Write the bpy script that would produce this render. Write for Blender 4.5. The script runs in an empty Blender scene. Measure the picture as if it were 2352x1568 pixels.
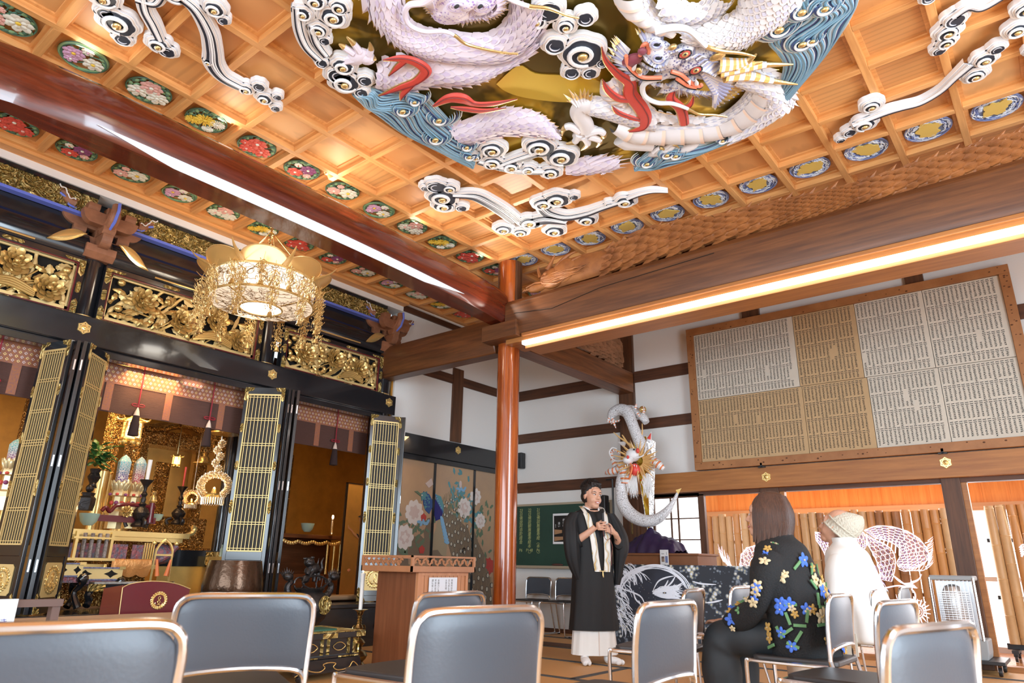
import bpy, math, random
import numpy as np
from mathutils import Vector, Matrix
from mathutils.geometry import tessellate_polygon
PI = math.pi
SC = bpy.context.scene
COL = SC.collection
# ---------------- camera (24 mm, standing low between the chairs) ----------------
RC = np.array([[0.78122033,0.62403288,0.016666],[-0.18235149,0.25365423,-0.9499513],[-0.59702825,0.73908219,0.31195317]])
CP = np.array([6.105433,-0.956328,0.861228])
FPX = 1568.0
cd = bpy.data.cameras.new('camera'); cam = bpy.data.objects.new('camera', cd); COL.objects.link(cam)
cd.sensor_width = 36.0; cd.lens = 24.0; cd.clip_start = 0.05; cd.clip_end = 200
cd.dof.use_dof = True; cd.dof.focus_distance = 6.5; cd.dof.aperture_fstop = 4.5
mw = Matrix.Identity(4)
for r in range(3):
    mw[r][0] = RC[0][r]; mw[r][1] = -RC[1][r]; mw[r][2] = -RC[2][r]; mw[r][3] = CP[r]
cam.matrix_world = mw
SC.camera = cam
# ---------------- world, daylight and exposure ----------------
SC.view_settings.view_transform = 'Standard'; SC.view_settings.look = 'None'
SC.view_settings.gamma = 1.0; SC.view_settings.use_curve_mapping = False
SC.view_settings.exposure = 0.0
w = bpy.data.worlds.new('world'); SC.world = w; w.use_nodes = True
bg = w.node_tree.nodes['Background']; bg.inputs[0].default_value = (0.86,0.93,1.0,1); bg.inputs[1].default_value = 2.2
def area(name, loc, target, sx, sy, power, color=(1,1,1), spread=180):
    l = bpy.data.lights.new(name, 'AREA'); l.shape = 'RECTANGLE'; l.size = sx; l.size_y = sy
    l.energy = power; l.color = color; l.spread = math.radians(spread)
    o = bpy.data.objects.new(name, l); COL.objects.link(o); o.location = loc
    d = Vector(target) - Vector(loc); o.rotation_euler = d.to_track_quat('-Z', 'Z').to_euler()
    return o
def point(name, loc, power, color, r=0.04):
    l = bpy.data.lights.new(name, 'POINT'); l.energy = power; l.color = color; l.shadow_soft_size = r
    o = bpy.data.objects.new(name, l); COL.objects.link(o); o.location = loc; return o
DAY = (0.70,0.86,1.0); WARM = (1.0,0.80,0.56)
area('window_light_back', (9.75,1.5,1.7),(0,3.0,1.8),6.5,2.2,640, DAY)
area('window_light_side', (4.5,-4.6,1.7),(3.0,4.0,1.6),6.5,2.2,330, DAY)
area('window_light_corridor', (5.0,8.6,1.2),(4.6,5.0,0.9),5.0,1.6,140,(0.95,0.97,1.0))
# the row of uplights that stands on top of the red tie beam, and one on the brown beam
for i in range(5):
    area('beam_uplight', (1.45,0.2 + i * 1.05,3.90),(2.6,0.2 + i * 1.05,4.5),1.0,0.12,3.2,(1.0,0.92,0.80),150)
area('altar_side_uplight', (0.55,2.3,3.2),(0.0,2.3,4.3),3.5,0.2,8,(1.0,0.92,0.80),170)
area('pillar_spot', (1.78,4.42,3.46),(3.2,2.8,4.3),0.10,0.10,15,(1.0,0.90,0.78),150)
area('hall_uplight', (4.9,0.6,2.7),(4.4,1.8,4.3),1.6,0.9,7,(1.0,0.94,0.88),170)
area('hall_uplight', (6.9,2.9,2.8),(6.0,3.3,4.3),2.0,1.0,3,(1.0,0.86,0.72),170)
# ---------------- pixel <-> place ----------------
def at(px, py, ax, val):
    d = RC.T @ np.array([(px - 1176) / FPX, (py - 784) / FPX, 1.0]); i = 'xyz'.index(ax)
    return Vector(CP + d * (val - CP[i]) / d[i])
def ats(pts, ax, val): return [at(p[0], p[1], ax, val) for p in pts]
# ---------------- materials ----------------
MATS = {}
def mat(name, col, rough=0.5, metal=0.0, emis=None, estr=0.0, bump=0.0, bscale=30.0, var=0.0, vscale=6.0, stretch=(1,1,1), col2=None, coat=0.0, trans=0.0, spec=None):
    m = bpy.data.materials.new(name); m.use_nodes = True; MATS[name] = m
    nt = m.node_tree; b = nt.nodes['Principled BSDF']; N = nt.nodes.new; L = nt.links.new
    b.inputs['Base Color'].default_value = (*col, 1); b.inputs['Roughness'].default_value = rough; b.inputs['Metallic'].default_value = metal
    if coat: b.inputs['Coat Weight'].default_value = coat; b.inputs['Coat Roughness'].default_value = 0.08
    if trans: b.inputs['Transmission Weight'].default_value = trans
    if spec is not None: b.inputs['Specular IOR Level'].default_value = spec
    if emis: b.inputs['Emission Color'].default_value = (*emis, 1); b.inputs['Emission Strength'].default_value = estr
    if var or bump:
        tc = N('ShaderNodeTexCoord'); mp = N('ShaderNodeMapping'); mp.inputs['Scale'].default_value = stretch; L(tc.outputs['Object'], mp.inputs[0])
    if var:
        n = N('ShaderNodeTexNoise'); n.inputs['Scale'].default_value = vscale; n.inputs['Detail'].default_value = 6; n.inputs['Roughness'].default_value = 0.62
        L(mp.outputs[0], n.inputs['Vector'])
        r = N('ShaderNodeValToRGB'); r.color_ramp.elements[0].position = 0.32; r.color_ramp.elements[1].position = 0.68
        c2 = col2 or tuple(c * (1 - var) for c in col)
        r.color_ramp.elements[0].color = (*c2,1); r.color_ramp.elements[1].color = (*col, 1)
        L(n.outputs[0], r.inputs[0]); L(r.outputs[0], b.inputs['Base Color'])
    if bump:
        n2 = N('ShaderNodeTexNoise'); n2.inputs['Scale'].default_value = bscale; n2.inputs['Detail'].default_value = 4; L(mp.outputs[0], n2.inputs['Vector'])
        bp = N('ShaderNodeBump'); bp.inputs['Strength'].default_value = bump; bp.inputs['Distance'].default_value = 0.02; L(n2.outputs[0], bp.inputs['Height']); L(bp.outputs[0], b.inputs['Normal'])
    return m
def wood(name, light, dark, axis, rough=0.45, scale=3.0, coat=0.0):
    st = [14,14,14]; st['xyz'.index(axis)] = 0.9
    m = mat(name, light, rough, var=0.4, vscale=scale * 0.6, stretch=st, col2=dark, coat=coat)
    return m
def leaf(name, c1, c2, kind='voronoi', scale=20, rough=0.25, metal=1.0, bump=0.8, dist=0.02):
    """gilded or lacquered carving: worked relief in the surface"""
    m = mat(name, c1, rough, metal); nt = m.node_tree; b = nt.nodes['Principled BSDF']; N = nt.nodes.new; L = nt.links.new
    tc = N('ShaderNodeTexCoord'); n = N('ShaderNodeTexNoise'); n.inputs['Scale'].default_value = scale * 0.35; n.inputs['Detail'].default_value = 1.5; n.inputs['Distortion'].default_value = 2.2
    L(tc.outputs['Object'], n.inputs['Vector'])
    mu = N('ShaderNodeMath'); mu.operation = 'MULTIPLY'; mu.inputs[1].default_value = 22; L(n.outputs[0], mu.inputs[0])
    si = N('ShaderNodeMath'); si.operation = 'SINE'; L(mu.outputs[0], si.inputs[0])
    bp = N('ShaderNodeBump'); bp.inputs['Strength'].default_value = bump; bp.inputs['Distance'].default_value = dist; L(si.outputs[0], bp.inputs['Height']); L(bp.outputs[0], b.inputs['Normal'])
    mr = N('ShaderNodeMapRange'); mr.inputs[1].default_value = -1; L(si.outputs[0], mr.inputs[0])
    mx = N('ShaderNodeMix'); mx.data_type = 'RGBA'; mx.inputs[6].default_value = (*c2,1); mx.inputs[7].default_value = (*c1,1); L(mr.outputs[0], mx.inputs[0]); L(mx.outputs[2], b.inputs['Base Color'])
    return m
G = mat
M_black = mat('black_lacquer', (0.012,0.013,0.016),0.18, coat=0.6, bump=0.02, bscale=3)
M_blackm = mat('black_satin', (0.02,0.021,0.024),0.4)
M_gold = mat('gold_metal', (0.78,0.56,0.24),0.32,0.8, bump=0.15, bscale=40)
M_goldb = mat('bright_gold_leaf', (0.90,0.66,0.26),0.25,0.75)
M_golds = mat('soft_gold', (0.78,0.58,0.25),0.42,0.4)
M_goldcarve = mat('gold_carving', (0.60,0.42,0.15),0.32,0.7)
M_goldrelief = leaf('gold_relief', (0.86,0.66,0.26),(0.50,0.34,0.09), scale=16, rough=0.3, metal=0.45, bump=1.0, dist=0.03)
M_goldorn = leaf('gold_ornament', (0.95,0.62,0.24),(0.30,0.15,0.04), scale=60, rough=0.25, bump=1.0, dist=0.012)
M_goldpaper = mat('gold_paper', (0.55,0.26,0.04),0.5,0.35, var=0.3, vscale=4)
M_goldscreen = mat('gold_screen', (0.86,0.55,0.16),0.38,0.6, var=0.15, vscale=5)
M_brass = mat('aged_brass', (0.50,0.40,0.20),0.25,1.0)
M_bronze = mat('dark_bronze', (0.05,0.045,0.045),0.35,0.7, bump=0.5, bscale=25)
M_steel = mat('chrome_tube', (0.80,0.80,0.82),0.2,1.0)
M_white = mat('white_paint', (0.86,0.86,0.86),0.5)
M_plaster = mat('white_plaster', (0.80,0.785,0.76),0.85, bump=0.1, bscale=60)
M_blue = mat('blue_paint', (0.14,0.20,0.72),0.5)
M_navy = mat('navy_black_paint', (0.025,0.032,0.05),0.4)
M_cwhite = mat('cloud_white', (0.88,0.88,0.89),0.4)
M_cgrey = mat('cloud_grey', (0.62,0.61,0.66),0.5)
M_ctan = mat('cloud_tan', (0.72,0.58,0.50),0.5)
M_red = mat('red_paint', (0.62,0.07,0.05),0.4)
M_vein = mat('dark_red', (0.22,0.03,0.03),0.5)
M_maroon = mat('maroon_lacquer', (0.13,0.012,0.018),0.25, coat=0.5)
M_ink = mat('ink', (0.03,0.03,0.03),0.8)
M_dark = mat('dark_gap', (0.01,0.008,0.006),0.9)
M_pinex = wood('hinoki_x', (0.84,0.43,0.15),(0.62,0.27,0.08), 'x', 0.5)
M_piney = wood('hinoki_y', (0.84,0.43,0.15),(0.62,0.27,0.08), 'y', 0.5)
M_beamx = wood('beam_brown_x', (0.17,0.062,0.020),(0.075,0.026,0.010), 'x', 0.4)
M_beamy = wood('beam_brown_y', (0.24,0.085,0.026),(0.10,0.034,0.012), 'y', 0.4)
M_postz = wood('post_brown_z', (0.14,0.055,0.022),(0.06,0.024,0.011), 'z', 0.5)
M_bandx = wood('timber_x', (0.13,0.048,0.02),(0.055,0.022,0.011), 'x', 0.55)
M_bandy = wood('timber_y', (0.13,0.048,0.02),(0.055,0.022,0.011), 'y', 0.55)
M_redbeam = wood('red_polished_y', (0.17,0.026,0.008),(0.065,0.010,0.005), 'y', 0.22, coat=0.6)
M_pillar = wood('pillar_polished_z', (0.50,0.115,0.016),(0.20,0.035,0.008), 'z', 0.18, scale=2.2, coat=0.8)
M_nagx = wood('lintel_honey_x', (0.46,0.19,0.05),(0.30,0.11,0.03), 'x', 0.45)
M_carve = mat('carved_wood', (0.42,0.16,0.045),0.5, var=0.5, vscale=5, col2=(0.22,0.075,0.022))
M_bracket = mat('bracket_wood', (0.36,0.15,0.075),0.5, var=0.4, vscale=8)
def tag(o, label=None, cat=None, group=None, kind=None):
    if label: o['label'] = label
    if cat: o['category'] = cat
    if group: o['group'] = group
    if kind: o['kind'] = kind
    return o
def empty(name, loc=(0,0,0), rz=0.0, label=None, cat=None, group=None, kind=None):
    o = bpy.data.objects.new(name, None); COL.objects.link(o); o.location = loc; o.rotation_euler = (0,0, rz)
    o.empty_display_size = 0.1
    return tag(o, label, cat, group, kind)
# ---------------- mesh builder ----------------
class MB:
    def __init__(s, M=None): s.v = []; s.f = []; s.mi = []; s.k = 0; s.M = M
    def _add(s, vs, fs):
        n = len(s.v)
        if s.M is not None: vs = [s.M @ Vector(v) for v in vs]
        s.v += [tuple(v) for v in vs]; s.f += [tuple(i + n for i in f) for f in fs]; s.mi += [s.k] * len(fs)
    def mat(s, k): s.k = k; return s
    def box(s, a, b):
        x0, y0, z0 = a; x1, y1, z1 = b
        s._add([(x0, y0, z0),(x1, y0, z0),(x1, y1, z0),(x0, y1, z0),(x0, y0, z1),(x1, y0, z1),(x1, y1, z1),(x0, y1, z1)],
               [(0,3,2,1),(4,5,6,7),(0,1,5,4),(1,2,6,5),(2,3,7,6),(3,0,4,7)]); return s
    def bar(s, p, q, w, h, up=(0,0,1)):
        p = Vector(p); q = Vector(q); t = (q - p).normalized(); up = Vector(up)
        sd = t.cross(up)
        if sd.length < 1e-4: sd = t.cross(Vector((1,0,0)))
        sd.normalize(); u = sd.cross(t)
        vs = [e + sd * a * w / 2 + u * b * h / 2 for e in (p, q) for a, b in ((-1,-1),(1,-1),(1,1),(-1,1))]
        s._add(vs, [(0,1,2,3),(7,6,5,4),(0,4,5,1),(1,5,6,2),(2,6,7,3),(3,7,4,0)]); return s
    def tube(s, pts, rad, seg=8, up=None, flat=1.0, caps=True, closed=False, half=False):
        pts = [Vector(p) for p in pts]; n = len(pts)
        if isinstance(rad, (int, float)): rad = [rad] * n
        vs = []; prev = None
        for i, p in enumerate(pts):
            a = pts[i - 1] if (i > 0 or closed) else p; b = pts[(i + 1) % n] if (i < n - 1 or closed) else p
            t = (b - a)
            t = t.normalized() if t.length > 1e-9 else Vector((0,0,1))
            if up is not None: u = Vector(up); u = (u - t * u.dot(t))
            elif prev is None:
                u = Vector((0,0,1)) if abs(t.z) < 0.9 else Vector((1,0,0)); u = u - t * u.dot(t)
            else: u = prev - t * prev.dot(t)
            if u.length < 1e-6: u = Vector((1,0,0)) - t * t.x
            u.normalize(); prev = u; sd = t.cross(u)
            for k in range(seg):
                a2 = 2 * PI * k / seg
                vs.append(p + sd * math.cos(a2) * rad[i] + u * math.sin(a2) * rad[i] * flat)
        fs = []
        for i in range(n if closed else n - 1):
            j = (i + 1) % n
            for k in range(seg): fs.append((i * seg + k, i * seg + (k + 1) % seg, j * seg + (k + 1) % seg, j * seg + k))
        if caps and not closed: fs.append(tuple(range(seg))[::-1]); fs.append(tuple((n - 1) * seg + k for k in range(seg)))
        s._add(vs, fs); return s
    def lathe(s, prof, c=(0,0,0), seg=24, axis='z', sy=1.0):
        vs = []; c = Vector(c)
        for r, z in prof:
            for k in range(seg):
                a = 2 * PI * k / seg; x = r * math.cos(a); y = r * math.sin(a) * sy
                v = {'z': (x, y, z), 'x': (z, x, y), 'y': (y, z, x)}[axis]; vs.append(c + Vector(v))
        n = len(prof); fs = []
        for i in range(n - 1):
            for k in range(seg): fs.append((i * seg + k, i * seg + (k + 1) % seg, (i + 1) * seg + (k + 1) % seg, (i + 1) * seg + k))
        if prof[0][0] > 1e-5: fs.append(tuple(range(seg))[::-1])
        if prof[-1][0] > 1e-5: fs.append(tuple((n - 1) * seg + k for k in range(seg)))
        s._add(vs, fs); return s
    def ell(s, c, r, seg=12, rings=7, rot=None):
        if isinstance(r, (int, float)): r = (r, r, r)
        c = Vector(c); vs = []
        for i in range(rings + 1):
            th = PI * i / rings
            for k in range(seg):
                a = 2 * PI * k / seg
                v = Vector((r[0] * math.sin(th) * math.cos(a), r[1] * math.sin(th) * math.sin(a), r[2] * math.cos(th)))
                if rot is not None: v = rot @ v
                vs.append(c + v)
        fs = [(i * seg + k, (i + 1) * seg + k, (i + 1) * seg + (k + 1) % seg, i * seg + (k + 1) % seg) for i in range(rings) for k in range(seg)]
        s._add(vs, fs); return s
    def prism(s, poly, h, o=(0,0,0), ex=(1,0,0), ey=(0,1,0), taper=1.0):
        """polygon (2D list) in the plane o,ex,ey pushed by h along ex x ey"""
        o = Vector(o); ex = Vector(ex); ey = Vector(ey); n = ex.cross(ey).normalized()
        a = [o + ex * p[0] + ey * p[1] for p in poly]
        if taper != 1.0:
            cx = sum(p[0] for p in poly) / len(poly); cy = sum(p[1] for p in poly) / len(poly)
            b = [o + ex * (cx + (p[0] - cx) * taper) + ey * (cy + (p[1] - cy) * taper) + n * h for p in poly]
        else: b = [p + n * h for p in a]
        k = len(poly); tri = tessellate_polygon([[Vector((p[0], p[1],0)) for p in poly]])
        ar = sum(poly[i][0] * poly[(i + 1) % k][1] - poly[(i + 1) % k][0] * poly[i][1] for i in range(k))
        fs = []
        for t in tri:
            t = tuple(t); A = (poly[t[1]][0] - poly[t[0]][0]) * (poly[t[2]][1] - poly[t[0]][1]) - (poly[t[2]][0] - poly[t[0]][0]) * (poly[t[1]][1] - poly[t[0]][1])
            if A < 0: t = t[::-1]
            fs.append(tuple(i + k for i in t)); fs.append(t[::-1])
        for i in range(k):
            j = (i + 1) % k
            fs.append((i, j, j + k, i + k) if ar > 0 else (j, i, i + k, j + k))
        s._add(a + b, fs); return s
    def quad(s, a, b, c, d): s._add([a, b, c, d],[(0,1,2,3)]); return s
    def tri(s, a, b, c): s._add([a, b, c],[(0,1,2)]); return s
    def spike(s, base, tip, w, up, th=0.006):
        base = Vector(base); tip = Vector(tip); t = (tip - base).normalized(); sd = t.cross(Vector(up)).normalized(); u = Vector(up)
        s._add([base - sd * w / 2, base + sd * w / 2, base + u * th, tip],[(0,1,2),(0,2,3),(2,1,3),(0,3,1)]); return s
    def grid(s, fn, nu, nv, closeu=False):
        vs = [fn(i / nu, j / nv) for j in range(nv + 1) for i in range(nu + (0 if closeu else 1))]
        w = nu if closeu else nu + 1
        fs = [(j * w + i, j * w + (i + 1) % w, (j + 1) * w + (i + 1) % w, (j + 1) * w + i) for j in range(nv) for i in range(nu)]
        s._add(vs, fs); return s
    def build(s, name, mats, parent=None, smooth=True, bevel=0.0, loc=None, auto=35, sub=0):
        me = bpy.data.meshes.new(name)
        if not s.v: s.v = [(0,0,0)]
        me.from_pydata(s.v, [], s.f)
        for m in (mats if isinstance(mats, (list, tuple)) else [mats]): me.materials.append(m)
        if s.f: me.polygons.foreach_set('material_index', s.mi)
        me.update()
        if smooth:
            me.polygons.foreach_set('use_smooth', [True] * len(me.polygons))
            try: me.set_sharp_from_angle(angle=math.radians(auto))
            except Exception: pass
        o = bpy.data.objects.new(name, me); COL.objects.link(o)
        if parent: o.parent = parent
        if loc: o.location = loc
        if bevel:
            b = o.modifiers.new('b', 'BEVEL'); b.width = bevel; b.segments = 2; b.limit_method = 'ANGLE'
        if sub:
            q = o.modifiers.new('s', 'SUBSURF'); q.levels = sub; q.render_levels = sub
        return o
def copy_tree(o, parent=None):
    c = o.copy(); COL.objects.link(c)
    if parent: c.parent = parent
    for ch in list(o.children): copy_tree(ch, c)
    return c
def circ(r, n=24, cx=0, cy=0, ph=0): return [(cx + r * math.cos(ph + 2 * PI * k / n), cy + r * math.sin(ph + 2 * PI * k / n)) for k in range(n)]
def spline(pts, n=6):
    """Catmull-Rom through points"""
    P = [Vector(p) for p in pts]; out = []
    for i in range(len(P) - 1):
        a = P[max(i - 1,0)]; b = P[i]; c = P[i + 1]; d = P[min(i + 2, len(P) - 1)]
        for k in range(n):
            t = k / n
            out.append(0.5 * ((2 * b) + (c - a) * t + (2 * a - 5 * b + 4 * c - d) * t * t + (3 * b - a - 3 * c + d) * t ** 3))
    out.append(P[-1]); return out
def lerp_list(v, n):
    return [v[min(int(i * (len(v) - 1) / (n - 1)), len(v) - 2)] * (1 - (i * (len(v) - 1) / (n - 1) - min(int(i * (len(v) - 1) / (n - 1)), len(v) - 2))) + v[min(int(i * (len(v) - 1) / (n - 1)), len(v) - 2) + 1] * (i * (len(v) - 1) / (n - 1) - min(int(i * (len(v) - 1) / (n - 1)), len(v) - 2)) for i in range(n)]
CELL = 0.46; ZC = 4.232
YR = 7.40       # inner face of the wall with the name board
XA = -0.60      # face of the altar wall
# ================= SETTING =================
def structure(o, label=None): o['kind'] = 'structure'; return o
random.seed(4)
# floor: tatami with dark cloth borders
b = MB(); b.box((-0.62,-4.6,-0.12),(9.9,7.5,0.0))
M_tatami = mat('tatami', (0.66,0.36,0.13),0.55, var=0.12, vscale=40, stretch=(1,22,1), bump=0.12, bscale=90)
floor = structure(b.build('floor', M_tatami, smooth=False))
b = MB()
for yy in (-3.1,-2.2,-1.3,-0.4,0.5,1.4,2.3,3.2,4.1,5.0,5.9,6.8):
    b.box((-0.1, yy - 0.028,0.0),(9.6, yy + 0.028,0.006))
for k, xx in enumerate((0.9,2.7,4.5,6.3,8.1)):
    for j, yy in enumerate((-3.1,-1.3,0.5,2.3,4.1)): b.box((xx + 0.9 * (j % 2) - 0.028, yy, 0.0),(xx + 0.9 * (j % 2) + 0.028, yy + 0.9,0.006))
structure(b.build('tatami_border', mat('tatami_border_cloth', (0.10,0.10,0.10),0.8, var=0.5, vscale=160), floor, smooth=False))
b = MB(); b.box((-0.6,5.92,0.0),(1.7,6.2,0.012)); structure(b.build('threshold_board', M_bandx, floor, smooth=False))
# ceiling boards: each coffer has its own plank
XL = [-1.3,-0.9,0.1,1.05] + list(range(2,22)); YL = list(range(-6,17))
pm = [mat('ceiling_plank_%s' % n, c, 0.5) for n, c in (('a', (0.72,0.36,0.13)),('b', (0.80,0.43,0.17)),('c', (0.62,0.29,0.10)),('d', (0.70,0.33,0.12)))]
for k, m in enumerate(pm):
    nt = m.node_tree; N = nt.nodes.new; L = nt.links.new; bs = nt.nodes['Principled BSDF']
    tc = N('ShaderNodeTexCoord'); mp = N('ShaderNodeMapping'); mp.inputs['Scale'].default_value = [(1.2,5,1),(5,1.2,1),(1.0,6,1),(6,1.0,1)][k]; L(tc.outputs['Object'], mp.inputs[0])
    wv = N('ShaderNodeTexWave'); wv.wave_type = 'RINGS'; wv.inputs['Scale'].default_value = 1.1; wv.inputs['Distortion'].default_value = 5.5; wv.inputs['Detail'].default_value = 3; wv.inputs['Detail Scale'].default_value = 0.8
    L(mp.outputs[0], wv.inputs[0]); rp = N('ShaderNodeValToRGB'); c = bs.inputs['Base Color'].default_value[:3]
    rp.color_ramp.elements[0].color = (*[x * 0.84 for x in c],1); rp.color_ramp.elements[0].position = 0.0; rp.color_ramp.elements[1].color = (*c, 1); rp.color_ramp.elements[1].position = 0.4
    L(wv.outputs[0], rp.inputs[0]); L(rp.outputs[0], bs.inputs['Base Color'])
b = MB(); b.k = 0
for i in range(len(XL) - 1):
    for j in range(len(YL) - 1):
        x0, x1, y0, y1 = XL[i] * CELL, XL[i + 1] * CELL, YL[j] * CELL, YL[j + 1] * CELL
        b.mat(random.randrange(4)); b.box((x0, y0, ZC + 0.062),(x1, y1, ZC + 0.09))
ceil = structure(b.build('ceiling', pm, smooth=False))
b = MB(); hw = 0.0265
for x in XL[1:]: b.box((x * CELL - hw, YL[0] * CELL, ZC),(x * CELL + hw, YR, ZC + 0.062))
structure(b.build('ceiling_lattice', M_piney, ceil, smooth=False, bevel=0.003))
b = MB()
for y in YL[:-1]:
    for i in range(1, len(XL) - 1): b.box((XL[i] * CELL + hw, y * CELL - hw, ZC),(XL[i + 1] * CELL - hw, y * CELL + hw, ZC + 0.06))
structure(b.build('ceiling_lattice', M_pinex, ceil, smooth=False, bevel=0.003))
b = MB(); fw = 0.05
for i in range(1, len(XL) - 1):
    for j in range(len(YL) - 1):
        x0, x1, y0, y1 = XL[i] * CELL + hw, XL[i + 1] * CELL - hw, YL[j] * CELL + hw, YL[j + 1] * CELL - hw
        z0, z1 = ZC + 0.048, ZC + 0.062; s = 0.028
        b.box((x0, y0, z0),(x1, y0 + s, z1)); b.box((x0, y1 - s, z0),(x1, y1, z1)); b.box((x0, y0 + s, z0),(x0 + s, y1 - s, z1)); b.box((x1 - s, y0 + s, z0),(x1, y1 - s, z1))
structure(b.build('coffer_moulding', M_pinex, ceil, smooth=False))
# ---- walls ----
def wallbox(name, a, c, m=M_plaster):
    q = MB(); q.box(a, c); return structure(q.build(name, m, smooth=False))
wallbox('wall_right', (-0.9, YR, 2.0),(10, YR + 0.12,4.6))
wallbox('wall_right', (-0.9, YR, -0.1),(1.36, YR + 0.12,2.0))
wallbox('wall_left', (-0.78,4.9,2.5),(XA - 0.01, YR, 4.35))
wallbox('wall_left', (-0.95,-4.6,3.35),(-0.80,4.9,4.35), M_blackm)
# back of the hall: papered windows let the daylight in behind the camera
M_shoji = mat('shoji_paper', (0.9,0.9,0.88),0.8, emis=(0.93,0.97,1.0), estr=1.6)
q = MB(); q.box((9.9,-4.7,2.9),(10.0,7.5,4.4)); q.box((9.9,-4.7,-0.1),(10.0,7.5,0.45)); q.box((9.9,4.9,0.4),(10.0,7.5,2.9)); q.box((9.9,-4.7,0.4),(10.0,-2.1,2.9))
structure(q.build('wall_back', M_plaster, smooth=False))
q = MB(); q.box((-0.7,-4.8,2.9),(10,-4.7,4.4)); q.box((-0.7,-4.8,-0.1),(10,-4.7,0.45)); q.box((-0.7,-4.8,0.4),(1.0,-4.7,2.9)); q.box((8,-4.8,0.4),(10,-4.7,2.9))
structure(q.build('wall_front', M_plaster, smooth=False))
def shoji(name, p0, ux, w, h, n, m, t=0.03):
    """papered window: frame and bars as a child"""
    q = MB(); u = Vector(ux); z = Vector((0,0,1)); p0 = Vector(p0); nn = u.cross(z)
    q.quad(p0, p0 + u * w, p0 + u * w + z * h, p0 + z * h)
    o = structure(q.build(name, M_shoji, smooth=False)); f = MB()
    for i in range(n + 1): f.bar(p0 + u * w * i / n, p0 + u * w * i / n + z * h, 0.02, t)
    for j in range(m + 1): f.bar(p0 + z * h * j / m, p0 + z * h * j / m + u * w, t, 0.02)
    structure(f.build('window_bars', M_postz, o, smooth=False)); return o
# the daylight behind the camera enters through these openings
for k in range(4):
    q = MB(); q.box((9.93,-2.1 + 1.75 * k - 0.04,0.45),(9.99,-2.1 + 1.75 * k + 0.04,2.9)); structure(q.build('window_1', M_postz, smooth=False))
# ---- timber grid on the wall with the board ----
def beamx(z0, z1, x0, x1, th=0.02, m=M_bandx, name='trim_1'):
    q = MB(); q.box((x0, YR - th, z0),(x1, YR + 0.01, z1)); return structure(q.build(name, m, smooth=False, bevel=0.003))
beamx(1.91,2.06,-0.6,1.35); beamx(2.665,2.81,-0.6,2.46, name='trim_2'); beamx(3.34,3.50,-0.6,2.48, name='trim_3'); beamx(3.34,3.50,5.98,9.8, name='trim_3'); beamx(2.68,2.8,5.98,9.8, name='trim_2')
beamx(4.10,4.24,-0.6,9.8,0.10, name='trim_4')
for n, (x0, x1, z0) in enumerate(((1.36,1.60,0.0),(3.21,3.43,3.5),(5.09,5.27,3.5),(7.2,7.4,3.5))):
    q = MB(); q.box((x0, YR - 0.05, z0),(x1, YR + 0.06,4.1)); structure(q.build('trim_5', M_postz, smooth=False, bevel=0.004))
for (x0, x1) in ((3.22,3.44),(5.09,5.26),(7.2,7.4)):
    q = MB(); q.box((x0, YR - 0.02,0),(x1, YR + 0.15,1.80)); structure(q.build('trim_6', M_postz, smooth=False, bevel=0.005))
    q = MB(); q.box((x1, YR + 0.02,0),(x1 + 0.05, YR + 0.1,1.80)); structure(q.build('trim_7', M_nagx, smooth=False))
q = MB(); q.box((1.34, YR - 0.09,1.79),(9.8, YR + 0.02,2.035)); structure(q.build('trim_8', M_nagx, smooth=False, bevel=0.004))
q = MB(); q.box((1.62, YR + 0.0,1.745),(9.8, YR + 0.10,1.79)); structure(q.build('trim_9', M_bandx, smooth=False))
q = MB(); q.box((1.36, YR - 0.0,-0.02),(9.8, YR + 0.14,0.045)); structure(q.build('baseboard_right', M_nagx, smooth=False))
q = MB(); q.box((-0.6, YR - 0.03,0.0),(1.36, YR, 0.05)); structure(q.build('baseboard_right', M_bandx, smooth=False))
# lower plaster strip: shoji bay behind the table
q = MB(); q.box((1.60, YR + 0.0,0.0),(1.78, YR + 0.06,1.76)); structure(q.build('door_1', M_postz, smooth=False))
q = MB()
P0 = (1.80, YR + 0.03,0.6)
q.quad(P0,(2.44, YR + 0.03,0.6),(2.44, YR + 0.03,1.735),(1.80, YR + 0.03,1.735)); win = structure(q.build('window_2', mat('shoji_lit', (0.9,0.9,0.9),0.8, emis=(1,1,1), estr=1.7), smooth=False))
f = MB()
for z in (1.735,1.47,1.21,0.95,0.69): f.bar((1.80, YR + 0.022, z),(2.42, YR + 0.022, z),0.02,0.014)
for x in (2.035,2.135): f.bar((x, YR + 0.022,0.6),(x, YR + 0.022,1.735),0.014,0.02)
f.box((2.42, YR, 0),(2.50, YR + 0.06,1.76)); f.box((1.78, YR, 1.735),(2.44, YR + 0.05,1.78)); f.box((1.76, YR, 0),(1.81, YR + 0.06,1.76)); f.box((1.8, YR, 0.0),(2.44, YR + 0.05,0.6))
structure(f.build('window_frame', M_postz, win, smooth=False))
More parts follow.
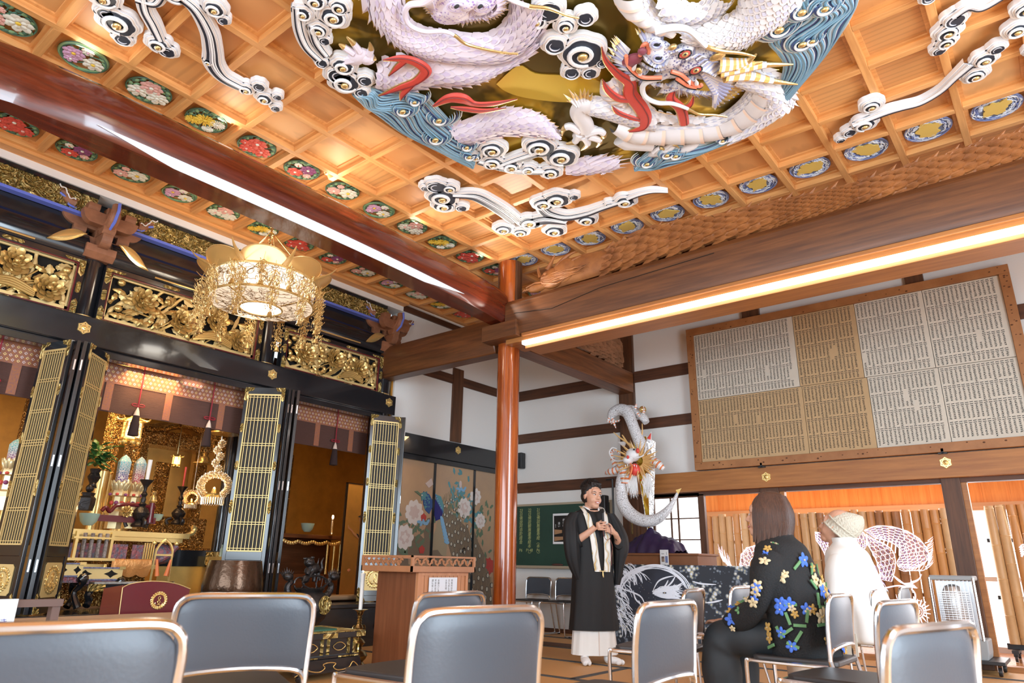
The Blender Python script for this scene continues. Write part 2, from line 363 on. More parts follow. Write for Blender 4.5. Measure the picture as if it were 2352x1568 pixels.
# corridor beyond the openings
q = MB(); q.box((-0.9, YR + 0.14,-0.12),(9.8,9.6,0.0)); structure(q.build('floor', wood('corridor_boards', (0.62,0.30,0.12),(0.45,0.2,0.08), 'x', 0.2), smooth=False))
q = MB(); q.box((0.5,9.3,1.69),(9.8,9.36,2.6))
for i in range(34): q.box((0.5 + i * 0.28,9.292,1.69),(0.5 + i * 0.28 + 0.012,9.302,2.6))
structure(q.build('wall_corridor', wood('corridor_cladding', (0.95,0.40,0.10),(0.78,0.27,0.05), 'z', 0.5), smooth=False))
q = MB(); q.box((0.5,9.25,1.60),(9.8,9.36,1.69)); structure(q.build('trim_10', wood('corridor_rail', (0.72,0.42,0.2),(0.6,0.32,0.15), 'x', 0.4), smooth=False))
q = MB(); q.box((-0.9, YR + 0.13,2.6),(9.9,9.7,2.66)); structure(q.build('ceiling', M_pinex, smooth=False))
q = MB()
for x in (3.2,4.6,6.0,7.4): q.box((x, 9.3,0.0),(x + 0.04,9.34,1.60))
q.box((2.4,9.3,0.78),(9.8,9.33,0.83)); q.box((2.4,9.3,0.0),(9.8,9.36,0.06))
structure(q.build('window_3', mat('pale_window_frame', (0.55,0.55,0.6),0.4), smooth=False))
q = MB(); q.box((1.3,9.5,-0.1),(9.8,9.56,2.6)); structure(q.build('wall_outside_glow', mat('outside_glow', (0.95,0.96,1.0),0.9, emis=(0.95,0.97,1.0), estr=1.3), smooth=False))  # self-glowing sheet that stands in for the bright outside
# ================= PILLAR AND BEAMS =================
PX, PY = 1.46,4.74
b = MB(); b.lathe([(0.118,0.0),(0.120,1.6),(0.124,3.0),(0.128, ZC)],(PX, PY, 0),32)
pil = tag(b.build('pillar', M_pillar), 'thick round polished orange-brown wooden pillar standing on the tatami', 'pillar')
b = MB()
for q in range(18):
    a = 0.35 * PI + 1.3 * PI * q / 17 - 0.2
    b.bar((PX + 0.129 * math.cos(a - 1.2), PY + 0.129 * math.sin(a - 1.2),3.42),(PX + 0.129 * math.cos(a - 1.2), PY + 0.129 * math.sin(a - 1.2), ZC - 0.005),0.03,0.02, up=(math.cos(a - 1.2), math.sin(a - 1.2),0))
b.build('upper_cladding', M_postz, pil)
# rainbow tie beam
def redsec(y):
    t = (y + 1.6) / 6.2; t = min(max(t, 0),1); e = math.sin(PI * t) ** 0.5 if 0 < t < 1 else 0
    top = 3.80 + 0.09 * e; bot = 3.40 + 0.09 * e
    k = min(1, max(0,(4.62 - y) / 0.75), ) ; k2 = min(1, max(0,(y + 0.15) / 0.42)); kk = min(k, k2)
    hw = 0.10 + 0.06 * kk
    return top, bot, hw
b = MB(); ys = [-3.0,-1.5,-0.6,-0.16] + [-0.15 + i * 0.07 for i in range(7)] + [0.4 + i * 0.15 for i in range(23)] + [3.87 + i * 0.09 for i in range(9)]
rows = []
for y in ys:
    tp, bt, hw_ = redsec(y)
    if y < -0.16: hw_ = 0.10; bt = 3.40; tp = 3.80
    c = 1.46
    sec = [(c - 0.5 * hw_, tp),(c + 0.45 * hw_, tp + 0.0),(c + 0.85 * hw_, tp - 0.06),(c + hw_, (tp + bt) / 2),(c + hw_ * 0.98, bt + 0.06),(c + hw_ * 0.72, bt),(c - hw_ * 0.72, bt),(c - hw_ * 0.98, bt + 0.05),(c - hw_, (tp + bt) / 2),(c - hw_ * 0.85, tp - 0.06)]
    rows.append([(x, y, z) for x, z in sec])
n = 10; vs = [p for r in rows for p in r]; fs = [(i * n + k, i * n + (k + 1) % n, (i + 1) * n + (k + 1) % n, (i + 1) * n + k) for i in range(len(rows) - 1) for k in range(n)]
fs.append(tuple(range(n))[::-1]); fs.append(tuple((len(rows) - 1) * n + k for k in range(n)))
b._add(vs, [f[::-1] for f in fs]); red = tag(b.build('tie_beam', M_redbeam, auto=50), 'long curved dark red polished tie beam crossing below the coffered ceiling', 'beam')
# white painted eyebrow groove along its lower edge
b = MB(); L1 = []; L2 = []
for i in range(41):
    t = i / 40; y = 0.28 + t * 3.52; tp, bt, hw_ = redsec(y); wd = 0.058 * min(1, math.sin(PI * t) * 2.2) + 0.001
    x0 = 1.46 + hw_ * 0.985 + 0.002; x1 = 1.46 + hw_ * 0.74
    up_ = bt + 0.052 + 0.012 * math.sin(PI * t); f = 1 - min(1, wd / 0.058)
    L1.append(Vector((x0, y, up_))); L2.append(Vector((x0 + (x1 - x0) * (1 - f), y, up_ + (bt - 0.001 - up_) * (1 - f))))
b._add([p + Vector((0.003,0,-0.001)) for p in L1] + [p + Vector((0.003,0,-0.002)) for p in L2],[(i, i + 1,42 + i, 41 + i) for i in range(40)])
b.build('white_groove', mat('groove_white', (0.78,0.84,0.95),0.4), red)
# brown tie beam with its light strip
b = MB(); b.prism([(4.55,3.25),(4.53,3.30),(4.53,3.62),(4.58,3.68),(4.88,3.68),(4.9,3.3),(4.88,3.25)],8.3,(1.56,0,0),(0,1,0),(0,0,1))
bb = tag(b.build('tie_beam', M_beamx, bevel=0.01), 'heavy brown tie beam running right from the round pillar above a light strip', 'beam')
b = MB(); b.box((1.56,4.56,3.17),(9.8,4.90,3.248)); b.box((1.8,4.53,3.215),(9.8,4.57,3.25)); b.box((1.8,4.60,3.09),(9.8,4.88,3.17)); b.build('lower_board', M_nagx, bb, smooth=False, bevel=0.004)
b = MB(); b.tube([(1.7 + 0.0,4.529,3.50),(2.2,4.527,3.44),(2.8,4.527,3.53),(3.4,4.527,3.55),(4.0,4.527,3.57)],0.0035,4); b.build('drying_crack', M_dark, bb)
b = MB(); b.box((1.80,4.545,3.125),(9.7,4.598,3.165)); ls = tag(b.build('light_strip', mat('led_tube', (1,1,1),0.5, emis=(1.0,0.95,0.88), estr=9.0), smooth=False), 'bright white strip light under the brown tie beam', 'light strip')
b = MB(); b.box((PX - 0.17,4.46,3.22),(PX + 0.32,4.9,3.40)); tag(b.build('shoulder_block', M_beamx, smooth=False, bevel=0.005), 'square brown wooden block wrapped around the pillar where the light strip ends', 'block')
b = MB(); b.prism([(4.66,3.14),(4.62,3.25),(4.62,3.45),(4.68,3.57),(4.84,3.57),(4.88,3.3),(4.84,3.14)],1.95,(-0.62,0,0),(0,1,0),(0,0,1))
tag(b.build('tie_beam', M_beamx, bevel=0.012), 'short brown tie beam between the black corner column and the pillar', 'beam')
b = MB(); b.prism([(1.35,3.18),(1.35,3.47),(1.60,3.47),(1.60,3.18)][::-1],2.55,(0,4.86,0),(1,0,0),(0,0,1))
b.M = None; b2 = MB(); b2.box((1.36,4.86,3.19),(1.60,7.38,3.48)); tag(b2.build('tie_beam', M_beamy, bevel=0.012), 'brown tie beam from the pillar to the wall post carrying a small carved dragon', 'beam')
# altar side plaster above the painted doors
q = MB(); q.box((XA - 0.03,5.99,2.52),(XA + 0.02,6.20,3.6)); structure(q.build('trim_11', M_postz, smooth=False))
q = MB(); q.box((XA - 0.03,4.9,3.36),(XA + 0.01, YR, 3.49)); structure(q.build('trim_12', M_bandy, smooth=False))
q = MB(); q.box((XA - 0.06,4.86, ZC - 0.06),(XA + 0.02, YR, ZC + 0.02)); structure(q.build('trim_13', M_bandy, smooth=False))
q = MB(); q.box((XA - 0.16,-4.6,4.13),(XA + 0.06,4.9,4.20)); structure(q.build('trim_14', M_white, smooth=False)); q = MB(); q.box((XA - 0.16,-4.6,4.20),(XA + 0.17,4.9,4.30)); structure(q.build('trim_15', M_piney, smooth=False))
# ================= CEILING MEDALLIONS =================
DN = Vector((0,0,-1))
M_leafg = mat('leaf_green', (0.24,0.42,0.22),0.5); M_leafd = mat('leaf_dark', (0.08,0.19,0.13),0.5)
M_pet = {'w': mat('petal_white', (0.88,0.86,0.74),0.5), 'p': mat('petal_pink', (0.86,0.48,0.42),0.5), 'r': mat('petal_red', (0.75,0.10,0.07),0.5),
         'y': mat('petal_yellow', (0.88,0.60,0.07),0.5), 'v': mat('petal_purple', (0.30,0.08,0.22),0.5), 'l': mat('petal_lilac', (0.72,0.42,0.62),0.5)}
def flower(b, k, kc, c, R, n=6, z=0.012, thin=False, seed=0):
    """petals on the ceiling plane: b in local XY, relief towards -z"""
    rg = random.Random(seed)
    for ring, (rr, nn) in enumerate(((R, n),(R * 0.62, n - 1)) if not thin else ((R, n * 2),(R * 0.6, n))):
        for q in range(nn):
            a = 2 * PI * q / nn + ring * 0.4 + rg.uniform(-.1,.1); w = rr * (0.62 if not thin else 0.16)
            p = (c[0] + math.cos(a) * rr * 0.55, c[1] + math.sin(a) * rr * 0.55,-z - ring * 0.004)
            b.mat(k).ell(p, (rr * 0.5, w * 0.62,0.007),8,4, Matrix.Rotation(a, 3, 'Z') @ Matrix.Rotation(0.18,3, 'Y'))
    b.mat(kc).ell((c[0], c[1],-z - 0.009),(R * 0.2, R * 0.2,0.007),8,4)
def medallion_mesh(kind):
    """parts: leaf_ring, blossoms"""
    rg = random.Random(kind * 7 + 1); lf = MB(); fl = MB()
    R = 0.156; K = {'w': 0, 'p': 1, 'r': 2, 'y': 3, 'v': 4, 'l': 5}
    for q in range(26 if kind else 14):
        a = 2 * PI * q / 26 + rg.uniform(-.1,.1); rr = R * rg.uniform(0.80,0.9)
        lf.mat(q % 2).ell((rr * math.cos(a), rr * math.sin(a),-0.006),(0.026,0.017,0.007),8,4, Matrix.Rotation(a + 1.2 + rg.uniform(-.5,.5),3, 'Z'))
    if kind == 0:
        for q in range(9):
            a0 = q * 0.7; pts = [(R * (0.97 - 0.05 * (q % 3)) * math.cos(a0 + t * 0.16), R * (0.97 - 0.05 * (q % 3)) * math.sin(a0 + t * 0.16),-0.008) for t in range(16)]
            lf.mat(q % 2).tube(pts, [0.010 * math.sin(PI * (t + 0.6) / 16.2) for t in range(16)],5)
    else:
        for q in range(18):
            a = rg.uniform(0,2 * PI); rr = R * rg.uniform(0.2,0.72)
            lf.mat(rg.choice((0,1))).ell((rr * math.cos(a), rr * math.sin(a),-0.006),(0.030,0.015,0.006),8,4, Matrix.Rotation(rg.uniform(0,6),3, 'Z'))
    lf.mat(1).tube([(R * math.cos(a), R * math.sin(a),-0.003) for a in [2 * PI * t / 36 for t in range(36)]],0.007,5, closed=True)
    for q in range(5):
        a = rg.uniform(0,6.2); lf.mat(1).tube([(R * math.cos(a), R * math.sin(a),-0.005),(R * .3 * math.cos(a + .6), R * .3 * math.sin(a + .6),-0.008),(R * .8 * math.cos(a + 2), R * .8 * math.sin(a + 2),-0.005)],0.005,5)
    S = {0: [('w', 'y', (-.05,.05),.058,0),('l', 'y', (.045,-.05),.06,0),('l', 'w', (-.02,-.085),.04,0),('w', 'l', (.08,.05),.035,0)],
         1: [('w', 'w', (-.06,.05),.066,0),('p', 'w', (.06,.03),.068,0),('w', 'p', (0.0,-.075),.062,0)],
         2: [('w', 'w', (-.02,.085),.05,1),('y', 'y', (.02,-.005),.068,1),('w', 'w', (-.1,0),.038,1),('y', 'y', (0.0,-.1),.05,1)],
         3: [('r', 'p', (-.055,.035),.066,0),('r', 'w', (.06,.01),.068,0),('r', 'p', (-.03,-.085),.05,0),('r', 'p', (.06,-.09),.034,0)],
         4: [('v', 'w', (.03,.055),.062,0),('r', 'w', (-.03,-.06),.058,0),('w', 'r', (.09,-.03),.03,0),('p', 'w', (-.075,.045),.032,0)],
         5: [('w', 'y', (-.01,.055),.074,0),('p', 'w', (.0,-.08),.056,0),('p', 'p', (.09,-.02),.03,0)]}[kind]
    for i, (c, cc, p, r, th) in enumerate(S): flower(fl, K[c], K[cc], p, r * 1.22,7 if not th else 10, thin=bool(th), seed=i)
    return lf, fl
FM = [M_pet[c] for c in 'wpryvl']
MED = {}
MLAB = ['green swirling iris medallion', 'white and pink peony medallion', 'white and yellow chrysanthemum medallion', 'red hibiscus medallion',
        'purple and red flower medallion', 'cream peony medallion']
ORD = ['nearest', 'second', 'third', 'fourth', 'fifth', 'sixth', 'seventh', 'eighth', 'ninth', 'tenth', 'eleventh', 'twelfth', 'thirteenth', 'fourteenth']
def put_med(kind, x, y, label, group):
    if kind not in MED:
        e = empty('floral_medallion'); lf, fl = medallion_mesh(kind)
        lf.build('leaf_wreath', [M_leafg, M_leafd], e); fl.build('blossom', FM, e); MED[kind] = e; o = e
    else: o = copy_tree(MED[kind])
    o.location = (x * CELL, y * CELL, ZC + 0.046); o.rotation_euler = (0,0,-0.6); tag(o, label, 'medallion', group); return o
for i in range(-1,13):
    if i == 11: continue
    k = i % 6; put_med(k, 2.5, i + 0.5, '%s, %s in the row above the red beam' % (MLAB[k], ORD[i + 1]), 'floral medallions above the red beam')
for i in range(0,13): put_med((i + 3) % 6,-0.4, i + 0.46, '%s, %s in the row along the altar wall' % (MLAB[(i + 3) % 6], ORD[i]), 'floral medallions along the altar wall')
for i in range(1,13): put_med((i + 4) % 6,0.58, i + 0.5, '%s, %s in the row behind the red beam' % (MLAB[(i + 4) % 6], ORD[i - 1]), 'floral medallions half hidden by the red beam')
# wave medallions along the brown beam
M_wv = [mat('wave_pale', (0.62,0.68,0.80),0.45), mat('wave_blue', (0.22,0.28,0.55),0.45), mat('wave_white', (0.85,0.87,0.9),0.45), mat('wave_dark', (0.16,0.19,0.30),0.6)]
def wave_med(seed):
    rg = random.Random(seed); e = empty('wave_medallion'); b = MB(); R = 0.165
    b.mat(3).lathe([(0.0,0.0),(R * 0.97,0.0),(R * 0.97,-0.006),(0.0,-0.007)][::-1], seg=32)
    for q in range(64):
        a0 = rg.uniform(0,6.28); r0 = R * rg.uniform(0.58,0.97); n = 9; pts = [((r0 + 0.006 * math.sin(t * 1.3 + q)) * math.cos(a0 + t * 0.10),(r0 + 0.006 * math.sin(t * 1.3 + q)) * math.sin(a0 + t * 0.10),-0.010 - 0.001 * (q % 3)) for t in range(n)]
        b.mat(q % 3).tube(pts, [0.0052 * math.sin(PI * (t + 0.7) / (n + 0.4)) for t in range(n)],5)
    for q in range(14):
        a = rg.uniform(0,6.28); r0 = R * rg.uniform(0.6,0.75); c = Vector((r0 * math.cos(a), r0 * math.sin(a),-0.013))
        b.mat(2 if q % 2 else 0).tube([c + Vector((math.cos(t * 0.9) * 0.014 * (1 - t / 9), math.sin(t * 0.9) * 0.014 * (1 - t / 9),0)) for t in range(8)],0.0035,5)
    b.mat(1).tube([(R * math.cos(2 * PI * t / 32), R * math.sin(2 * PI * t / 32),-0.006) for t in range(32)],0.007,5, closed=True)
    b.build('wave_ring', M_wv, e)
    g = MB(); pl = []
    n = 22
    for q in range(n): rr = R * rg.uniform(0.40,0.66) * (1.15 if q % 11 < 3 else 0.95); pl.append((rr * 1.1 * math.cos(2 * PI * q / n), rr * math.sin(2 * PI * q / n)))
    g.prism(pl[::-1],0.016,(0,0,0),(1,0,0),(0,-1,0)); g.build('gold_centre', mat('centre_gold%d' % seed, (0.88,0.62,0.15),0.5,0.25), e)
    return e
WML = ['just right of the pillar', 'second right of the pillar', 'third right of the pillar', 'fourth from the pillar', 'fifth from the pillar', 'sixth from the pillar', 'seventh from the pillar', 'eighth from the pillar', 'ninth from the pillar', 'tenth from the pillar', 'last before the picture edge']
for i in range(11):
    o = wave_med(20 + i); o.location = ((3.5 + i) * CELL, 10.42 * CELL, ZC + 0.046); o.rotation_euler = (0,0, i * 0.9)
    tag(o, 'blue and white wave medallion with gold centre, %s' % WML[i], 'medallion', 'wave medallions above the brown beam')
# ================= CLOUD CARVINGS =================
CM = [M_cwhite, M_cgrey, M_ctan, M_navy, M_gold]
LAY = [(0.0,0,0.0,0.038),(0.015,1,0.038,0.042),(0.020,0,0.042,0.046),(0.029,2,0.046,0.050),(0.033,0,0.050,0.054),(0.042,3,0.054,0.0575)]
def scal(R, n, ph, N=40): return [((R * (0.90 + 0.10 * abs(math.sin(n * a / 2 + ph)))) * math.cos(a),(R * (0.90 + 0.10 * abs(math.sin(n * a / 2 + ph)))) * math.sin(a)) for a in [2 * PI * t / N for t in range(N)]]
def cloud(lobes, stems, z0, name, parent=None, kscale=1.0):
    b = MB(); rg = random.Random(int(lobes[0][0] * 13))
    L3 = []
    for it in lobes:
        cx, cy, r = it[:3]; c = at(cx, cy, 'z', z0 - 0.05); R = (at(cx + r, cy, 'z', z0 - 0.05) - c).length; L3.append((c, R, it[3] if len(it) > 3 else 1, rg.choice((5,6,7)), rg.uniform(0,3)))
    for li, (ins, k, d0, d1) in enumerate(LAY):
        for (c, R, curl, n, ph) in L3:
            f = min(1.0, R / 0.10)
            rr = R - ins * f * kscale
            if rr > 0.01: b.mat(k).prism(scal(rr, n, ph), d1 - (0 if li == 0 else d0),(c.x, c.y, z0 - (0 if li == 0 else d0)),(1,0,0),(0,-1,0))
        for st in stems:
            P = [at(p[0], p[1], 'z', z0 - 0.05) for p in st]; W = [(at(p[0] + p[2], p[1], 'z', z0 - 0.05) - q).length for p, q in zip(st, P)]
            P2 = spline([(p.x, p.y, w) for p, w in zip(P, W)],7); A = []; B = []
            for i, p in enumerate(P2):
                t = (P2[min(i + 1, len(P2) - 1)] - P2[max(i - 1,0)]); t.z = 0; t.normalize(); w_ = max(0.0, p.z - ins * 0.8 * min(1, p.z / 0.07))
                A.append((p.x - t.y * w_, p.y + t.x * w_)); B.append((p.x + t.y * w_, p.y - t.x * w_))
            zz = z0 - (0 if li == 0 else d0); h = d1 - (0 if li == 0 else d0); n_ = len(A)
            vs = [(x, y, zz) for x, y in A + B] + [(x, y, zz - h) for x, y in A + B]; fs = []
            for i in range(n_ - 1):
                fs += [(2 * n_ + i, 3 * n_ + i, 3 * n_ + i + 1,2 * n_ + i + 1),(i, i + 1,2 * n_ + i + 1,2 * n_ + i),(n_ + i + 1, n_ + i, 3 * n_ + i, 3 * n_ + i + 1)]
            b.mat(k)._add(vs, fs)
    for st in stems:
        P = [at(p[0], p[1], 'z', z0 - 0.06) for p in st]; W = [(at(p[0] + p[2], p[1], 'z', z0 - 0.05) - q).length for p, q in zip(st, P)]
        P2 = spline([(p.x, p.y, w) for p, w in zip(P, W)],7)
        for off, kk, rad in ((0.0,0,0.007),(0.22,1,0.004),(-0.24,0,0.004)):
            pts = []
            for i, p in enumerate(P2):
                t = (P2[min(i + 1, len(P2) - 1)] - P2[max(i - 1,0)]); t.z = 0; t.normalize(); pts.append((p.x - t.y * p.z * off, p.y + t.x * p.z * off, z0 - 0.060))
            b.mat(kk).tube(pts, [rad * min(1, p.z / 0.04) + 0.0005 for p in P2],5)
    for (c, R, curl, n, ph) in L3:
        if R < 0.035: continue
        if not curl:
            for dd in (.35,.62): b.mat(0 if dd > .5 else 1).tube([(c.x + R * dd * math.cos(a) , c.y + R * dd * math.sin(a), z0 - .06) for a in [ph + q * .25 for q in range(15)]],[R * .04 * math.sin(PI * (q + .5) / 15) + .001 for q in range(15)],5)
            continue
        for rr, kk, w_ in ((0.60,0,0.085),(0.70,1,0.03)):
            pts = []; ws = []
            for t in range(26):
                u = t / 25; a = ph + u * 8.5; r = R * (rr * (1 - u) + 0.16 * u); pts.append((c.x + r * math.cos(a), c.y + r * math.sin(a), z0 - 0.062 - 0.012 * u)); ws.append(R * w_ * (0.4 + 0.8 * math.sin(PI * min(1, u + 0.1))))
            b.mat(kk).tube(pts, ws, 6)
        b.mat(4).ell((c.x, c.y, z0 - 0.072),(R * 0.22, R * 0.18, R * 0.14),14,8)
    return b.build(name, CM, parent)
ZR = ZC + 0.002
cl = [('cloud carving with long trailing stem at the upper left ceiling', [(270,54,51),(282,91,27,0),(244,32,30,0),(237,-4,42),(364,104,34),(384,119,27,0),(492,21,33),(512,47,19,0),(478,142,14),(565,206,23),(607,227,25),(595,200,21,0),(633,249,16,0),(637,223,15,0),(400,-14,40)],
       [[(326,-20,18),(333,25,18),(350,58,18),(368,95,14)],[(395,-16,18),(446,21,19),(478,75,21),(487,118,22),(490,150,24),(510,178,22),(545,198,20),(570,208,14)],[(310,0,12),(355,10,14),(375,-20,16)]]),
      ('wide branching cloud carving near the pillar below the round dragon relief', [(1034,433,24),(978,432,18,0),(1016,455,42),(1020,474,33),(1002,430,33,0),(1060,478,20,0),(1157,527,28),(1196,534,24),(1217,512,34),(1274,531,31),(1279,460,38),(1249,469,34),(1318,453,17,0),(1348,506,29),(1436,464,31),(1400,470,16,0)],
       [[(1040,450,12),(1090,452,22),(1125,468,22),(1160,490,22),(1185,510,20)],[(1245,478,18),(1262,492,22),(1300,500,20),(1345,492,18),(1385,478,15),(1430,464,14)],[(1200,518,18),(1250,505,26),(1300,512,14)],[(1440,458,14),(1470,447,10),(1500,441,7),(1534,442,1)]]),
      ('slender cloud carving with long stem at the right ceiling side', [(2002,244,30),(1986,287,33),(1931,322,15,0),(1952,305,21,0),(2263,138,33),(2241,174,33),(2291,113,24,0),(2337,70,34),(2356,22,34),(2366,120,18,0)],
       [[(1960,290,12),(2030,262,15),(2070,250,13),(2115,238,12),(2160,212,11),(2195,180,12),(2230,150,18)]]),
      ('small cloud carving at the upper right edge of the ceiling', [(2178,75,36),(2174,98,28),(2157,117,22,0),(2194,47,33,0),(2133,-4,24,0)],[[(2188,42,14),(2225,18,15),(2255,20,15),(2290,2,14),(2330,-25,14)]])]
for lab, lo, st in cl: tag(cloud(lo, st, ZR, 'cloud_carving'), 'white and navy ' + lab, 'carving', 'cloud carvings on the ceiling')
# ================= ROUND DRAGON RELIEF =================
dr = empty('dragon_relief', (4.17,2.0, ZC), label='huge round ceiling relief of two pale dragons over gold with clouds and blue waves', cat='carving')
def drp(o): o.parent = dr; o.matrix_parent_inverse = Matrix.Translation((-4.17,-2.0,-ZC)); return o
mg = mat('gold_ground', (0.62,0.40,0.05),0.30,0.65); nt = mg.node_tree; bs = nt.nodes['Principled BSDF']
tc = nt.nodes.new('ShaderNodeTexCoord'); nz = nt.nodes.new('ShaderNodeTexNoise'); nz.inputs['Scale'].default_value = 1.5; nz.inputs['Detail'].default_value = 3; nz.inputs['Distortion'].default_value = 0.8
rp = nt.nodes.new('ShaderNodeValToRGB'); rp.color_ramp.elements[0].position = 0.46; rp.color_ramp.elements[0].color = (0.17,0.12,0.025,1); rp.color_ramp.elements[1].position = 0.54; rp.color_ramp.elements[1].color = (0.66,0.43,0.05,1)
nt.links.new(tc.outputs['Object'], nz.inputs['Vector']); nt.links.new(nz.outputs[0], rp.inputs[0]); nt.links.new(rp.outputs[0], bs.inputs['Base Color'])
b = MB(); b.prism(circ(1.70,96,4.17,2.0),0.045,(0,0, ZC + 0.0),(1,0,0),(0,-1,0)); b.v = [(x, 4.0 - (-y) if False else y, z) for x, y, z in b.v]
b = MB(); b.lathe([(0.0, ZC - 0.045),(1.71, ZC - 0.045),(1.71, ZC)],(4.17,2.0,0),96); drp(b.build('gold_disc', mg, auto=20))
ZD = ZC - 0.045
def P(px, py, d=0.05): return at(px, py, 'z', ZD - d)
def outline(pts, th, d0=0.0, n=4):
    c = spline([P(x, y, d0) for x, y in pts] + [P(*pts[0], d0)], n)[:-1]; return [(p.x, p.y) for p in c]
b = MB(); pl = outline([(1140,192),(1190,150),(1230,168),(1290,172),(1340,178),(1385,190),(1400,226),(1330,233),(1270,232),(1200,222),(1160,208)],0)
b.prism([(x, -y) for x, y in pl],0.004,(0,0, ZD - 0.001),(1,0,0),(0,-1,0)); drp(b.build('gold_halo', mat('halo_gold', (0.93,0.66,0.10),0.32,0.55)))
def sheet(EA, EB, h, n=40, d=0.02):
    A = spline([P(*p) for p in EA],8); B = spline([P(*p) for p in EB],8)
    def res(L, t):
        x = t * (len(L) - 1); i = min(int(x), len(L) - 2); return L[i].lerp(L[i + 1], x - i)
    def S(u, v):
        a = res(A, u); c = res(B, u); p = a.lerp(c, v); e = math.sin(PI * min(max(v, 0),1)) ** 0.6 if 0 < v < 1 else 0
        return Vector((p.x, p.y, ZD - d - h * e))
    return S
LMAT = [mat('scale_white_lilac', (0.78,0.71,0.81),0.5), mat('scale_lilac', (0.66,0.58,0.78),0.5), mat('belly_pink', (0.88,0.62,0.60),0.5), M_gold]
WMAT = [mat('scale_white', (0.77,0.75,0.77),0.5), mat('scale_grey_blue', (0.58,0.58,0.70),0.5), mat('belly_peach', (0.90,0.70,0.58),0.5), M_gold]
def scaled(EA, EB, h, rows, cols, mats, name, fins=None, rev=False, belly=None, parent=None, fh=0.09):
    """a dragon body: rounded sheet, overlapping scales, fins along an edge, belly plates in a v-range"""
    S = sheet(EA, EB, h); b = MB(); b.mat(0).grid(lambda u, v: S(u, v), rows, 12)
    b.grid(lambda u, v: Vector((*S(u, v).xy, ZD)),2,1) if False else None
    v0, v1 = (0.0,1.0) if not belly else (belly[1],1.0) if belly[0] == 0 else (0.0, belly[0])
    for i in range(rows):
        for j in range(cols + (i % 2)):
            u = (i + 0.5) / rows; v = v0 + (v1 - v0) * (j + 0.5 - 0.5 * (i % 2)) / cols
            if v < 0.0 or v > 1: continue
            v = min(max(v, 0.02),0.98); p = S(u, v); du = S(min(u + 0.01,1), v) - S(max(u - 0.01,0), v); dv = S(u, min(v + 0.04,1)) - S(u, max(v - 0.04,0))
            if du.length < 1e-6: continue
            lw = (S(u, v1) - S(u, v0)).length / cols * 0.60; ll = (S(min(1, u + 0.5 / rows), v) - S(max(0, u - 0.5 / rows), v)).length * 1.05
            e1 = du.normalized() * (-1 if rev else 1); nn = du.cross(dv); nn = nn.normalized() if nn.length > 1e-9 else DN.copy()
            if nn.z > 0: nn = -nn
            e2 = nn.cross(e1).normalized(); q = [p - e1 * ll * 0.5 + nn * 0.001]
            ring = [(-0.35,-1),(0.25,-0.98),(0.70,-0.6),(0.95,0),(0.70,0.6),(0.25,0.98),(-0.35,1)]
            q += [p + e1 * ll * a + e2 * lw * c + nn * (0.003 + 0.0055 * (a + 0.35)) for a, c in ring]
            b.mat(0)._add(q, [(0, k, k + 1) for k in range(1,7)])
            q2 = [p - e1 * ll * 0.3 + nn * 0.0045] + [p + e1 * ll * (a * 0.7 - 0.2) + e2 * lw * c * 0.62 + nn * (0.0048 + 0.0055 * (a + 0.35)) for a, c in ring[1:6]]
            if (i * 3 + j) % 3 != 1: b.mat(1)._add(q2,[(0, k, k + 1) for k in range(1,5)])
    if belly:
        n = max(6, rows // 2)
        for i in range(n):
            for s_, (kk, a, c2) in enumerate(((0,0.0,0.8),(2,0.8,1.0))):
                b.mat(kk).grid(lambda u, v: S((i + a + (c2 - a) * u) / n, belly[0] + (belly[1] - belly[0]) * v) + DN * (0.004 + 0.014 * (a + (c2 - a) * u)),3,6)
    o = b.build(name, mats, parent)
    f = MB()
    if fins is not None:
        e = 0.0 if fins == 0 else 1.0; n = max(6, rows)
        for i in range(n):
            u = (i + 0.3) / n; p = S(u, e); q = S(u, 0.5); t = (S(min(1, u + 0.02), e) - S(max(0, u - 0.02), e)).normalized() * (-1 if rev else 1); out = (p - q); out.z = 0; out.normalize()
            p = p - out * 0.02; p.z = ZD - 0.03; ww = (S(min(1, u + 1.0 / n), e) - S(max(0, u), e)).length * 1.1
            f.mat(0).spike(p - t * ww * .2, p + out * fh * .8 + t * fh * 0.7, ww * 1.25, DN, 0.02); f.mat(3).tube([p + out * .02 - t * ww * .5, p + out * fh * 0.8 + t * fh * 0.7],[.002,.003],4)
        f.build('dorsal_fin', mats, o)
    return o
def speck(name, c1, c2):
    m = mat(name, c1,0.45); nt = m.node_tree; bs = nt.nodes['Principled BSDF']; tc = nt.nodes.new('ShaderNodeTexCoord'); vo = nt.nodes.new('ShaderNodeTexVoronoi'); vo.inputs['Scale'].default_value = 55; nz = nt.nodes.new('ShaderNodeTexNoise'); nz.inputs['Scale'].default_value = 7
    nt.links.new(tc.outputs['Object'], vo.inputs[0]); nt.links.new(tc.outputs['Object'], nz.inputs['Vector']); ad = nt.nodes.new('ShaderNodeMath'); ad.operation = 'ADD'; nt.links.new(vo.outputs['Distance'], ad.inputs[0]); nt.links.new(nz.outputs[0], ad.inputs[1])
    rp = nt.nodes.new('ShaderNodeValToRGB'); rp.color_ramp.elements[0].position = .72; rp.color_ramp.elements[0].color = (*c2,1); rp.color_ramp.elements[1].position = .92; rp.color_ramp.elements[1].color = (*c1,1); nt.links.new(ad.outputs[0], rp.inputs[0]); nt.links.new(rp.outputs[0], bs.inputs['Base Color']); return m
M_speckl = speck('speckled_lilac_hide', (.80,.73,.84),(.40,.28,.62)); M_speckw = speck('speckled_grey_hide', (.76,.76,.82),(.20,.20,.38))
db = MB(); db.ell(P(1050,8,0.06),(0.20,0.13,0.07),20,10); purple = drp(db.build('lilac_dragon', M_speckl))
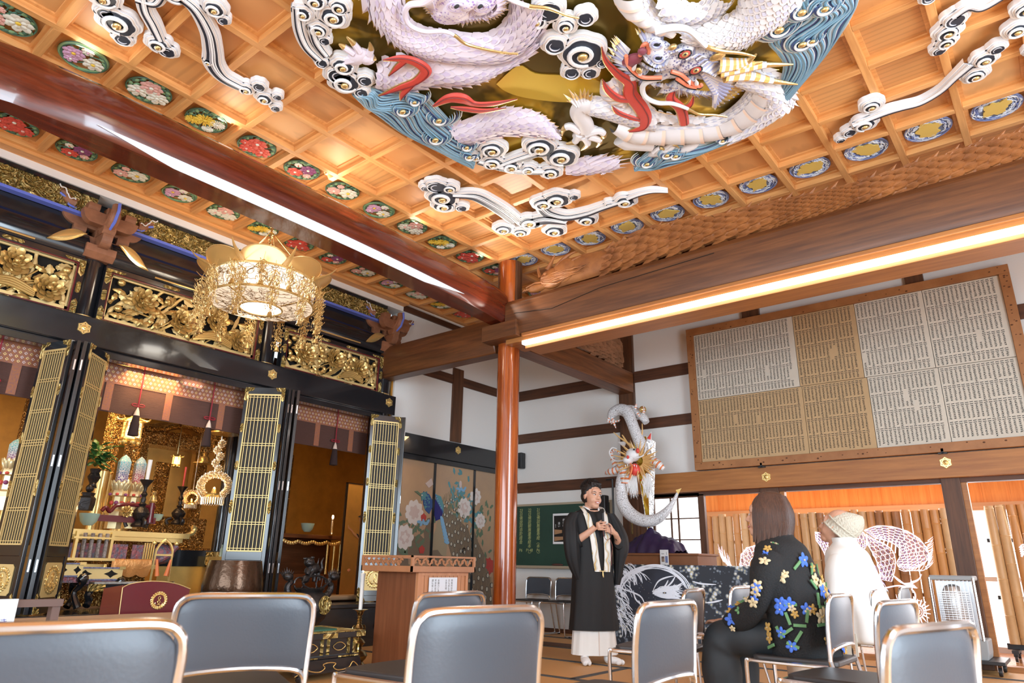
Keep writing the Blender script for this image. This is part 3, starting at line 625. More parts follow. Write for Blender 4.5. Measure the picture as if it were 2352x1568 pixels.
scaled([(836,-20),(851,38),(868,58),(894,91),(921,110),(958,128),(1000,140),(1085,147),(1160,143),(1215,112),(1245,70),(1260,20)],[(925,-30),(928,10),(938,42),(952,58),(980,70),(1005,74),(1030,77),(1090,84),(1130,78),(1160,52),(1172,20),(1178,-20)],0.10,24,7, LMAT, 'body', fins=0, parent=purple)
scaled([(862,205),(900,216),(940,212),(1000,200),(1060,200),(1110,188),(1150,165),(1200,140),(1245,98)],[(868,150),(900,140),(950,138),(1000,140),(1060,146),(1110,148),(1150,140),(1190,118),(1225,90)],0.07,20,5, LMAT, 'body', fins=0, parent=purple)
scaled([(1026,292),(1078,284),(1130,263),(1179,257),(1235,268),(1265,288),(1285,306)],[(1075,332),(1097,334),(1145,319),(1197,316),(1246,318),(1265,318),(1287,312)],0.07,16,5, LMAT, 'body', fins=0, belly=(0.72,1.0), parent=purple)
scaled([(1298,376),(1340,371),(1390,367),(1420,368)],[(1300,404),(1345,404),(1390,398),(1420,388)],0.05,9,4, LMAT, 'tail', fins=0, parent=purple)
b = MB()
for i, (tx, ty) in enumerate(((1400,350),(1432,356),(1455,362),(1452,374),(1440,384),(1410,396),(1380,402))):
    a = P(1350 + i * 6,372 + i * 4,0.05); b.mat(0).spike(a, P(tx, ty, 0.05),0.06, DN, 0.02); b.mat(3).spike(a.lerp(P(tx, ty, 0.05),0.7) + DN * 0.008, P(tx, ty, 0.056),0.012, DN, 0.004)
b.build('tail_fan', LMAT, purple)
# lilac head: snout, nostrils, cheeks, fringe
b = MB(); b.mat(0).ell(P(1050,16,0.10),(0.12,0.075,0.05),18,9); b.ell(P(1108,8,0.10),(0.10,0.07,0.05),18,9); b.ell(P(1078,2,0.13),(0.09,0.05,0.05),16,8); b.ell(P(1015,24,0.08),(0.06,0.04,0.04),12,8)
for x0, w_ in ((1052,1.0),(1106,.8)):
    for r_, kk in ((1.0,2),(.72,0),(.45,2)): b.mat(kk).tube([P(x0 + 24 * r_ * w_ * math.cos(t),15 + 11 * r_ * math.sin(t),0.155 + .012 * (1 - r_)) for t in [k * .5 for k in range(13)]],.009,6)
    b.mat(1).ell(P(x0 - 3,15,.18),(.020,.011,.010))
for k in range(9): b.mat(2).tube([P(1030 + k * 12,38,.11), P(1034 + k * 12,30 - (k % 3),.135), P(1042 + k * 11,26,.14)],.0045,4)
b.build('snout', [M_speckl, M_ink, LMAT[1]], purple)
b = MB(); rg = random.Random(8)
for i in range(34):
    a = -0.35 + i * 0.105; ox = 1070 + 72 * math.cos(a); oy = 8 + 30 * math.sin(a); L = rg.uniform(.75,1.15); tx = 1070 + (72 + 30 * L) * math.cos(a); ty = 8 + (30 + 24 * L) * math.sin(a)
    b.mat((0,1,0)[i % 3]).spike(P(ox, oy, 0.08), P(tx, ty, 0.05),0.055, DN, 0.03); b.mat(3).spike(P(ox * .35 + tx * .65, oy * .35 + ty * .65,0.09), P(tx, ty, 0.052),0.016, DN, 0.008)
b.build('beard', LMAT, purple)
def whisker(pts, par, mm, r=0.022, gold=0.62, d=0.13):
    C = spline([P(x, y, d) for x, y in pts],8); n = len(C); k = int(n * gold); R = [r * (1 - 0.72 * i / n) for i in range(n)]
    b = MB(); b.mat(0).tube(C[:k + 1], R[:k + 1],8); b.mat(3).tube(C[k:], R[k:],8); b.build('whisker', mm, par)
whisker([(1010,-20),(975,5),(940,12),(930,35),(942,58),(975,72),(1020,72),(1045,82),(1068,100),(1100,110),(1150,120),(1190,124)], purple, LMAT)
whisker([(1140,-20),(1180,2),(1215,14),(1260,20),(1300,35),(1330,42)], purple, LMAT, 0.018,0.4,0.15)
def claw(pts, b, k0, k1, r):
    C = spline([P(x, y, 0.07) for x, y in pts],5); n = len(C); b.mat(k0).tube(C[:n // 2 + 1],[r * (1 - 0.4 * i / n) for i in range(n // 2 + 1)],8); b.mat(k1).tube(C[n // 2:],[r * (0.8 - 0.8 * (i / (n - n // 2))) + 0.001 for i in range(n - n // 2)],8)
b = MB(); b.mat(0).ell(P(822,130,0.06),(0.10,0.06,0.04)); b.ell(P(842,132,0.06),(0.06,0.06,0.04)); b.tube([P(785,138,0.05), P(815,132,0.06)],0.04,8)
for q in ([(812,122),(790,108),(778,101)],[(826,118),(812,100),(796,84)],[(848,124),(852,112),(849,97)],[(850,136),(858,134),(864,138)]): claw(q, b, 0,3,0.026)
b.build('paw', LMAT, purple)
# white dragon
db = MB(); db.ell(P(1575,140,0.06),(0.22,0.11,0.07),20,10); white = drp(db.build('white_dragon', M_speckw))
scaled([(1575,84),(1625,106),(1700,112),(1745,86),(1800,60),(1845,15),(1870,-40)],[(1560,58),(1610,52),(1660,45),(1690,30),(1700,10),(1710,-20),(1720,-50)],0.11,20,8, WMAT, 'body', fins=0, rev=True, parent=white)
scaled([(1540,60),(1570,62),(1620,50),(1665,28),(1690,-5)],[(1500,-30),(1540,0),(1575,12),(1605,15),(1640,-10)],0.08,12,6, WMAT, 'body', parent=white)
scaled([(1403,-12),(1420,28),(1455,52),(1490,70),(1525,72)],[(1490,-20),(1500,8),(1520,30),(1535,40),(1560,60)],0.09,10,4, WMAT, 'body', belly=(0.0,0.8), parent=white)
scaled([(1400,300),(1440,324),(1500,331),(1560,330),(1620,326),(1680,310),(1735,284),(1775,250),(1790,215)],[(1425,272),(1470,284),(1510,284),(1560,281),(1610,279),(1655,270),(1690,245),(1712,220),(1722,195)],0.09,20,4, WMAT, 'body', belly=(0.0,0.86), parent=white)
scaled([(1822,240),(1800,262),(1760,286),(1715,306),(1680,318)],[(1735,200),(1745,222),(1738,248),(1710,280),(1670,305)],0.10,9,5, WMAT, 'body', fins=0, parent=white)
scaled([(1700,150),(1745,162),(1790,185),(1815,215),(1822,245)],[(1680,190),(1700,200),(1722,208),(1738,222),(1742,240)],0.10,10,6, WMAT, 'body', fins=0, parent=white)
scaled([(1455,232),(1475,262),(1510,280),(1560,287),(1620,284)],[(1478,232),(1500,258),(1530,268),(1570,274),(1615,274)],0.05,14,2, WMAT, 'body', fins=1, parent=white, fh=0.05)
scaled([(1350,262),(1390,274),(1430,290),(1470,302),(1500,300)],[(1352,226),(1400,232),(1440,228),(1475,240),(1505,262)],0.08,13,6, WMAT, 'shoulder', parent=white)
scaled([(1380,190),(1378,220),(1392,236),(1420,238)],[(1420,165),(1450,190),(1452,215),(1445,232)],0.06,6,3, WMAT, 'chest', belly=(0.0,0.6), parent=white)
b = MB(); b.mat(0).tube(spline([P(x, y, 0.06) for x, y in ((1356,242),(1335,245),(1330,262),(1342,282),(1345,300))],5),[0.085,0.083,0.08,0.08,0.08] + [0.07] * 16,12, up=DN, flat=0.6); b.ell(P(1345,305,0.05),(0.12,0.08,0.04))
for q in ([(1330,300),(1310,290),(1295,296),(1291,312)],[(1345,308),(1375,300),(1388,312),(1368,322)],[(1340,312),(1350,330),(1335,345)],[(1330,308),(1320,325),(1300,330)],[(1352,312),(1378,322),(1370,338)]): claw(q, b, 0,3,0.034)
for i, (tx, ty) in enumerate(((1293,215),(1305,203),(1318,210),(1332,203),(1343,200),(1352,205),(1362,212),(1300,232))):
    a = P(1325 + i * 4,240,0.07); b.mat(0).spike(a, P(tx, ty, 0.05),0.06, DN, 0.03); b.mat(3).spike(a.lerp(P(tx, ty, 0.05),0.5) + DN * 0.01, P(tx, ty, 0.052),0.03, DN, 0.015)
b.mat(0).tube([P(1425,320,0.05), P(1440,330,0.05), P(1500,333,0.05)],0.07,10, up=DN, flat=0.6); b.ell(P(1520,345,0.05),(0.13,0.05,0.04)); b.ell(P(1580,338,0.05),(0.10,0.04,0.04));
for q in ([(1530,340),(1545,330),(1560,340)],[(1500,350),(1515,340),(1535,348)]): claw(q, b, 0,3,0.02)
b.build('arm', WMAT, white)
HM = WMAT + [M_ink, M_red, mat('mouth_maroon', (0.25,0.06,0.09),0.5), mat('lip_coral', (0.85,0.25,0.14),0.4), mat('fur_blue', (0.42,0.44,0.66),0.5)]
b = MB()
for (x, y, d, r) in ((1508,120,0.13,(0.10,0.085,0.06)),(1500,100,0.12,(0.06,0.05,0.04)),(1540,138,0.12,(0.10,0.06,0.05)),(1590,146,0.11,(0.13,0.06,0.045)),(1565,118,0.11,(0.09,0.045,0.05)),(1625,128,0.09,(0.14,0.045,0.04)),(1640,160,0.08,(0.13,0.045,0.04)),(1462,170,0.08,(0.10,0.035,0.04)),(1560,192,0.08,(0.15,0.04,0.04)),(1530,168,0.09,(0.12,0.03,0.04))):
    b.mat(9).ell(P(x, y, d), r, 18,9)
for k in range(16): b.mat(8 if k % 2 else 0).tube([P(1528 + k * 6,112 + k * 2.4 + 6 * math.sin(k),.165), P(1540 + k * 6,108 + k * 2 + 6 * math.sin(k),.16), P(1548 + k * 7,112 + k * 2,.12)],[.008,.006,.001],5)
for (x, y) in ((1512,134),(1508,103)):
    b.mat(0).tube([P(x + 13 * math.cos(t), y + 9 * math.sin(t),0.185) for t in [k * .55 for k in range(11)]],.012,6); b.mat(4).ell(P(x + 1, y, 0.195),(0.026,0.018,0.010)); b.mat(8).tube([P(x + 11 * math.cos(t), y + 7 * math.sin(t),0.225) for t in [k * 0.6 for k in range(10)]],0.008,6)
for (x, y) in ((1573,125),(1598,162)):
    b.mat(4).ell(P(x, y, 0.155),(0.050,0.036,0.02)); b.mat(5).ell(P(x, y, 0.165),(0.038,0.026,0.018)); b.mat(3).ell(P(x + 1, y, 0.188),(0.022,0.018,0.014)); b.mat(4).ell(P(x + 1, y, 0.20),(0.008,0.007,0.006))
b.mat(6).ell(P(1452,138,0.15),(0.075,0.05,0.03)); b.ell(P(1475,118,0.19),(0.03,0.03,0.02))
for pts in ([(1438,128),(1442,148),(1460,168),(1480,178),(1520,178)],[(1470,128),(1476,106),(1486,102),(1490,122)],[(1542,164),(1565,172),(1585,188),(1605,198),(1612,194)],[(1555,180),(1580,196),(1600,200)]):
    b.mat(7).tube(spline([P(x, y, 0.165) for x, y in pts],6),0.014,7)
    b.mat(4).tube(spline([P(x - 1, y + 3,0.155) for x, y in pts],6),0.014,7)
for (x, y, tx, ty) in ((1455,158,1462,148),(1470,170,1476,158),(1476,108,1478,124),(1582,184,1585,196),(1600,192,1598,182)): b.mat(0).tube([P(x, y, 0.17), P(tx, ty, 0.19)],[0.016,0.002],7)
b.mat(3).ell(P(1648,130,0.15),(0.055,0.032,0.02)); b.ell(P(1545,108,0.17),(0.03,0.02,0.02)); b.ell(P(1468,162,0.18),(0.022,0.03,0.016))
b.build('head', HM + [M_speckw], white)
b = MB(); rg = random.Random(3)
def furline(pts, out, n, L, w, d0=0.10, gold=True, k=0):
    C = spline([P(x, y, d0) for x, y in pts],8)
    for i in range(n):
        p = C[int(i * (len(C) - 1) / max(1, n - 1))]; o = P(*out, d0); dirv = (p - o); dirv.z = 0; dirv.normalize(); ll = L * rg.uniform(0.75,1.15); tip = p + dirv * ll; tip.z = ZD - 0.05
        b.mat(8 if i % 3 == 1 else 0).spike(p - dirv * 0.03, tip, w, DN, 0.025)
        if gold: b.mat(3).spike(p.lerp(tip, 0.62) + DN * 0.012, tip, w * 0.4, DN, 0.008)
furline([(1436,112),(1430,125),(1430,140),(1440,162),(1460,182),(1485,192),(1520,198)],(1480,145),30,0.11,0.04); furline([(1470,150),(1485,160),(1510,166),(1530,160)],(1500,120),20,0.08,0.022,.15, False); furline([(1610,150),(1630,158),(1650,172)],(1590,165),16,0.10,0.03,.14)
furline([(1476,92),(1490,84),(1505,82),(1520,92)],(1505,115),8,0.07,0.04)
furline([(1530,198),(1560,206),(1600,214),(1640,216)],(1560,150),26,0.16,0.04)
furline([(1590,115),(1610,122),(1635,140),(1650,155)],(1590,160),11,0.09,0.04)
furline([(1478,140),(1490,150),(1510,158),(1535,150)],(1505,110),12,0.06,0.03,0.2, False)
for i in range(17):
    x0 = 1612 + i * 2; y0 = 170 + i * 3; tx, ty = 1725 - i * 5.5,190 + i * 3.6 + (8 if i % 2 else 0)
    C = spline([P(x0, y0 - 6,0.11), P((x0 + tx) / 2,(y0 + ty) / 2 + 6,0.10), P(tx, ty, 0.06)],6); n = len(C)
    b.mat(8 if i % 2 else 0).tube(C, [0.024 * (1 - (k / n)) + 0.002 for k in range(n)],6); b.mat(3).tube(C[n * 2 // 3:],[0.013 * (1 - k / (n / 3)) + 0.0015 for k in range(len(C[n * 2 // 3:]))],6)
b.build('mane', HM, white)
b = MB()
for pts, r in (([(1650,150),(1690,148),(1718,140),(1738,124)],0.055),([(1655,162),(1710,155),(1760,149),(1822,148)],0.05),([(1665,172),(1720,174),(1775,186),(1832,194)],0.05),([(1690,150),(1720,148),(1752,142)],0.04)):
    C = spline([P(x, y, 0.12) for x, y in pts],10); n = len(C)
    for k in range(n - 1):
        u = k / n; b.mat(3 if u > 0.62 else (9 if k % 4 < 2 else 0)).tube(C[k:k + 2],[r * (1 - u) + 0.003, r * (1 - (k + 1) / n) + 0.003],8, caps=(k == n - 2))
b.build('horn', HM + [mat('horn_amber', (0.85,0.50,0.16),0.4)], white)
whisker([(1520,178),(1490,185),(1476,200),(1482,222),(1510,236),(1545,238),(1580,250),(1605,262),(1640,264),(1670,268)], white, WMAT, 0.024,0.66,0.14)
whisker([(1505,72),(1545,64),(1580,68),(1605,90),(1625,108),(1660,118),(1700,122),(1735,130)], white, WMAT, 0.026,0.55,0.15)
# red flame ribbons
def flame(pts, name='flame_ribbon'):
    C = spline([P(p[0], p[1],0.10) for p in pts],7); W = spline([(p[2] / 330.0,0,0) for p in pts],7); n = len(C)
    b = MB(); b.mat(0).tube(C, [max(w.x, 0.002) for w in W],8, up=DN, flat=0.5)
    sd = []
    for i, c in enumerate(C):
        t = C[min(i + 1, n - 1)] - C[max(i - 1,0)]; t.normalize(); s = t.cross(DN).normalized(); sd.append(s)
    b.mat(1).tube([c + s * W[i].x * 0.97 for i, (c, s) in enumerate(zip(C, sd))],0.0055,5)
    b.mat(2).tube([c - s * W[i].x * 0.5 + DN * W[i].x * 0.45 for i, (c, s) in enumerate(zip(C, sd))],0.004,5)
    drp(b.build(name, [M_red, M_gold, M_vein]))
for f_ in ([(1382,108,1),(1392,140,6),(1420,170,11),(1446,190,14),(1448,215,17),(1470,245,18),(1482,270,16),(1475,292,12),(1440,302,2)],[(1384,182,1),(1395,205,8),(1420,225,11),(1448,228,12)],[(1406,243,1),(1420,258,7),(1450,270,8),(1478,276,8)],
           [(1552,200,2),(1540,225,12),(1560,245,13),(1568,262,13),(1572,285,12)],[(1592,222,2),(1585,240,8),(1565,250,10)],[(995,244,3),(1030,226,14),(1062,226,17),(1090,238,9),(1130,238,8),(1188,227,1)],[(1035,246,3),(1070,250,9),(1110,254,8),(1162,248,1)],
           [(880,138,2),(920,134,10),(955,142,13),(978,162,14),(958,185,11),(920,200,9),(870,220,1)],[(930,140,8),(912,155,7),(893,174,1)],[(960,180,8),(940,200,9),(926,215,8),(920,230,1)]): flame(f_)
# clouds of the relief
for lo, st in (([(724,4,32),(696,32,28),(766,40,42),(732,70,30),(779,17,30),(745,94,19,0)],[[(682,20,14),(688,70,16),(705,110,16),(735,140,16)],[(715,60,12),(728,100,16),(750,130,14)]]),
               ([(739,145,21,0),(788,153,36),(779,175,40,0),(792,191,44),(830,213,24,0),(838,185,26,0)],[]),
               ([(1259,26,44,0),(1345,43,30,0),(1232,49,33),(1300,60,32),(1275,105,36,0),(1338,125,60),(1313,168,28,0),(1355,168,26,0),(1383,145,20,0)],[]),
               ([(1093,360,20),(1131,345,38),(1132,375,33),(1175,384,30),(1214,390,24),(1265,397,31),(1240,340,45),(1289,362,45)],[[(1140,385,14),(1185,368,18),(1235,352,18)],[(1100,372,16),(1180,392,18),(1260,396,14)]])):
    drp(cloud(lo, st, ZD - 0.03, 'relief_cloud', kscale=1.0))
VM = [mat('sea_white', (0.78,0.83,0.86),0.4), mat('sea_pale', (0.42,0.58,0.68),0.4), mat('sea_blue', (0.20,0.38,0.52),0.4), mat('sea_navy', (0.05,0.08,0.22),0.4), M_gold]
def waves(EA, EB, balls, n=22, h=0.05, amp=0.17):
    S = sheet(EA, EB, h); b = MB(); b.mat(1).grid(lambda u, v: S(u, v),40,10); rg = random.Random(int(EA[0][0]))
    for k in range(n * 2):
        v0 = (k + 0.5) / (n * 2); ph = 0.6 * math.sin(v0 * 9); pts = []
        for i in range(70):
            u = i / 69; v = v0 + amp * math.sin(PI * v0) * math.sin(u * 17 + ph + 2.0 * math.sin(u * 5)); v = min(max(v, 0.01),0.99); pts.append(S(u, v) + DN * (0.004 + 0.006 * (k % 3)))
        b.mat((0,1,2,3,0,2)[k % 6]).tube(pts, 0.0045 + 0.004 * (k % 2),5)
    for (x, y, r) in balls:
        r *= 1.25
        c = P(x, y, 0.12); b.mat(4).ell(c, (r * 0.5, r * 0.36, r * 0.3),12,7)
        for m_ in range(8):
            pts = [c + Vector((math.cos(a) * r * (1.0 + 0.34 * m_) * (1 - 0.06 * a), math.sin(a) * r * (0.9 + 0.3 * m_) * (1 - 0.06 * a),0.01 * m_)) for a in [0.3 + q * 0.3 for q in range(15)]]
            b.mat((0,3,1,2,0,3,1,0)[m_]).tube(pts, [0.009 * math.sin(PI * (q + 0.5) / 15) + 0.001 for q in range(15)],6)
    drp(b.build('blue_wave', VM))
waves([(808,218),(835,245),(862,265),(905,298),(945,321),(1010,352),(1055,376),(1085,388)],[(845,203),(885,208),(925,216),(975,226),(1005,252),(1050,300),(1085,330),(1095,352)],[(925,257,0.045),(952,236,0.03),(1008,278,0.045),(1000,322,0.05),(1072,340,0.035),(1078,362,0.035)])
waves([(1985,-20),(1968,20),(1950,60),(1915,108),(1880,152),(1845,192),(1802,240)],[(1830,-20),(1800,30),(1765,95),(1785,125),(1800,150),(1795,190),(1790,225)],[(1842,30,0.045),(1790,70,0.05),(1843,103,0.045),(1895,22,0.04),(1866,96,0.03)], n=22, amp=0.14)
waves([(1455,388),(1500,392),(1560,377),(1620,350),(1660,330),(1692,311)],[(1462,378),(1490,352),(1530,340),(1580,335),(1630,328),(1692,308)],[(1486,378,0.04),(1532,358,0.035),(1552,360,0.035),(1660,325,0.025)], n=10)
# ================= ALTAR FRONT =================
CY = [-0.72,1.14,3.02,4.74]; CNAMES = ['nearest the left edge', 'left of the gilded chandelier', 'behind the chandelier', 'at the right end of the altar front']
for cy, nm in zip(CY[1:], CNAMES[1:]):
    b = MB(); b.lathe([(0.118,0.44),(0.118,3.58)],(-0.70, cy, 0),28); c = tag(b.build('round_column', M_black), 'round black lacquered column ' + nm, 'column', 'black columns of the altar front')
    b = MB(); b.lathe([(0.121,2.93),(0.121,2.96)],(-0.70, cy, 0),28); b.lathe([(0.121,0.44),(0.121,0.50)],(-0.70, cy, 0),28); b.build('gold_band', M_gold, c)
b = MB(); b.box((-0.62,-4.6,2.66),(-0.45,4.80,2.905)); b.box((-0.62,-4.6,2.59),(-0.50,4.62,2.66)); b.box((-0.66,-4.6,2.905),(-0.52,4.66,2.935))
lint = tag(b.build('lintel_beam', M_black, smooth=False, bevel=0.004), 'long black lacquered lintel with golden hexagon nail covers across the altar front', 'beam')
def hexcover(c, R, n, name, par=None, M=None, mm=None):
    """six-sided gilt nail cover, lying in the plane with normal n"""
    n = Vector(n); c = Vector(c); u = n.cross(Vector((0,0,1))).normalized(); v = Vector((0,0,1)); b = MB()
    F = Matrix((( u.x, v.x, n.x, c.x),(u.y, v.y, n.y, c.y),(u.z, v.z, n.z, c.z),(0,0,0,1))); b.M = F
    pts = []
    for k in range(12): a = PI / 6 * k; r = R if k % 2 == 1 else R * 0.80; pts.append((r * math.cos(a), r * math.sin(a)))
    b.mat(0).prism(pts, 0.008, taper=0.93); b.lathe([(R * 0.42,0.008),(R * 0.36,0.016),(R * 0.22,0.018),(R * 0.18,0.030),(0.0,0.034)], seg=18)
    for k in range(6): a = PI / 3 * k + PI / 6; b.mat(1).lathe([(R * .07,.0085),(0,.0095)],(R * 0.62 * math.cos(a), R * 0.62 * math.sin(a),0),8)
    return b.build(name, [M_goldb, M_dark], par, auto=25)
for y, z in ((1.12,2.80),(3.01,2.80),(4.69,2.81)): hexcover((-0.45, y, z),0.062,(1,0,0), 'nail_cover', lint)
# --- transom carvings ---
def peony(b, c, R, n, u, v, seed=0, k=0):
    rg = random.Random(seed); c = Vector(c)
    for ring in range(4):
        m = 9 - ring * 2; rr = R * (1 - 0.23 * ring)
        for q in range(max(3, m)):
            a = 2 * PI * q / max(3, m) + ring * 0.5; d = u * math.cos(a) + v * math.sin(a); s = n.cross(d)
            p = c + d * rr * 0.62 + n * (0.010 + 0.013 * ring)
            rot = Matrix((d, s, n)).transposed()
            tilt = rot @ Matrix.Rotation(-0.45 - 0.2 * ring, 3, 'Y')
            b.mat(k).ell(p, (rr * 0.40, rr * 0.30,0.007),8,5, tilt)
    b.ell(c + n * 0.05,(R * .18,) * 3,8,5)
def leafc(b, p, q, w, n, k=0, lift=0.02):
    p = Vector(p); q = Vector(q); t = (q - p); L = t.length; t.normalize(); s = n.cross(t)
    def S(u, v):
        ww = w * math.sin(PI * min(1, u * 0.96 + 0.04)) ** 0.8 * (1 + 0.18 * math.sin(u * 19)); vv = (v - 0.5) * 2
        return p + t * L * u + s * ww * vv + n * (lift * math.sin(PI * u) - 0.35 * w * abs(vv) + 0.25 * w)
    b.mat(k).grid(S, 9,4)
def ranma(y0, y1, z0, z1, seed, label):
    """framed openwork panel of gilded peonies"""
    x = -0.575; rg = random.Random(seed); n = Vector((1,0,0)); u = Vector((0,1,0)); v = Vector((0,0,1)); W = y1 - y0; H = z1 - z0
    e = empty('transom_panel', (x, y0, z0), label=label, cat='panel', group='openwork transom panels'); K = Matrix.Translation((-x, -y0,-z0))
    def PB(b, nm, m, **kw): b.v = [tuple(K @ Vector(p)) for p in b.v]; return b.build(nm, m, e, **kw)
    f = MB(); t = 0.055
    f.box((x - 0.06, y0 - t, z0 - 0.03),(x + 0.03, y1 + t, z0)); f.box((x - 0.06, y0 - t, z1),(x + 0.03, y1 + t, z1 + 0.05)); f.box((x - 0.06, y0 - t, z0),(x + 0.03, y0, z1)); f.box((x - 0.06, y1, z0),(x + 0.03, y1 + t, z1)); PB(f, 'frame', M_black, smooth=False, bevel=0.003)
    f = MB(); s = 0.012
    f.box((x, y0, z0),(x + 0.022, y0 + s, z1)); f.box((x, y1 - s, z0),(x + 0.022, y1, z1)); f.box((x, y0 + s, z0),(x + 0.022, y1 - s, z0 + s)); f.box((x, y0 + s, z1 - s),(x + 0.022, y1 - s, z1)); PB(f, 'maroon_border', M_maroon, smooth=False)
    g = MB()
    for (ya, za, sy, sz) in ((y0, z0,1,1),(y1, z0,-1,1),(y0, z1,1,-1),(y1, z1,-1,-1)):
        pl = [(-0.05,-0.026),(0.13,-0.026),(0.10,-0.002),(0.0,-0.002),(0.0,0.10),(-0.03,0.13),(-0.05,0.10)]
        pp = [(ya + sy * a, za + sz * c) for a, c in pl]
        g.prism(pp, 0.006,(x + 0.03,0,0),(0,1,0),(0,0,1))
    for yy in (0.36,0.66):
        for zz in (z1 + 0.024, z0 - 0.015): g.prism([(y0 + W * yy + a * 0.085, zz + c * 0.017) for a, c in ((-1,0),(-0.8,0.9),(0.8,0.9),(1,0),(0.8,-0.9),(-0.8,-0.9))],0.006,(x + 0.03,0,0),(0,1,0),(0,0,1))
    for yy in (y0 - 0.028, y1 + 0.028): g.prism([(yy + a * 0.02,(z0 + z1) / 2 + c * 0.055) for a, c in ((0,-1),(0.9,-0.8),(1,0),(0.9,0.8),(0,1),(-0.9,0.8),(-1,0),(-0.9,-0.8))],0.006,(x + 0.03,0,0),(0,1,0),(0,0,1))
    PB(g, 'gold_fitting', M_goldrelief)
    # flat gilded tracery behind, dark gaps between
    b = MB(); b.box((x - 0.07, y0, z0),(x - 0.06, y1, z1)); PB(b, 'dark_backing', M_dark, smooth=False)
    b = MB(); s = 0.03
    b.box((x - 0.03, y0 + .012, z0 + .012),(x - 0.01, y1 - .012, z0 + s + .02)); b.box((x - 0.03, y0 + .012, z1 - s),(x - 0.01, y1 - .012, z1 - .012)); b.box((x - 0.03, y0 + .012, z0),(x - 0.01, y0 + s, z1)); b.box((x - 0.03, y1 - s, z0),(x - 0.01, y1 - .012, z1))
    for q in range(17):
        p = Vector((x - 0.02, y0 + W * (q + rg.uniform(0,1)) / 17, z0 + 0.01)); a = rg.uniform(0.7,1.9); r_ = Vector((x - 0.02, min(y1, max(y0, p.y + math.cos(a) * 0.45)), z1 - 0.01 if q % 2 else z0 + H * 0.6))
        C = spline([p, p.lerp(r_, 0.5) + u * rg.uniform(-.07,.07), r_],6); b.tube(C, [0.012 + 0.012 * math.sin(i * 0.9) ** 2 for i in range(len(C))],6, up=n, flat=0.5)
    for q in range(44): c = Vector((x - 0.018, y0 + W * rg.uniform(.04,.96), z0 + H * rg.uniform(.1,.9))); leafc(b, c, c + u * rg.uniform(-.13,.13) + v * rg.uniform(-.10,.13),0.036, n, 0,0.0)
    PB(b, 'tracery', M_golds)
    b = MB(); fl = [(0.22,0.62),(0.47,0.40),(0.70,0.66),(0.88,0.34)] if W > 1.45 else [(0.2,0.55),(0.50,0.62),(0.78,0.50)]
    for i, (a, c) in enumerate(fl): b = MB(); peony(b, (x + 0.005, y0 + W * a, z0 + H * c),0.135, n, u, v, seed + i); PB(b, 'peony', M_goldcarve)
    b = MB()
    for i, (a, c) in enumerate(((0.07,0.86),(0.36,0.74),(0.60,0.80),(0.95,0.78),(0.08,0.32))): b.ell((x + 0.01, y0 + W * a, z0 + H * c),(0.03,0.036,0.036),10,6)
    PB(b, 'bud', M_goldcarve)
    b = MB()
    for q in range(70):
        a = rg.uniform(0.02,0.93); c = Vector((x - 0.005, y0 + W * a, z0 + H * rg.uniform(0.05,0.75))); d = rg.uniform(-0.4,3.3)
        e_ = c + u * math.cos(d) * 0.14 + v * math.sin(d) * 0.10; e_.y = min(max(e_.y, y0 + 0.03), y1 - 0.03); e_.z = min(max(e_.z, z0 + 0.03), z1 - 0.02); leafc(b, c, e_, 0.024, n, 0,0.024)
    for q in range(7):
        c = Vector((x, y0 + W * rg.uniform(.05,.85), z0 + 0.05)); b.tube(spline([c, c + u * 0.12 + v * 0.10 + n * 0.02, c + u * 0.28 + v * rg.uniform(.1,.3)],6),0.008,6)
    for q in range(4): b.tube(spline([(x + 0.02, y0 + W * 0.55 + q * 0.02, z0 + 0.05 + q * 0.022),(x + 0.03, y0 + W * 0.68 + q * 0.01, z0 + 0.10 + q * 0.02),(x + 0.015, y0 + W * 0.82, z0 + 0.06 + q * 0.015)],6),0.016,7)
    PB(b, 'leaf', M_goldcarve)
ranma(-0.55,1.0,2.945,3.42,3, 'gilded openwork peony transom panel cut by the left picture edge')
ranma(1.275,2.83,2.945,3.42,9, 'gilded openwork peony transom panel behind the hanging chandelier')
ranma(3.205,4.57,2.945,3.38,15, 'gilded openwork peony transom panel at the right end of the altar front')
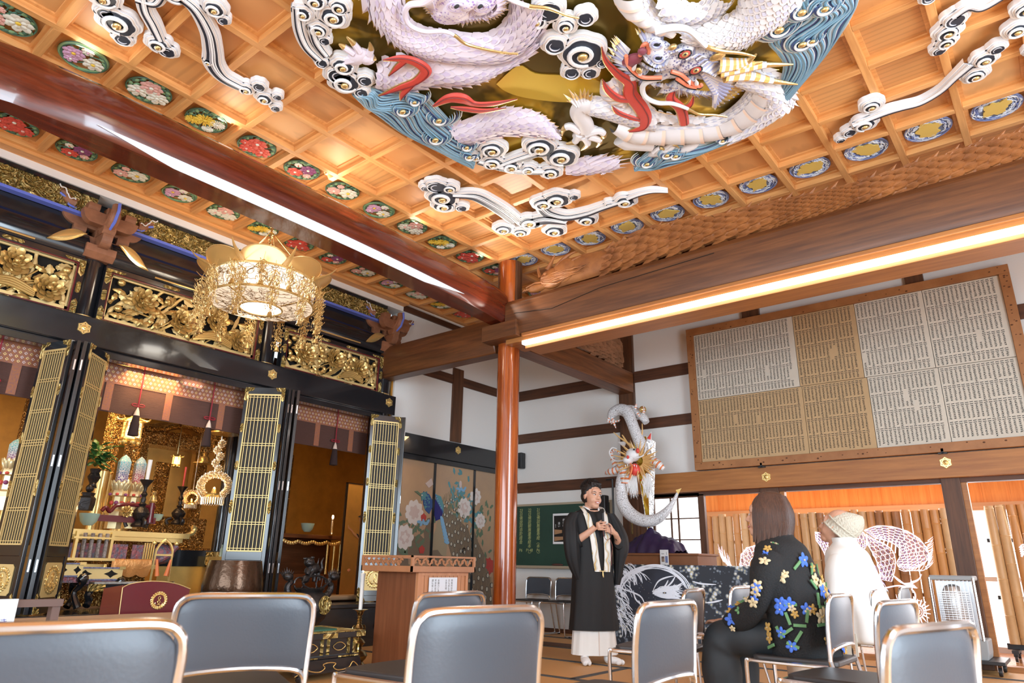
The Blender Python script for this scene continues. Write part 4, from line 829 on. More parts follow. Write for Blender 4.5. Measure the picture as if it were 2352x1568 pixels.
# --- black cornice beams with gold leaves, blue strip and gilded frieze, one per bay ---
BAY = [(-4.6,1.14),(1.14,3.02),(3.02,4.74)]; BN = ['in the left bay', 'in the middle bay behind the chandelier', 'in the right bay by the corner column']
for (y0, y1), bn in zip(BAY, BN):
    ya, yb = y0 + 0.10, y1 - 0.10
    b = MB(); b.prism([(-0.80,3.475),(-0.58,3.475),(-0.545,3.53),(-0.54,3.64),(-0.60,3.72),(-0.80,3.72)], yb - ya, (0, yb, 0),(1,0,0),(0,0,1))
    b.box((-0.80, ya, 3.72),(-0.63, yb, 3.87)); o = tag(b.build('cornice_beam', M_black, auto=50), 'curved black lacquered cornice beam with gold leaf ornaments ' + bn, 'beam', 'black cornice beams')
    g = MB(); g.tube([(-0.545, ya + 0.42,3.50),(-0.535, yb - 0.42,3.50)],0.009,6)
    for (yy, s) in ((ya, 1),(yb, -1)):
        def S(uu, vv, yy=yy, s=s): return Vector((-0.535 + 0.012 * math.sin(PI * vv), yy + s * (0.04 + 0.30 * uu),3.70 - 0.16 * uu ** 1.3 + (vv - 0.5) * 0.115 * math.sin(PI * min(1, uu * 0.97 + .02))))
        g.grid(S, 12,5) if s > 0 else g.grid(lambda uu, vv: S(uu, 1 - vv),12,5)
    g.build('gold_leaf_ornament', M_goldb, o)
    b = MB(); b.box((-0.60, ya, 3.905),(-0.575, yb, 4.09)); fr = tag(b.build('gilded_frieze', M_goldrelief, smooth=False), 'band of gilded scrollwork above a blue strip ' + bn, 'frieze', 'gilded friezes')
    g = MB(); rg = random.Random(int(y0 * 10) + 60); y = ya + 0.04
    while y < yb - 0.03:
        for zz in (3.94,4.0,4.055):
            c = Vector((-0.573, y + rg.uniform(-.02,.02), zz + rg.uniform(-.01,.01))); s = rg.choice((-1,1)); r0 = rg.uniform(0.022,0.036)
            g.tube([c + Vector((0.003 * k, s * r0 * (1 - k / 11) * math.cos(k * 0.75), r0 * (1 - k / 11) * math.sin(k * 0.75))) for k in range(10)],[0.0085 * (1 - k / 13) for k in range(10)],5)
            leafc(g, c, c + Vector((0, s * 0.06, rg.uniform(-.03,.03))),0.012, Vector((1,0,0)),0,0.015)
        y += 0.058
    g.build('scrollwork', M_goldrelief, fr)
    g = MB(); g.box((-0.62, ya, 3.87),(-0.54, yb, 3.897)); g.build('blue_strip', M_blue, fr, smooth=False); g = MB(); g.box((-0.8, ya, 4.09),(-0.56, yb, 4.13)); g.build('black_strip', M_black, fr, smooth=False)
# --- bracket complexes ---
def bracket_set(yc, label):
    e = empty('bracket_complex', (-0.64, yc, 3.50), label=label, cat='bracket', group='carved bracket complexes'); W = MB(); B = MB(); Wt = MB()
    def arm(ax, z, L, h, t, off=0.0):
        pts = []
        for i in range(9): a = i / 8; pts.append((-L + 0.28 * L * a ** 0.5 * 1.2 if False else -L + L * 0.35 * (1 - math.cos(a * PI / 2)), z + h - h * math.sin(a * PI / 2)))
        pl = pts + [(-p[0], p[1]) for p in pts[::-1]]
        if ax == 'y': W.prism(pl, t, (off - t / 2,0,0),(0,1,0),(0,0,1))
        else: W.prism(pl, t, (0, off + t / 2,0),(1,0,0),(0,0,1))
    def blk(x, y, z, s, h): W.prism([(-s * .62,0),(s * .62,0),(s, h * .45),(s, h),(-s, h),(-s, h * .45)],2 * s, (x, y + s, z),(1,0,0),(0,0,1))
    blk(0,0,0.0,0.13,0.12); arm('y', 0.10,0.25,0.12,0.09); arm('x', 0.10,0.22,0.12,0.09)
    for y in (-0.19,0,0.19): blk(0.0, y, 0.22,0.055,0.075)
    blk(0.17,0,0.22,0.055,0.075); arm('y', 0.29,0.36,0.13,0.09,0.0); arm('y', 0.29,0.24,0.12,0.08,0.17); arm('x', 0.29,0.30,0.12,0.09)
    for y in (-0.29,0,0.29): blk(0.0, y, 0.41,0.05,0.065)
    for y in (-0.16,0,0.16): blk(0.17, y, 0.41,0.05,0.065)
    W.build('bracket_arms', M_bracket, e, smooth=False, bevel=0.004)
    for s in (-1,1):
        C = spline([(0.06, s * 0.28,0.47),(0.06, s * 0.34,0.48),(0.06, s * 0.37,0.53),(0.06, s * 0.43,0.56)],5)
        W2 = MB(); W2.tube(C, [0.055,0.05,0.048,0.046,0.044,0.042,0.04,0.038,0.036,0.034,0.032,0.03,0.026,0.022,0.018,0.012],8); W2.build('carved_nose', M_bracket, e)
        B.tube([c + Vector((0.02,-s * 0.012,-0.045)) for c in C],0.012,6); Wt.tube([c + Vector((0.045, s * 0.01,0.02 + 0.01 * math.sin(i * 1.3))) for i, c in enumerate(C)],0.006,5)
    W2 = MB(); C = spline([(0.16,0,0.30),(0.24,0,0.34),(0.28,0,0.42),(0.27,0,0.50)],5); W2.tube(C, [0.06 - 0.0015 * i for i in range(len(C))],8); W2.build('carved_nose', M_bracket, e)
    B.tube([(.215,0,.27),(.30,0,.32),(.345,0,.42),(.33,0,.50)],.014,6)
    B.build('blue_paint_line', M_blue, e); Wt.build('white_paint_line', M_white, e)
bracket_set(1.14, 'brown carved bracket complex with blue lines on top of the left black column')
bracket_set(3.02, 'brown carved bracket complex mostly hidden behind the chandelier top')
bracket_set(4.70, 'brown carved bracket complex on the corner column beside the white wall')
# --- platform ---
b = MB(); b.box((-3.6,-4.6,0.0),(-0.18,4.84,0.40)); b.box((-3.6,-4.6,0.40),(-0.14,4.85,0.44)); b.box((-3.6,4.84,0.0),(-0.70,6.95,0.44))
plat = tag(b.build('altar_platform', M_black, smooth=False, bevel=0.006), 'low black lacquered altar platform along the whole altar front', 'platform')
b = MB()
for y in (3.05,4.55): b.lathe([(0.075,0),(0.075,0.012),(0.055,0.02),(0.05,0.012),(0.03,0.012),(0.025,0.03),(0.0,0.034)],(-0.18, y, 0.21),24, 'x')
b.build('round_boss', M_black, plat)
b = MB(); b.box((-3.55,-4.5,0.44),(-0.95,6.9,0.452)); b.build('platform_floor', wood('altar_floor', (0.40,0.17,0.06),(0.25,0.1,0.03), 'y', 0.25), plat, smooth=False)
# --- folding lattice doors ---
def lattice_leaf(name, W, H, e, lattice=True):
    """local: x width, z height, y thickness"""
    f = MB(); t = 0.030; s = 0.036
    f.box((0,-t / 2,0),(s, t / 2, H)); f.box((W - s, -t / 2,0),(W, t / 2, H));
    for z0, z1 in ((0,0.06),(0.42,0.50),(H - 0.07, H)): f.box((s, -t / 2, z0),(W - s, t / 2, z1))
    f.box((s, -0.008,0.06),(W - s, 0.006,0.42))
    fo = f.build(name, M_black, e, smooth=False, bevel=0.002)
    if not lattice: f = MB(); f.box((s, -0.006,0.5),(W - s, 0.006, H - 0.07)); f.build('backing', M_blackm, fo, smooth=False); return fo
    m = MB(); m.box((s, 0.004,0.5),(W - s, 0.010, H - 0.07)); m.build('dark_mesh', mat_mesh, fo, smooth=False)
    g = MB(); y0 = -0.012
    for (x0, x1, z0, z1) in ((s, s + 0.010,0.5, H - .07),(W - s - 0.010, W - s, 0.5, H - .07),(s, W - s, 0.5,0.512),(s, W - s, H - 0.082, H - 0.07)): g.box((x0, y0 - 0.006, z0),(x1, y0 + 0.012, z1))
    n = 9
    for k in range(n): x = s + 0.010 + (W - 2 * s - 0.02) * (k + 0.5) / n; g.box((x - 0.0028, y0 - 0.003,0.5),(x + 0.0028, y0 + 0.004, H - 0.07))
    hh = H - 0.57
    for fr, c in ((0.012,2),(0.17,2),(0.335,2),(0.50,3),(0.665,2),(0.83,2),(0.985,2)):
        for k in range(c): z = 0.5 + hh * fr + (k - (c - 1) / 2) * 0.022; g.box((s, y0 - 0.004, z - 0.0028),(W - s, y0 + 0.004, z + 0.0028))
    g.build('lattice', M_golds, fo, smooth=False)
    g = MB(); yb = -t / 2 - 0.001
    for (x, z, sx, sz) in ((0, H, 1,-1),(W, H, -1,-1),(0,0,1,1),(W, 0,-1,1)):
        pl = [(x, z),(x + sx * 0.10, z),(x + sx * 0.085, z + sz * 0.035),(x + sx * 0.036, z + sz * 0.045),(x + sx * 0.036, z + sz * 0.13),(x + sx * 0.018, z + sz * 0.15),(x, z + sz * 0.13)]
        g.prism(pl, -0.003,(0, yb, 0),(1,0,0),(0,0,1)) if False else g.prism(pl, 0.003,(0, yb, 0),(1,0,0),(0,0,1))
    for zz, L in ((H * 0.62,0.10),(H * 0.43,0.14),(H * 0.80,0.10)):
        for x in (0.018, W - 0.018): g.prism([(x + a * 0.017, zz + c * L / 2) for a, c in ((0,-1),(.7,-.8),(1,-.2),(.7,0),(1,.2),(.7,.8),(0,1),(-.7,.8),(-1,.2),(-.7,0),(-1,-.2),(-.7,-.8))],0.003,(0, yb, 0),(1,0,0),(0,0,1))
    g.build('gold_fitting', M_goldrelief, fo)
    c = MB(); cx, cz, r = W / 2,0.245, min(0.13, W / 2 - 0.06); k = 0.02
    pl = [(cx - r + k, cz - r),(cx + r - k, cz - r),(cx + r - k * .6, cz - r + k * .6),(cx + r, cz - r + k),(cx + r, cz + r - k),(cx + r - k, cz + r),(cx - r + k, cz + r),(cx - r, cz + r - k),(cx - r, cz - r + k)]
    c.mat(0).prism(pl, 0.006,(0,-0.010,0),(1,0,0),(0,0,1))
    crest(c, Vector((cx, -0.017, cz)), r * 0.8, Vector((1,0,0)), Vector((0,0,1)), Vector((0,-1,0)))
    c.build('crest_panel', [M_golds, M_goldb], fo)
    return fo
def crest(c, o, r, u, v, n, k=1):
    """leaf wreath around a knotted ribbon"""
    for q in range(22):
        a = 2 * PI * q / 22; d = u * math.cos(a) + v * math.sin(a); tn = v * math.cos(a) - u * math.sin(a)
        leafc(c, o + d * r * 0.82, o + d * r * 1.02 + tn * r * 0.28, r * 0.11, n, k, 0.004)
        leafc(c, o + d * r * 0.82, o + d * r * 0.64 + tn * r * 0.24, r * 0.09, n, k, 0.004)
    c.mat(k).tube([o + u * r * 0.82 * math.cos(a) + v * r * 0.82 * math.sin(a) + n * 0.002 for a in [2 * PI * i / 30 for i in range(30)]], r * 0.05,5, closed=True)
    c.tube([o + u * r * (0.15 * math.sin(t * 2 * PI * 1.0)) + v * r * (0.5 - 1.0 * t * 0.9) + n * 0.003 for t in [i / 16 for i in range(17)]], r * 0.045,5)
    c.tube([o - u * r * (0.15 * math.sin(t * 2 * PI * 1.0)) + v * r * (0.5 - 1.0 * t * 0.9) + n * 0.003 for t in [i / 16 for i in range(17)]], r * 0.045,5)
    for s in (-1,1): c.tube([o + u * s * r * (0.25 + 0.22 * math.cos(a)) + v * r * (-0.38 + 0.16 * math.sin(a)) + n * 0.003 for a in [PI + i * 0.5 for i in range(9)]], r * 0.045,5)
mat_mesh = mat('dark_mesh', (0.035,0.032,0.03),0.6, var=0.6, vscale=300)
def door_set(a, b_, others, label):
    """a,b: lattice leaf end points (x,y); others: plain leaves folded behind"""
    e = empty('folding_door', (a[0], a[1],0.45), label=label, cat='door', group='folding lattice doors of the altar')
    d = Vector((b_[0] - a[0], b_[1] - a[1]));
    o = lattice_leaf('lattice_leaf', d.length, 2.16, e); o.rotation_euler = (0,0, math.atan2(d.y, d.x))
    for (p, q) in others:
        dd = Vector((q[0] - p[0], q[1] - p[1])); o = lattice_leaf('folded_leaf', dd.length, 2.16, e, False); o.location = (p[0] - a[0], p[1] - a[1],0); o.rotation_euler = (0,0, math.atan2(dd.y, dd.x))
        h = MB()
        for z in (0.35,1.15,1.95): h.box((dd.length - 0.002,-0.006, z - 0.045),(dd.length + 0.003,0.006, z + 0.045))
        h.build('hinge', M_steel, o, smooth=False)
door_set((-0.555,0.885),(-0.225,0.990),[((-0.52,1.04),(-0.20,1.028))], 'folding gold lattice door left of the left column, nearest the picture edge')
door_set((-0.19,1.10),(-0.47,1.365),[((-0.53,1.09),(-0.17,1.068))], 'narrow looking gold lattice door folded edge-on beside the left column')
door_set((-0.515,2.765),(-0.190,3.035),[((-0.53,3.05),(-0.17,3.075)),((-0.53,3.17),(-0.16,3.11)),((-0.50,3.27),(-0.14,3.16))], 'folding gold lattice door in the middle behind the large bell bowl')
door_set((-0.455,4.42),(-0.285,4.775),[((-0.50,4.60),(-0.24,4.80))], 'folding gold lattice door at the right end beside the peacock painting')
# --- blinds with brocade edging ---
M_broc = mat('brocade_orange', (0.42,0.15,0.035),0.6, var=0.5, vscale=70, col2=(0.24,0.10,0.10)); M_misu = mat('bamboo_blind', (0.115,0.05,0.038),0.7, bump=0.4, bscale=25, var=0.3, vscale=8, stretch=(1,1,30))
def blind(y0, y1, label, x=-0.76, z0=2.16, cords=()):
    b = MB(); b.box((x, y0, z0),(x + 0.012, y1,2.50)); o = tag(b.build('bamboo_blind', M_misu, smooth=False), label, 'blind', 'rolled blinds of the altar')
    b = MB(); b.mat(0).box((x - 0.004, y0,2.43),(x + 0.018, y1,2.62)); n = int((y1 - y0) / 0.45)
    for k in range(n): yy = y0 + (k + 0.5) * (y1 - y0) / n; b.box((x - 0.002, yy - 0.035, z0 + 0.01),(x + 0.017, yy + 0.035,2.43))
    k = 0; yy = y0 + 0.03
    while yy < y1 - 0.02:
        for j, zz in enumerate((2.46,2.50,2.54,2.58)):
            c = (yy + (0.02 if j % 2 else 0), zz); r = 0.0135
            b.mat(1 if (k + j) % 2 else 2).prism([(c[0] - r, c[1]),(c[0], c[1] - r),(c[0] + r, c[1]),(c[0], c[1] + r)],0.002,(x + 0.018,0,0),(0,1,0),(0,0,1)); b.mat(0).prism([(c[0] - r * .55, c[1]),(c[0], c[1] - r * .55),(c[0] + r * .55, c[1]),(c[0], c[1] + r * .55)],0.003,(x + 0.018,0,0),(0,1,0),(0,0,1))
        yy += 0.042; k += 1
    b.build('brocade_edging', [M_broc, mat('brocade_white', (0.75,0.62,0.60),0.6) if 'brocade_white' not in MATS else MATS['brocade_white'], M_golds], o, smooth=False)
    for i, yy in enumerate(cords):
        c = MB(); xx = x + 0.05; c.mat(0).tube([(xx, yy, 2.62),(xx, yy, 2.24)],0.007,6)
        for s in (-1,1): c.tube([(xx, yy + s * (0.03 + 0.03 * math.cos(a)),2.26 + 0.012 * math.sin(a)) for a in [PI + q * 0.6 for q in range(10)]],0.006,5)
        c.mat(1).lathe([(0.005,2.24),(0.020,2.20),(0.028,2.16)],(xx, yy, 0),12); c.mat(2).lathe([(0.028,2.16),(0.038,2.08),(0.048,1.97),(0.0,1.96)],(xx, yy, 0),14)
        tag(c.build('tassel', [mat('red_cord', (0.28,0.015,0.03),0.6) if 'red_cord' not in MATS else MATS['red_cord'], M_ctan, mat('tassel_dark', (0.03,0.015,0.015),0.9) if 'tassel_dark' not in MATS else MATS['tassel_dark']]), 'dark tassel on a red cord ' + cordlab.pop(0), 'tassel', 'tassels of the blinds')
cordlab = ['hanging left of the first lattice door', 'hanging beside the hexagonal gold lantern', 'hanging above the gold garland lamp', 'hanging above the golden screen']
blind(-0.6,1.05, 'brown bamboo blind with orange brocade edge left of the left column', cords=(0.62,))
blind(1.25,2.93, 'brown bamboo blind with orange brocade edge above the golden shrine', cords=(1.80,2.52))
blind(3.12,4.62, 'brown bamboo blind with orange brocade edge above the golden screen', cords=(4.12,))
# ---- painted sliding doors right of the altar ----
b = MB(); b.box((-0.62,4.86,2.24),(-0.54, YR, 2.50)); b.box((-0.62,4.86,2.17),(-0.57, YR, 2.24)); lb = tag(b.build('lintel_beam', M_black, smooth=False, bevel=0.004), 'black lacquered lintel above the peacock sliding doors', 'beam')
hexcover((-0.54,6.10,2.40),0.06,(1,0,0), 'nail_cover', lb)
M_silk = mat('painted_silk', (0.40,0.27,0.18),0.75, var=0.28, vscale=1.6, col2=(0.50,0.33,0.19))
bz = 0.06; DX = -0.60
FU = [(4.86,5.72),(5.72,6.53),(6.53,7.36)]; FN = ['with the peacock head and two white peonies', 'in the middle with the blue peacock body and tail', 'on the right with white and red peonies']
FO = []
for (y0, y1), nm in zip(FU, FN):
    b = MB(); b.box((DX - 0.03, y0, bz),(DX, y1,2.17)); o = tag(b.build('painted_sliding_door', M_silk, smooth=False), 'tall painted sliding door ' + nm, 'door', 'peacock sliding doors'); FO.append(o)
    b = MB()
    for ya in (y0, y1 - 0.022): b.box((DX, ya, bz),(DX + 0.008, ya + 0.022,2.17))
    b.box((DX, y0, bz),(DX + 0.008, y1, bz + 0.05)); b.build('black_frame', M_black, o, smooth=False)
b = MB(); b.box((-0.7,4.93,0),(-0.56, YR, 0.06)); tag(b.build('door_sill', M_black, smooth=False), 'black sill under the peacock sliding doors', 'sill')
b = MB(); b.lathe([(0.0,0.004),(0.03,0.006),(0.036,0.012),(0.042,0.006),(0.044,0.0)][::-1],(DX + 0.001,6.36,0.93 + 0.12),20, 'x', 1.0); b.build('door_pull', M_bronze, FO[1])
def pt(px, py): p = at(px, py, 'x', DX); return (p.y, p.z)
def doorof(y): return 0 if y < 5.72 else 1 if y < 6.53 else 2
class Paint:
    """thin painted shapes on the silk, one child mesh per door"""
    def __init__(s): s.B = [MB(), MB(), MB()]; s.n = 0
    def poly(s, pts, k):
        s.n += 1; h = 0.0008 + (s.n % 40) * 0.00006 + s.lay * 0.0012; cy = sum(p[0] for p in pts) / len(pts); d = doorof(cy); lo, hi = FU[d][0] + 0.022, FU[d][1] - 0.022
        q = [(min(max(p[0], lo), hi), p[1]) for p in pts]
        if max(p[0] for p in q) - min(p[0] for p in q) < 0.004: return
        s.B[d].mat(k).prism(q, h, (DX, 0,0),(0,1,0),(0,0,1))
    lay = 0
    def blob(s, c, ry, rz, k, a=0.0, n=12, jag=0.0, ph=0):
        pts = []
        for i in range(n): t = 2 * PI * i / n; r = 1 + jag * math.sin(t * 5 + ph); y = ry * r * math.cos(t); z = rz * r * math.sin(t); pts.append((c[0] + y * math.cos(a) - z * math.sin(a), c[1] + y * math.sin(a) + z * math.cos(a)))
        s.poly(pts, k)
PM = [mat('paint_white', (0.72,0.66,0.62),0.7), mat('paint_blush', (0.62,0.50,0.46),0.7), mat('paint_green', (0.13,0.19,0.12),0.7), mat('paint_bluegreen', (0.10,0.27,0.30),0.7), mat('paint_blue', (0.035,0.09,0.26),0.7), mat('paint_indigo', (0.02,0.02,0.16),0.7),
      mat('paint_skyblue', (0.22,0.42,0.62),0.7), mat('paint_red', (0.48,0.06,0.05),0.7), mat('paint_taupe', (0.19,0.145,0.10),0.7), mat('paint_eyespot', (0.52,0.50,0.40),0.7), mat('paint_rock', (0.34,0.28,0.18),0.7), mat('paint_dark', (0.05,0.05,0.05),0.7)]
pp = Paint(); rg = random.Random(8)
def ppeony(px, py, r, k=0, k2=1):
    c = pt(px, py); pp.lay = 3
    for q in range(9): a = 2 * PI * q / 9; pp.blob((c[0] + r * 0.6 * math.cos(a), c[1] + r * 0.6 * math.sin(a)), r * 0.5, r * 0.36, k, a, 12,0.07, q)
    pp.lay = 4
    for q in range(6): a = 2 * PI * q / 6 + .3; pp.blob((c[0] + r * 0.3 * math.cos(a), c[1] + r * 0.3 * math.sin(a)), r * 0.34, r * 0.22, k2, a, 10,0.08, q)
    pp.lay = 5
    for q in range(4): a = 2 * PI * q / 4; pp.blob((c[0] + r * 0.14 * math.cos(a), c[1] + r * 0.14 * math.sin(a)), r * 0.24, r * 0.15, k, a)
def pleaves(px, py, n, sp, k=2, r=0.045, lay=1):
    pp.lay = lay; c = pt(px, py)
    for q in range(n): y = c[0] + rg.gauss(0, sp); z = c[1] + rg.gauss(0, sp * 1.1); a = rg.uniform(0,6.3); pp.blob((y, z), r, r * 0.45, k, a, 9,0.2, q)
# trunk rocks
for (px, py, ry, rz, k) in ((990,1240,.12,.28,8),(960,1260,.16,.2,8),(1010,1250,.15,.25,10),(1020,1210,.12,.2,10),(1000,1300,.2,.2,8),(925,1270,.1,.2,8)): pp.lay = 0; pp.blob(pt(px, py), ry, rz, k, rg.uniform(0,1),14,0.12)
for (px, py, n) in ((940,1205,12),(925,1265,16),(955,1240,12),(970,1220,10),(905,1250,8)): pleaves(px, py, n, 0.10,2)
for (px, py, n) in ((1060,1120,14),(1045,1140,14),(1075,1175,14),(1090,1200,14),(1105,1215,12),(1100,1160,12),(1055,1165,12),(1120,1190,8),(1120,1290,12),(1100,1345,14)): pleaves(px, py, n, 0.10,2 if rg.random() < .6 else 3)
# peacock
pp.lay = 6
tail = [(1025,1190,0.10),(1045,1225,0.13),(1065,1250,0.14),(1070,1290,0.20),(1085,1330,0.24),(1100,1375,0.26)]
def gauss_in(i): return tail[i]
B0 = [(1010,1150),(1040,1180),(1075,1215),(1098,1245),(1115,1280),(1125,1330),(1130,1390),(1075,1390),(1050,1340),(1040,1290),(1030,1250),(1018,1205),(1005,1180)]
for d in range(3):
    lo, hi = FU[d][0] + 0.022, FU[d][1] - 0.022; q = [pt(*p) for p in B0]; q = [(min(max(y, lo), hi), z) for y, z in q]
    out = [q[0]]
    for p in q[1:]:
        if abs(p[0] - out[-1][0]) + abs(p[1] - out[-1][1]) > 1e-4: out.append(p)
    if max(p[0] for p in out) - min(p[0] for p in out) > 0.05: pp.B[d].mat(8).prism(out, 0.006,(DX, 0,0),(0,1,0),(0,0,1))
pp.lay = 5
for row in range(11):
    for c in range(7):
        u = row / 10; px = 1030 + 72 * u + (c - 3) * (5 + 7 * u); py = 1150 + 225 * u - (c - 3) * 3 + (c % 2) * 6
        if px > 1134: continue
        q = pt(px, py); pp.blob(q, 0.020 + 0.012 * u, 0.024 + 0.016 * u, 11); pp.lay = 6; pp.blob(q, 0.013 + 0.01 * u, 0.017 + 0.013 * u, 9); pp.lay = 5
        for w_ in range(3): a = rg.uniform(0.8,2.4); pp.poly([(q[0], q[1]),(q[0] + .003, q[1]),(q[0] - .10 * math.cos(a), q[1] + .12 * math.sin(a))],10)
pp.lay = 7
pp.poly([pt(*p) for p in ((972,1128),(985,1135),(992,1148),(994,1165),(985,1180),(977,1172),(972,1158),(971,1142))],4)
pp.poly([pt(*p) for p in ((998,1145),(1008,1160),(1016,1175),(1013,1190),(1000,1196),(996,1180))],5)
pp.poly([pt(*p) for p in ((997,1134),(1012,1140),(1018,1160),(1017,1180),(1010,1165),(1002,1150))],3)
pp.lay = 8
for q in range(26): c = pt(974 + rg.random() * 12,1130 + rg.random() * 38); pp.blob(c, 0.012,0.009,3,0.6)
for q in range(14): pp.blob(pt(1000 + q * 1.1,1138 + q * 2.6),0.035,0.010,4 if q % 2 else 6,-0.9)
pp.poly([pt(*p) for p in ((966,1133),(974,1129),(980,1136),(974,1144),(968,1150),(967,1142))],3); pp.poly([pt(*p) for p in ((951,1128),(958,1127),(968,1136),(966,1140))],2); pp.blob(pt(968,1137),.012,.010,0)
for q in range(8): pp.blob(pt(1014 + q * 1.6,1192 + q * 7.5),0.05,0.026,6,-0.9 + 0.1 * q, 10,0.1)
pp.lay = 5
for (px, py, r, k, k2) in ((951,1176,0.15,0,1),(929,1233,0.145,0,1),(1066,1166,0.13,0,1),(1092,1140,0.11,0,1),(1103,1196,0.10,0,1),(1122,1300,0.11,7,7)): ppeony(px, py, r, k, k2)
pp.lay = 6
for (px, py) in ((972,1188),(968,1262)): pp.blob(pt(px, py),0.05,0.05,7,0,12,0.15)
for q in range(5): pp.blob(pt(962 + q * 5,1198 + (q % 2) * 4),0.04,0.02,6, q); pp.blob(pt(1051 + q * 4,1122 + (q % 2) * 4),0.035,0.018,6, q)
pp.blob(pt(1057,1112),0.025,0.05,1); pp.poly([pt(*p) for p in ((976,1110),(990,1098),(994,1112),(984,1120))],1)
for d in range(3):
    if pp.B[d].f: pp.B[d].build('painting', PM, FO[d], smooth=False)
# ================= INNER SANCTUARY =================
def mpp(p): return float(RC[2] @ (np.array(p) - CP)) / FPX
q = MB(); q.box((-3.7,-4.6,0.4),(-3.6,7.1,3.4)); structure(q.build('wall_altar', M_goldpaper, smooth=False))
q = MB(); q.box((-3.7,7.0,0.4),(-0.66,7.1,3.4)); q.box((-0.66,4.87,0.4),(-0.64,7.1,3.4)); structure(q.build('wall_altar_side', M_goldpaper, smooth=False))
q = MB(); q.box((-3.7,-4.6,3.0),(-0.78,7.1,3.1)); structure(q.build('ceiling', wood('altar_ceiling', (0.10,0.045,0.02),(0.05,0.02,0.01), 'y', 0.5), smooth=False))
q = MB(); q.box((-3.6,2.95,0.45),(-0.85,3.0,3.0)); structure(q.build('wall_altar_divider', M_goldpaper, smooth=False)) if False else None
AW = (1.0,0.62,0.28)
area('altar_fill', (-1.2,1.9,2.75),(-2.0,1.9,0.6),1.4,0.5,27, AW, 150); area('altar_fill', (-1.2,-0.2,2.75),(-2.0,-0.2,0.6),1.2,0.5,20, AW, 150); area('altar_fill', (-0.86,5.0,2.6),(-1.7,5.1,0.9),0.9,0.3,24, AW, 160)  # area lamps without fixtures; the last is added to brighten the right bay
PL = 0.452
def T(name, label, cat, loc, group=None, rz=0): return empty(name, loc, rz, label, cat, group)
# inner black posts
for (px, py, x, nm) in ((490,1180,-1.55, 'inner black post behind the large bell bowl'),):
    c = at(px, 1330, 'x', x); b = MB(); b.lathe([(0.07, PL),(0.07,2.98)],(c.x, c.y, 0),20); tag(b.build('inner_post', M_black), nm + ' inside the altar', 'post')
# gilded columns
for (px, x, r, nm) in ((44,-1.7,0.06, 'gilded column at the far left of the altar'),(62,-1.9,0.045, 'thin gilded column beside the left lattice door'),(243,-1.5,0.06, 'gilded column above the green leaves'),(256,-1.75,0.04, 'thin gilded column behind the brocade cones'),(300,-2.1,0.08, 'thick pale gilded column between the brocade cones')):
    c = at(px, 1060, 'x', x); b = MB(); b.lathe([(r * 1.3, PL),(r * 1.3, PL + 0.06),(r, PL + 0.1),(r, 2.5),(r * 1.25,2.6),(r * 1.25,2.98)],(c.x, c.y, 0),24); o = tag(b.build('gilded_column', M_goldb), nm, 'column', 'gilded columns of the shrine')
    b = MB(); b.lathe([(r * 1.02,1.7),(r * 1.08,1.75),(r * 1.08,2.3),(r * 1.02,2.36)],(c.x, c.y, 0),24); b.build('carved_sleeve', M_goldorn, o)
# carved arch
b = MB(); x = -1.75
pts = [(325,935),(360,925),(400,935),(440,952),(480,965),(515,990),(522,1020),(520,1055),(512,1078),(498,1060),(495,1030),(482,1002),(455,985),(430,978),(395,962),(360,955),(330,958)]
pl = [(p.y, p.z) for p in ats(pts, 'x', x)]; b.prism(pl, 0.08,(x - 0.04,0,0),(0,1,0),(0,0,1)); ar = tag(b.build('carved_arch', M_goldorn), 'dark gilded carved arch spanning the shrine', 'arch')
b = MB(); rg = random.Random(5)
for i in range(44):
    a = rg.choice(pl[:11]); c_ = rg.choice(pl); p = Vector((x + 0.05, a[0] * 0.7 + c_[0] * 0.3 if False else a[0], a[1] - 0.02)); b.tube([p + Vector((0.01,0.035 * (1 - k / 9) * math.cos(k),0.035 * (1 - k / 9) * math.sin(k))) for k in range(8)],0.010,5)
b.build('cloud_scroll', M_goldb, ar)
# shrine with curved roof
c0 = at(385,1060, 'x', -2.6); m = mpp(c0); s = T('golden_shrine', 'small golden shrine with a curved gable roof and dark opening', 'shrine', (c0.x, c0.y, PL))
zt = at(385,985, 'x', -2.6).z - PL; W = 0.62
b = MB()
def roof(u, v):
    y = (u - 0.5) * 2; return Vector((-0.15 + 0.5 * v, y * W, zt + 0.13 * math.exp(-(y * 2.2) ** 2) + 0.05 * abs(y) ** 3 - 0.10 * v - 0.02))
b.grid(roof, 24,4); b.grid(lambda u, v: roof(u, v) + Vector((0,0,-0.04)),24,4); b.tube([roof(i / 24,1.0) for i in range(25)],0.028,6); b.build('roof', M_goldorn, s)
b = MB(); b.box((-0.1,-0.42, zt - 0.25),(0.25,0.42, zt - 0.12)); b.box((-0.12,-0.48, zt - 0.13),(0.3,0.48, zt - 0.08)); b.build('cornice', M_goldorn, s, smooth=False)
for y in (-0.38,0.38):
    b = MB(); b.box((0.05, y - 0.06,0.9),(0.15, y + 0.06, zt - 0.25)); b.build('pillar', M_goldorn, s, smooth=False)
b = MB(); b.box((-0.1,-0.32,0.9),(-0.05,0.32, zt - 0.25)); b.build('back_panel', M_goldscreen, s, smooth=False); b = MB(); b.box((-0.3,-0.6,0.0),(0.3,0.6,0.55)); b.box((-0.25,-0.5,0.55),(0.25,0.5,0.9)); b.build('pedestal', M_goldorn, s, smooth=False, bevel=0.02)
b = MB(); p = at(368,1095, 'x', -2.2); b.box((p.x, p.y - 0.08, PL),(p.x + 0.05, p.y + 0.08,1.95)); b.box((p.x + 0.05, p.y - 0.05,1.1),(p.x + 0.06, p.y + 0.05,1.9)); tag(b.build('openwork_panel', M_goldorn, smooth=False, bevel=0.01), 'upright golden openwork panel beside the shrine opening', 'panel')
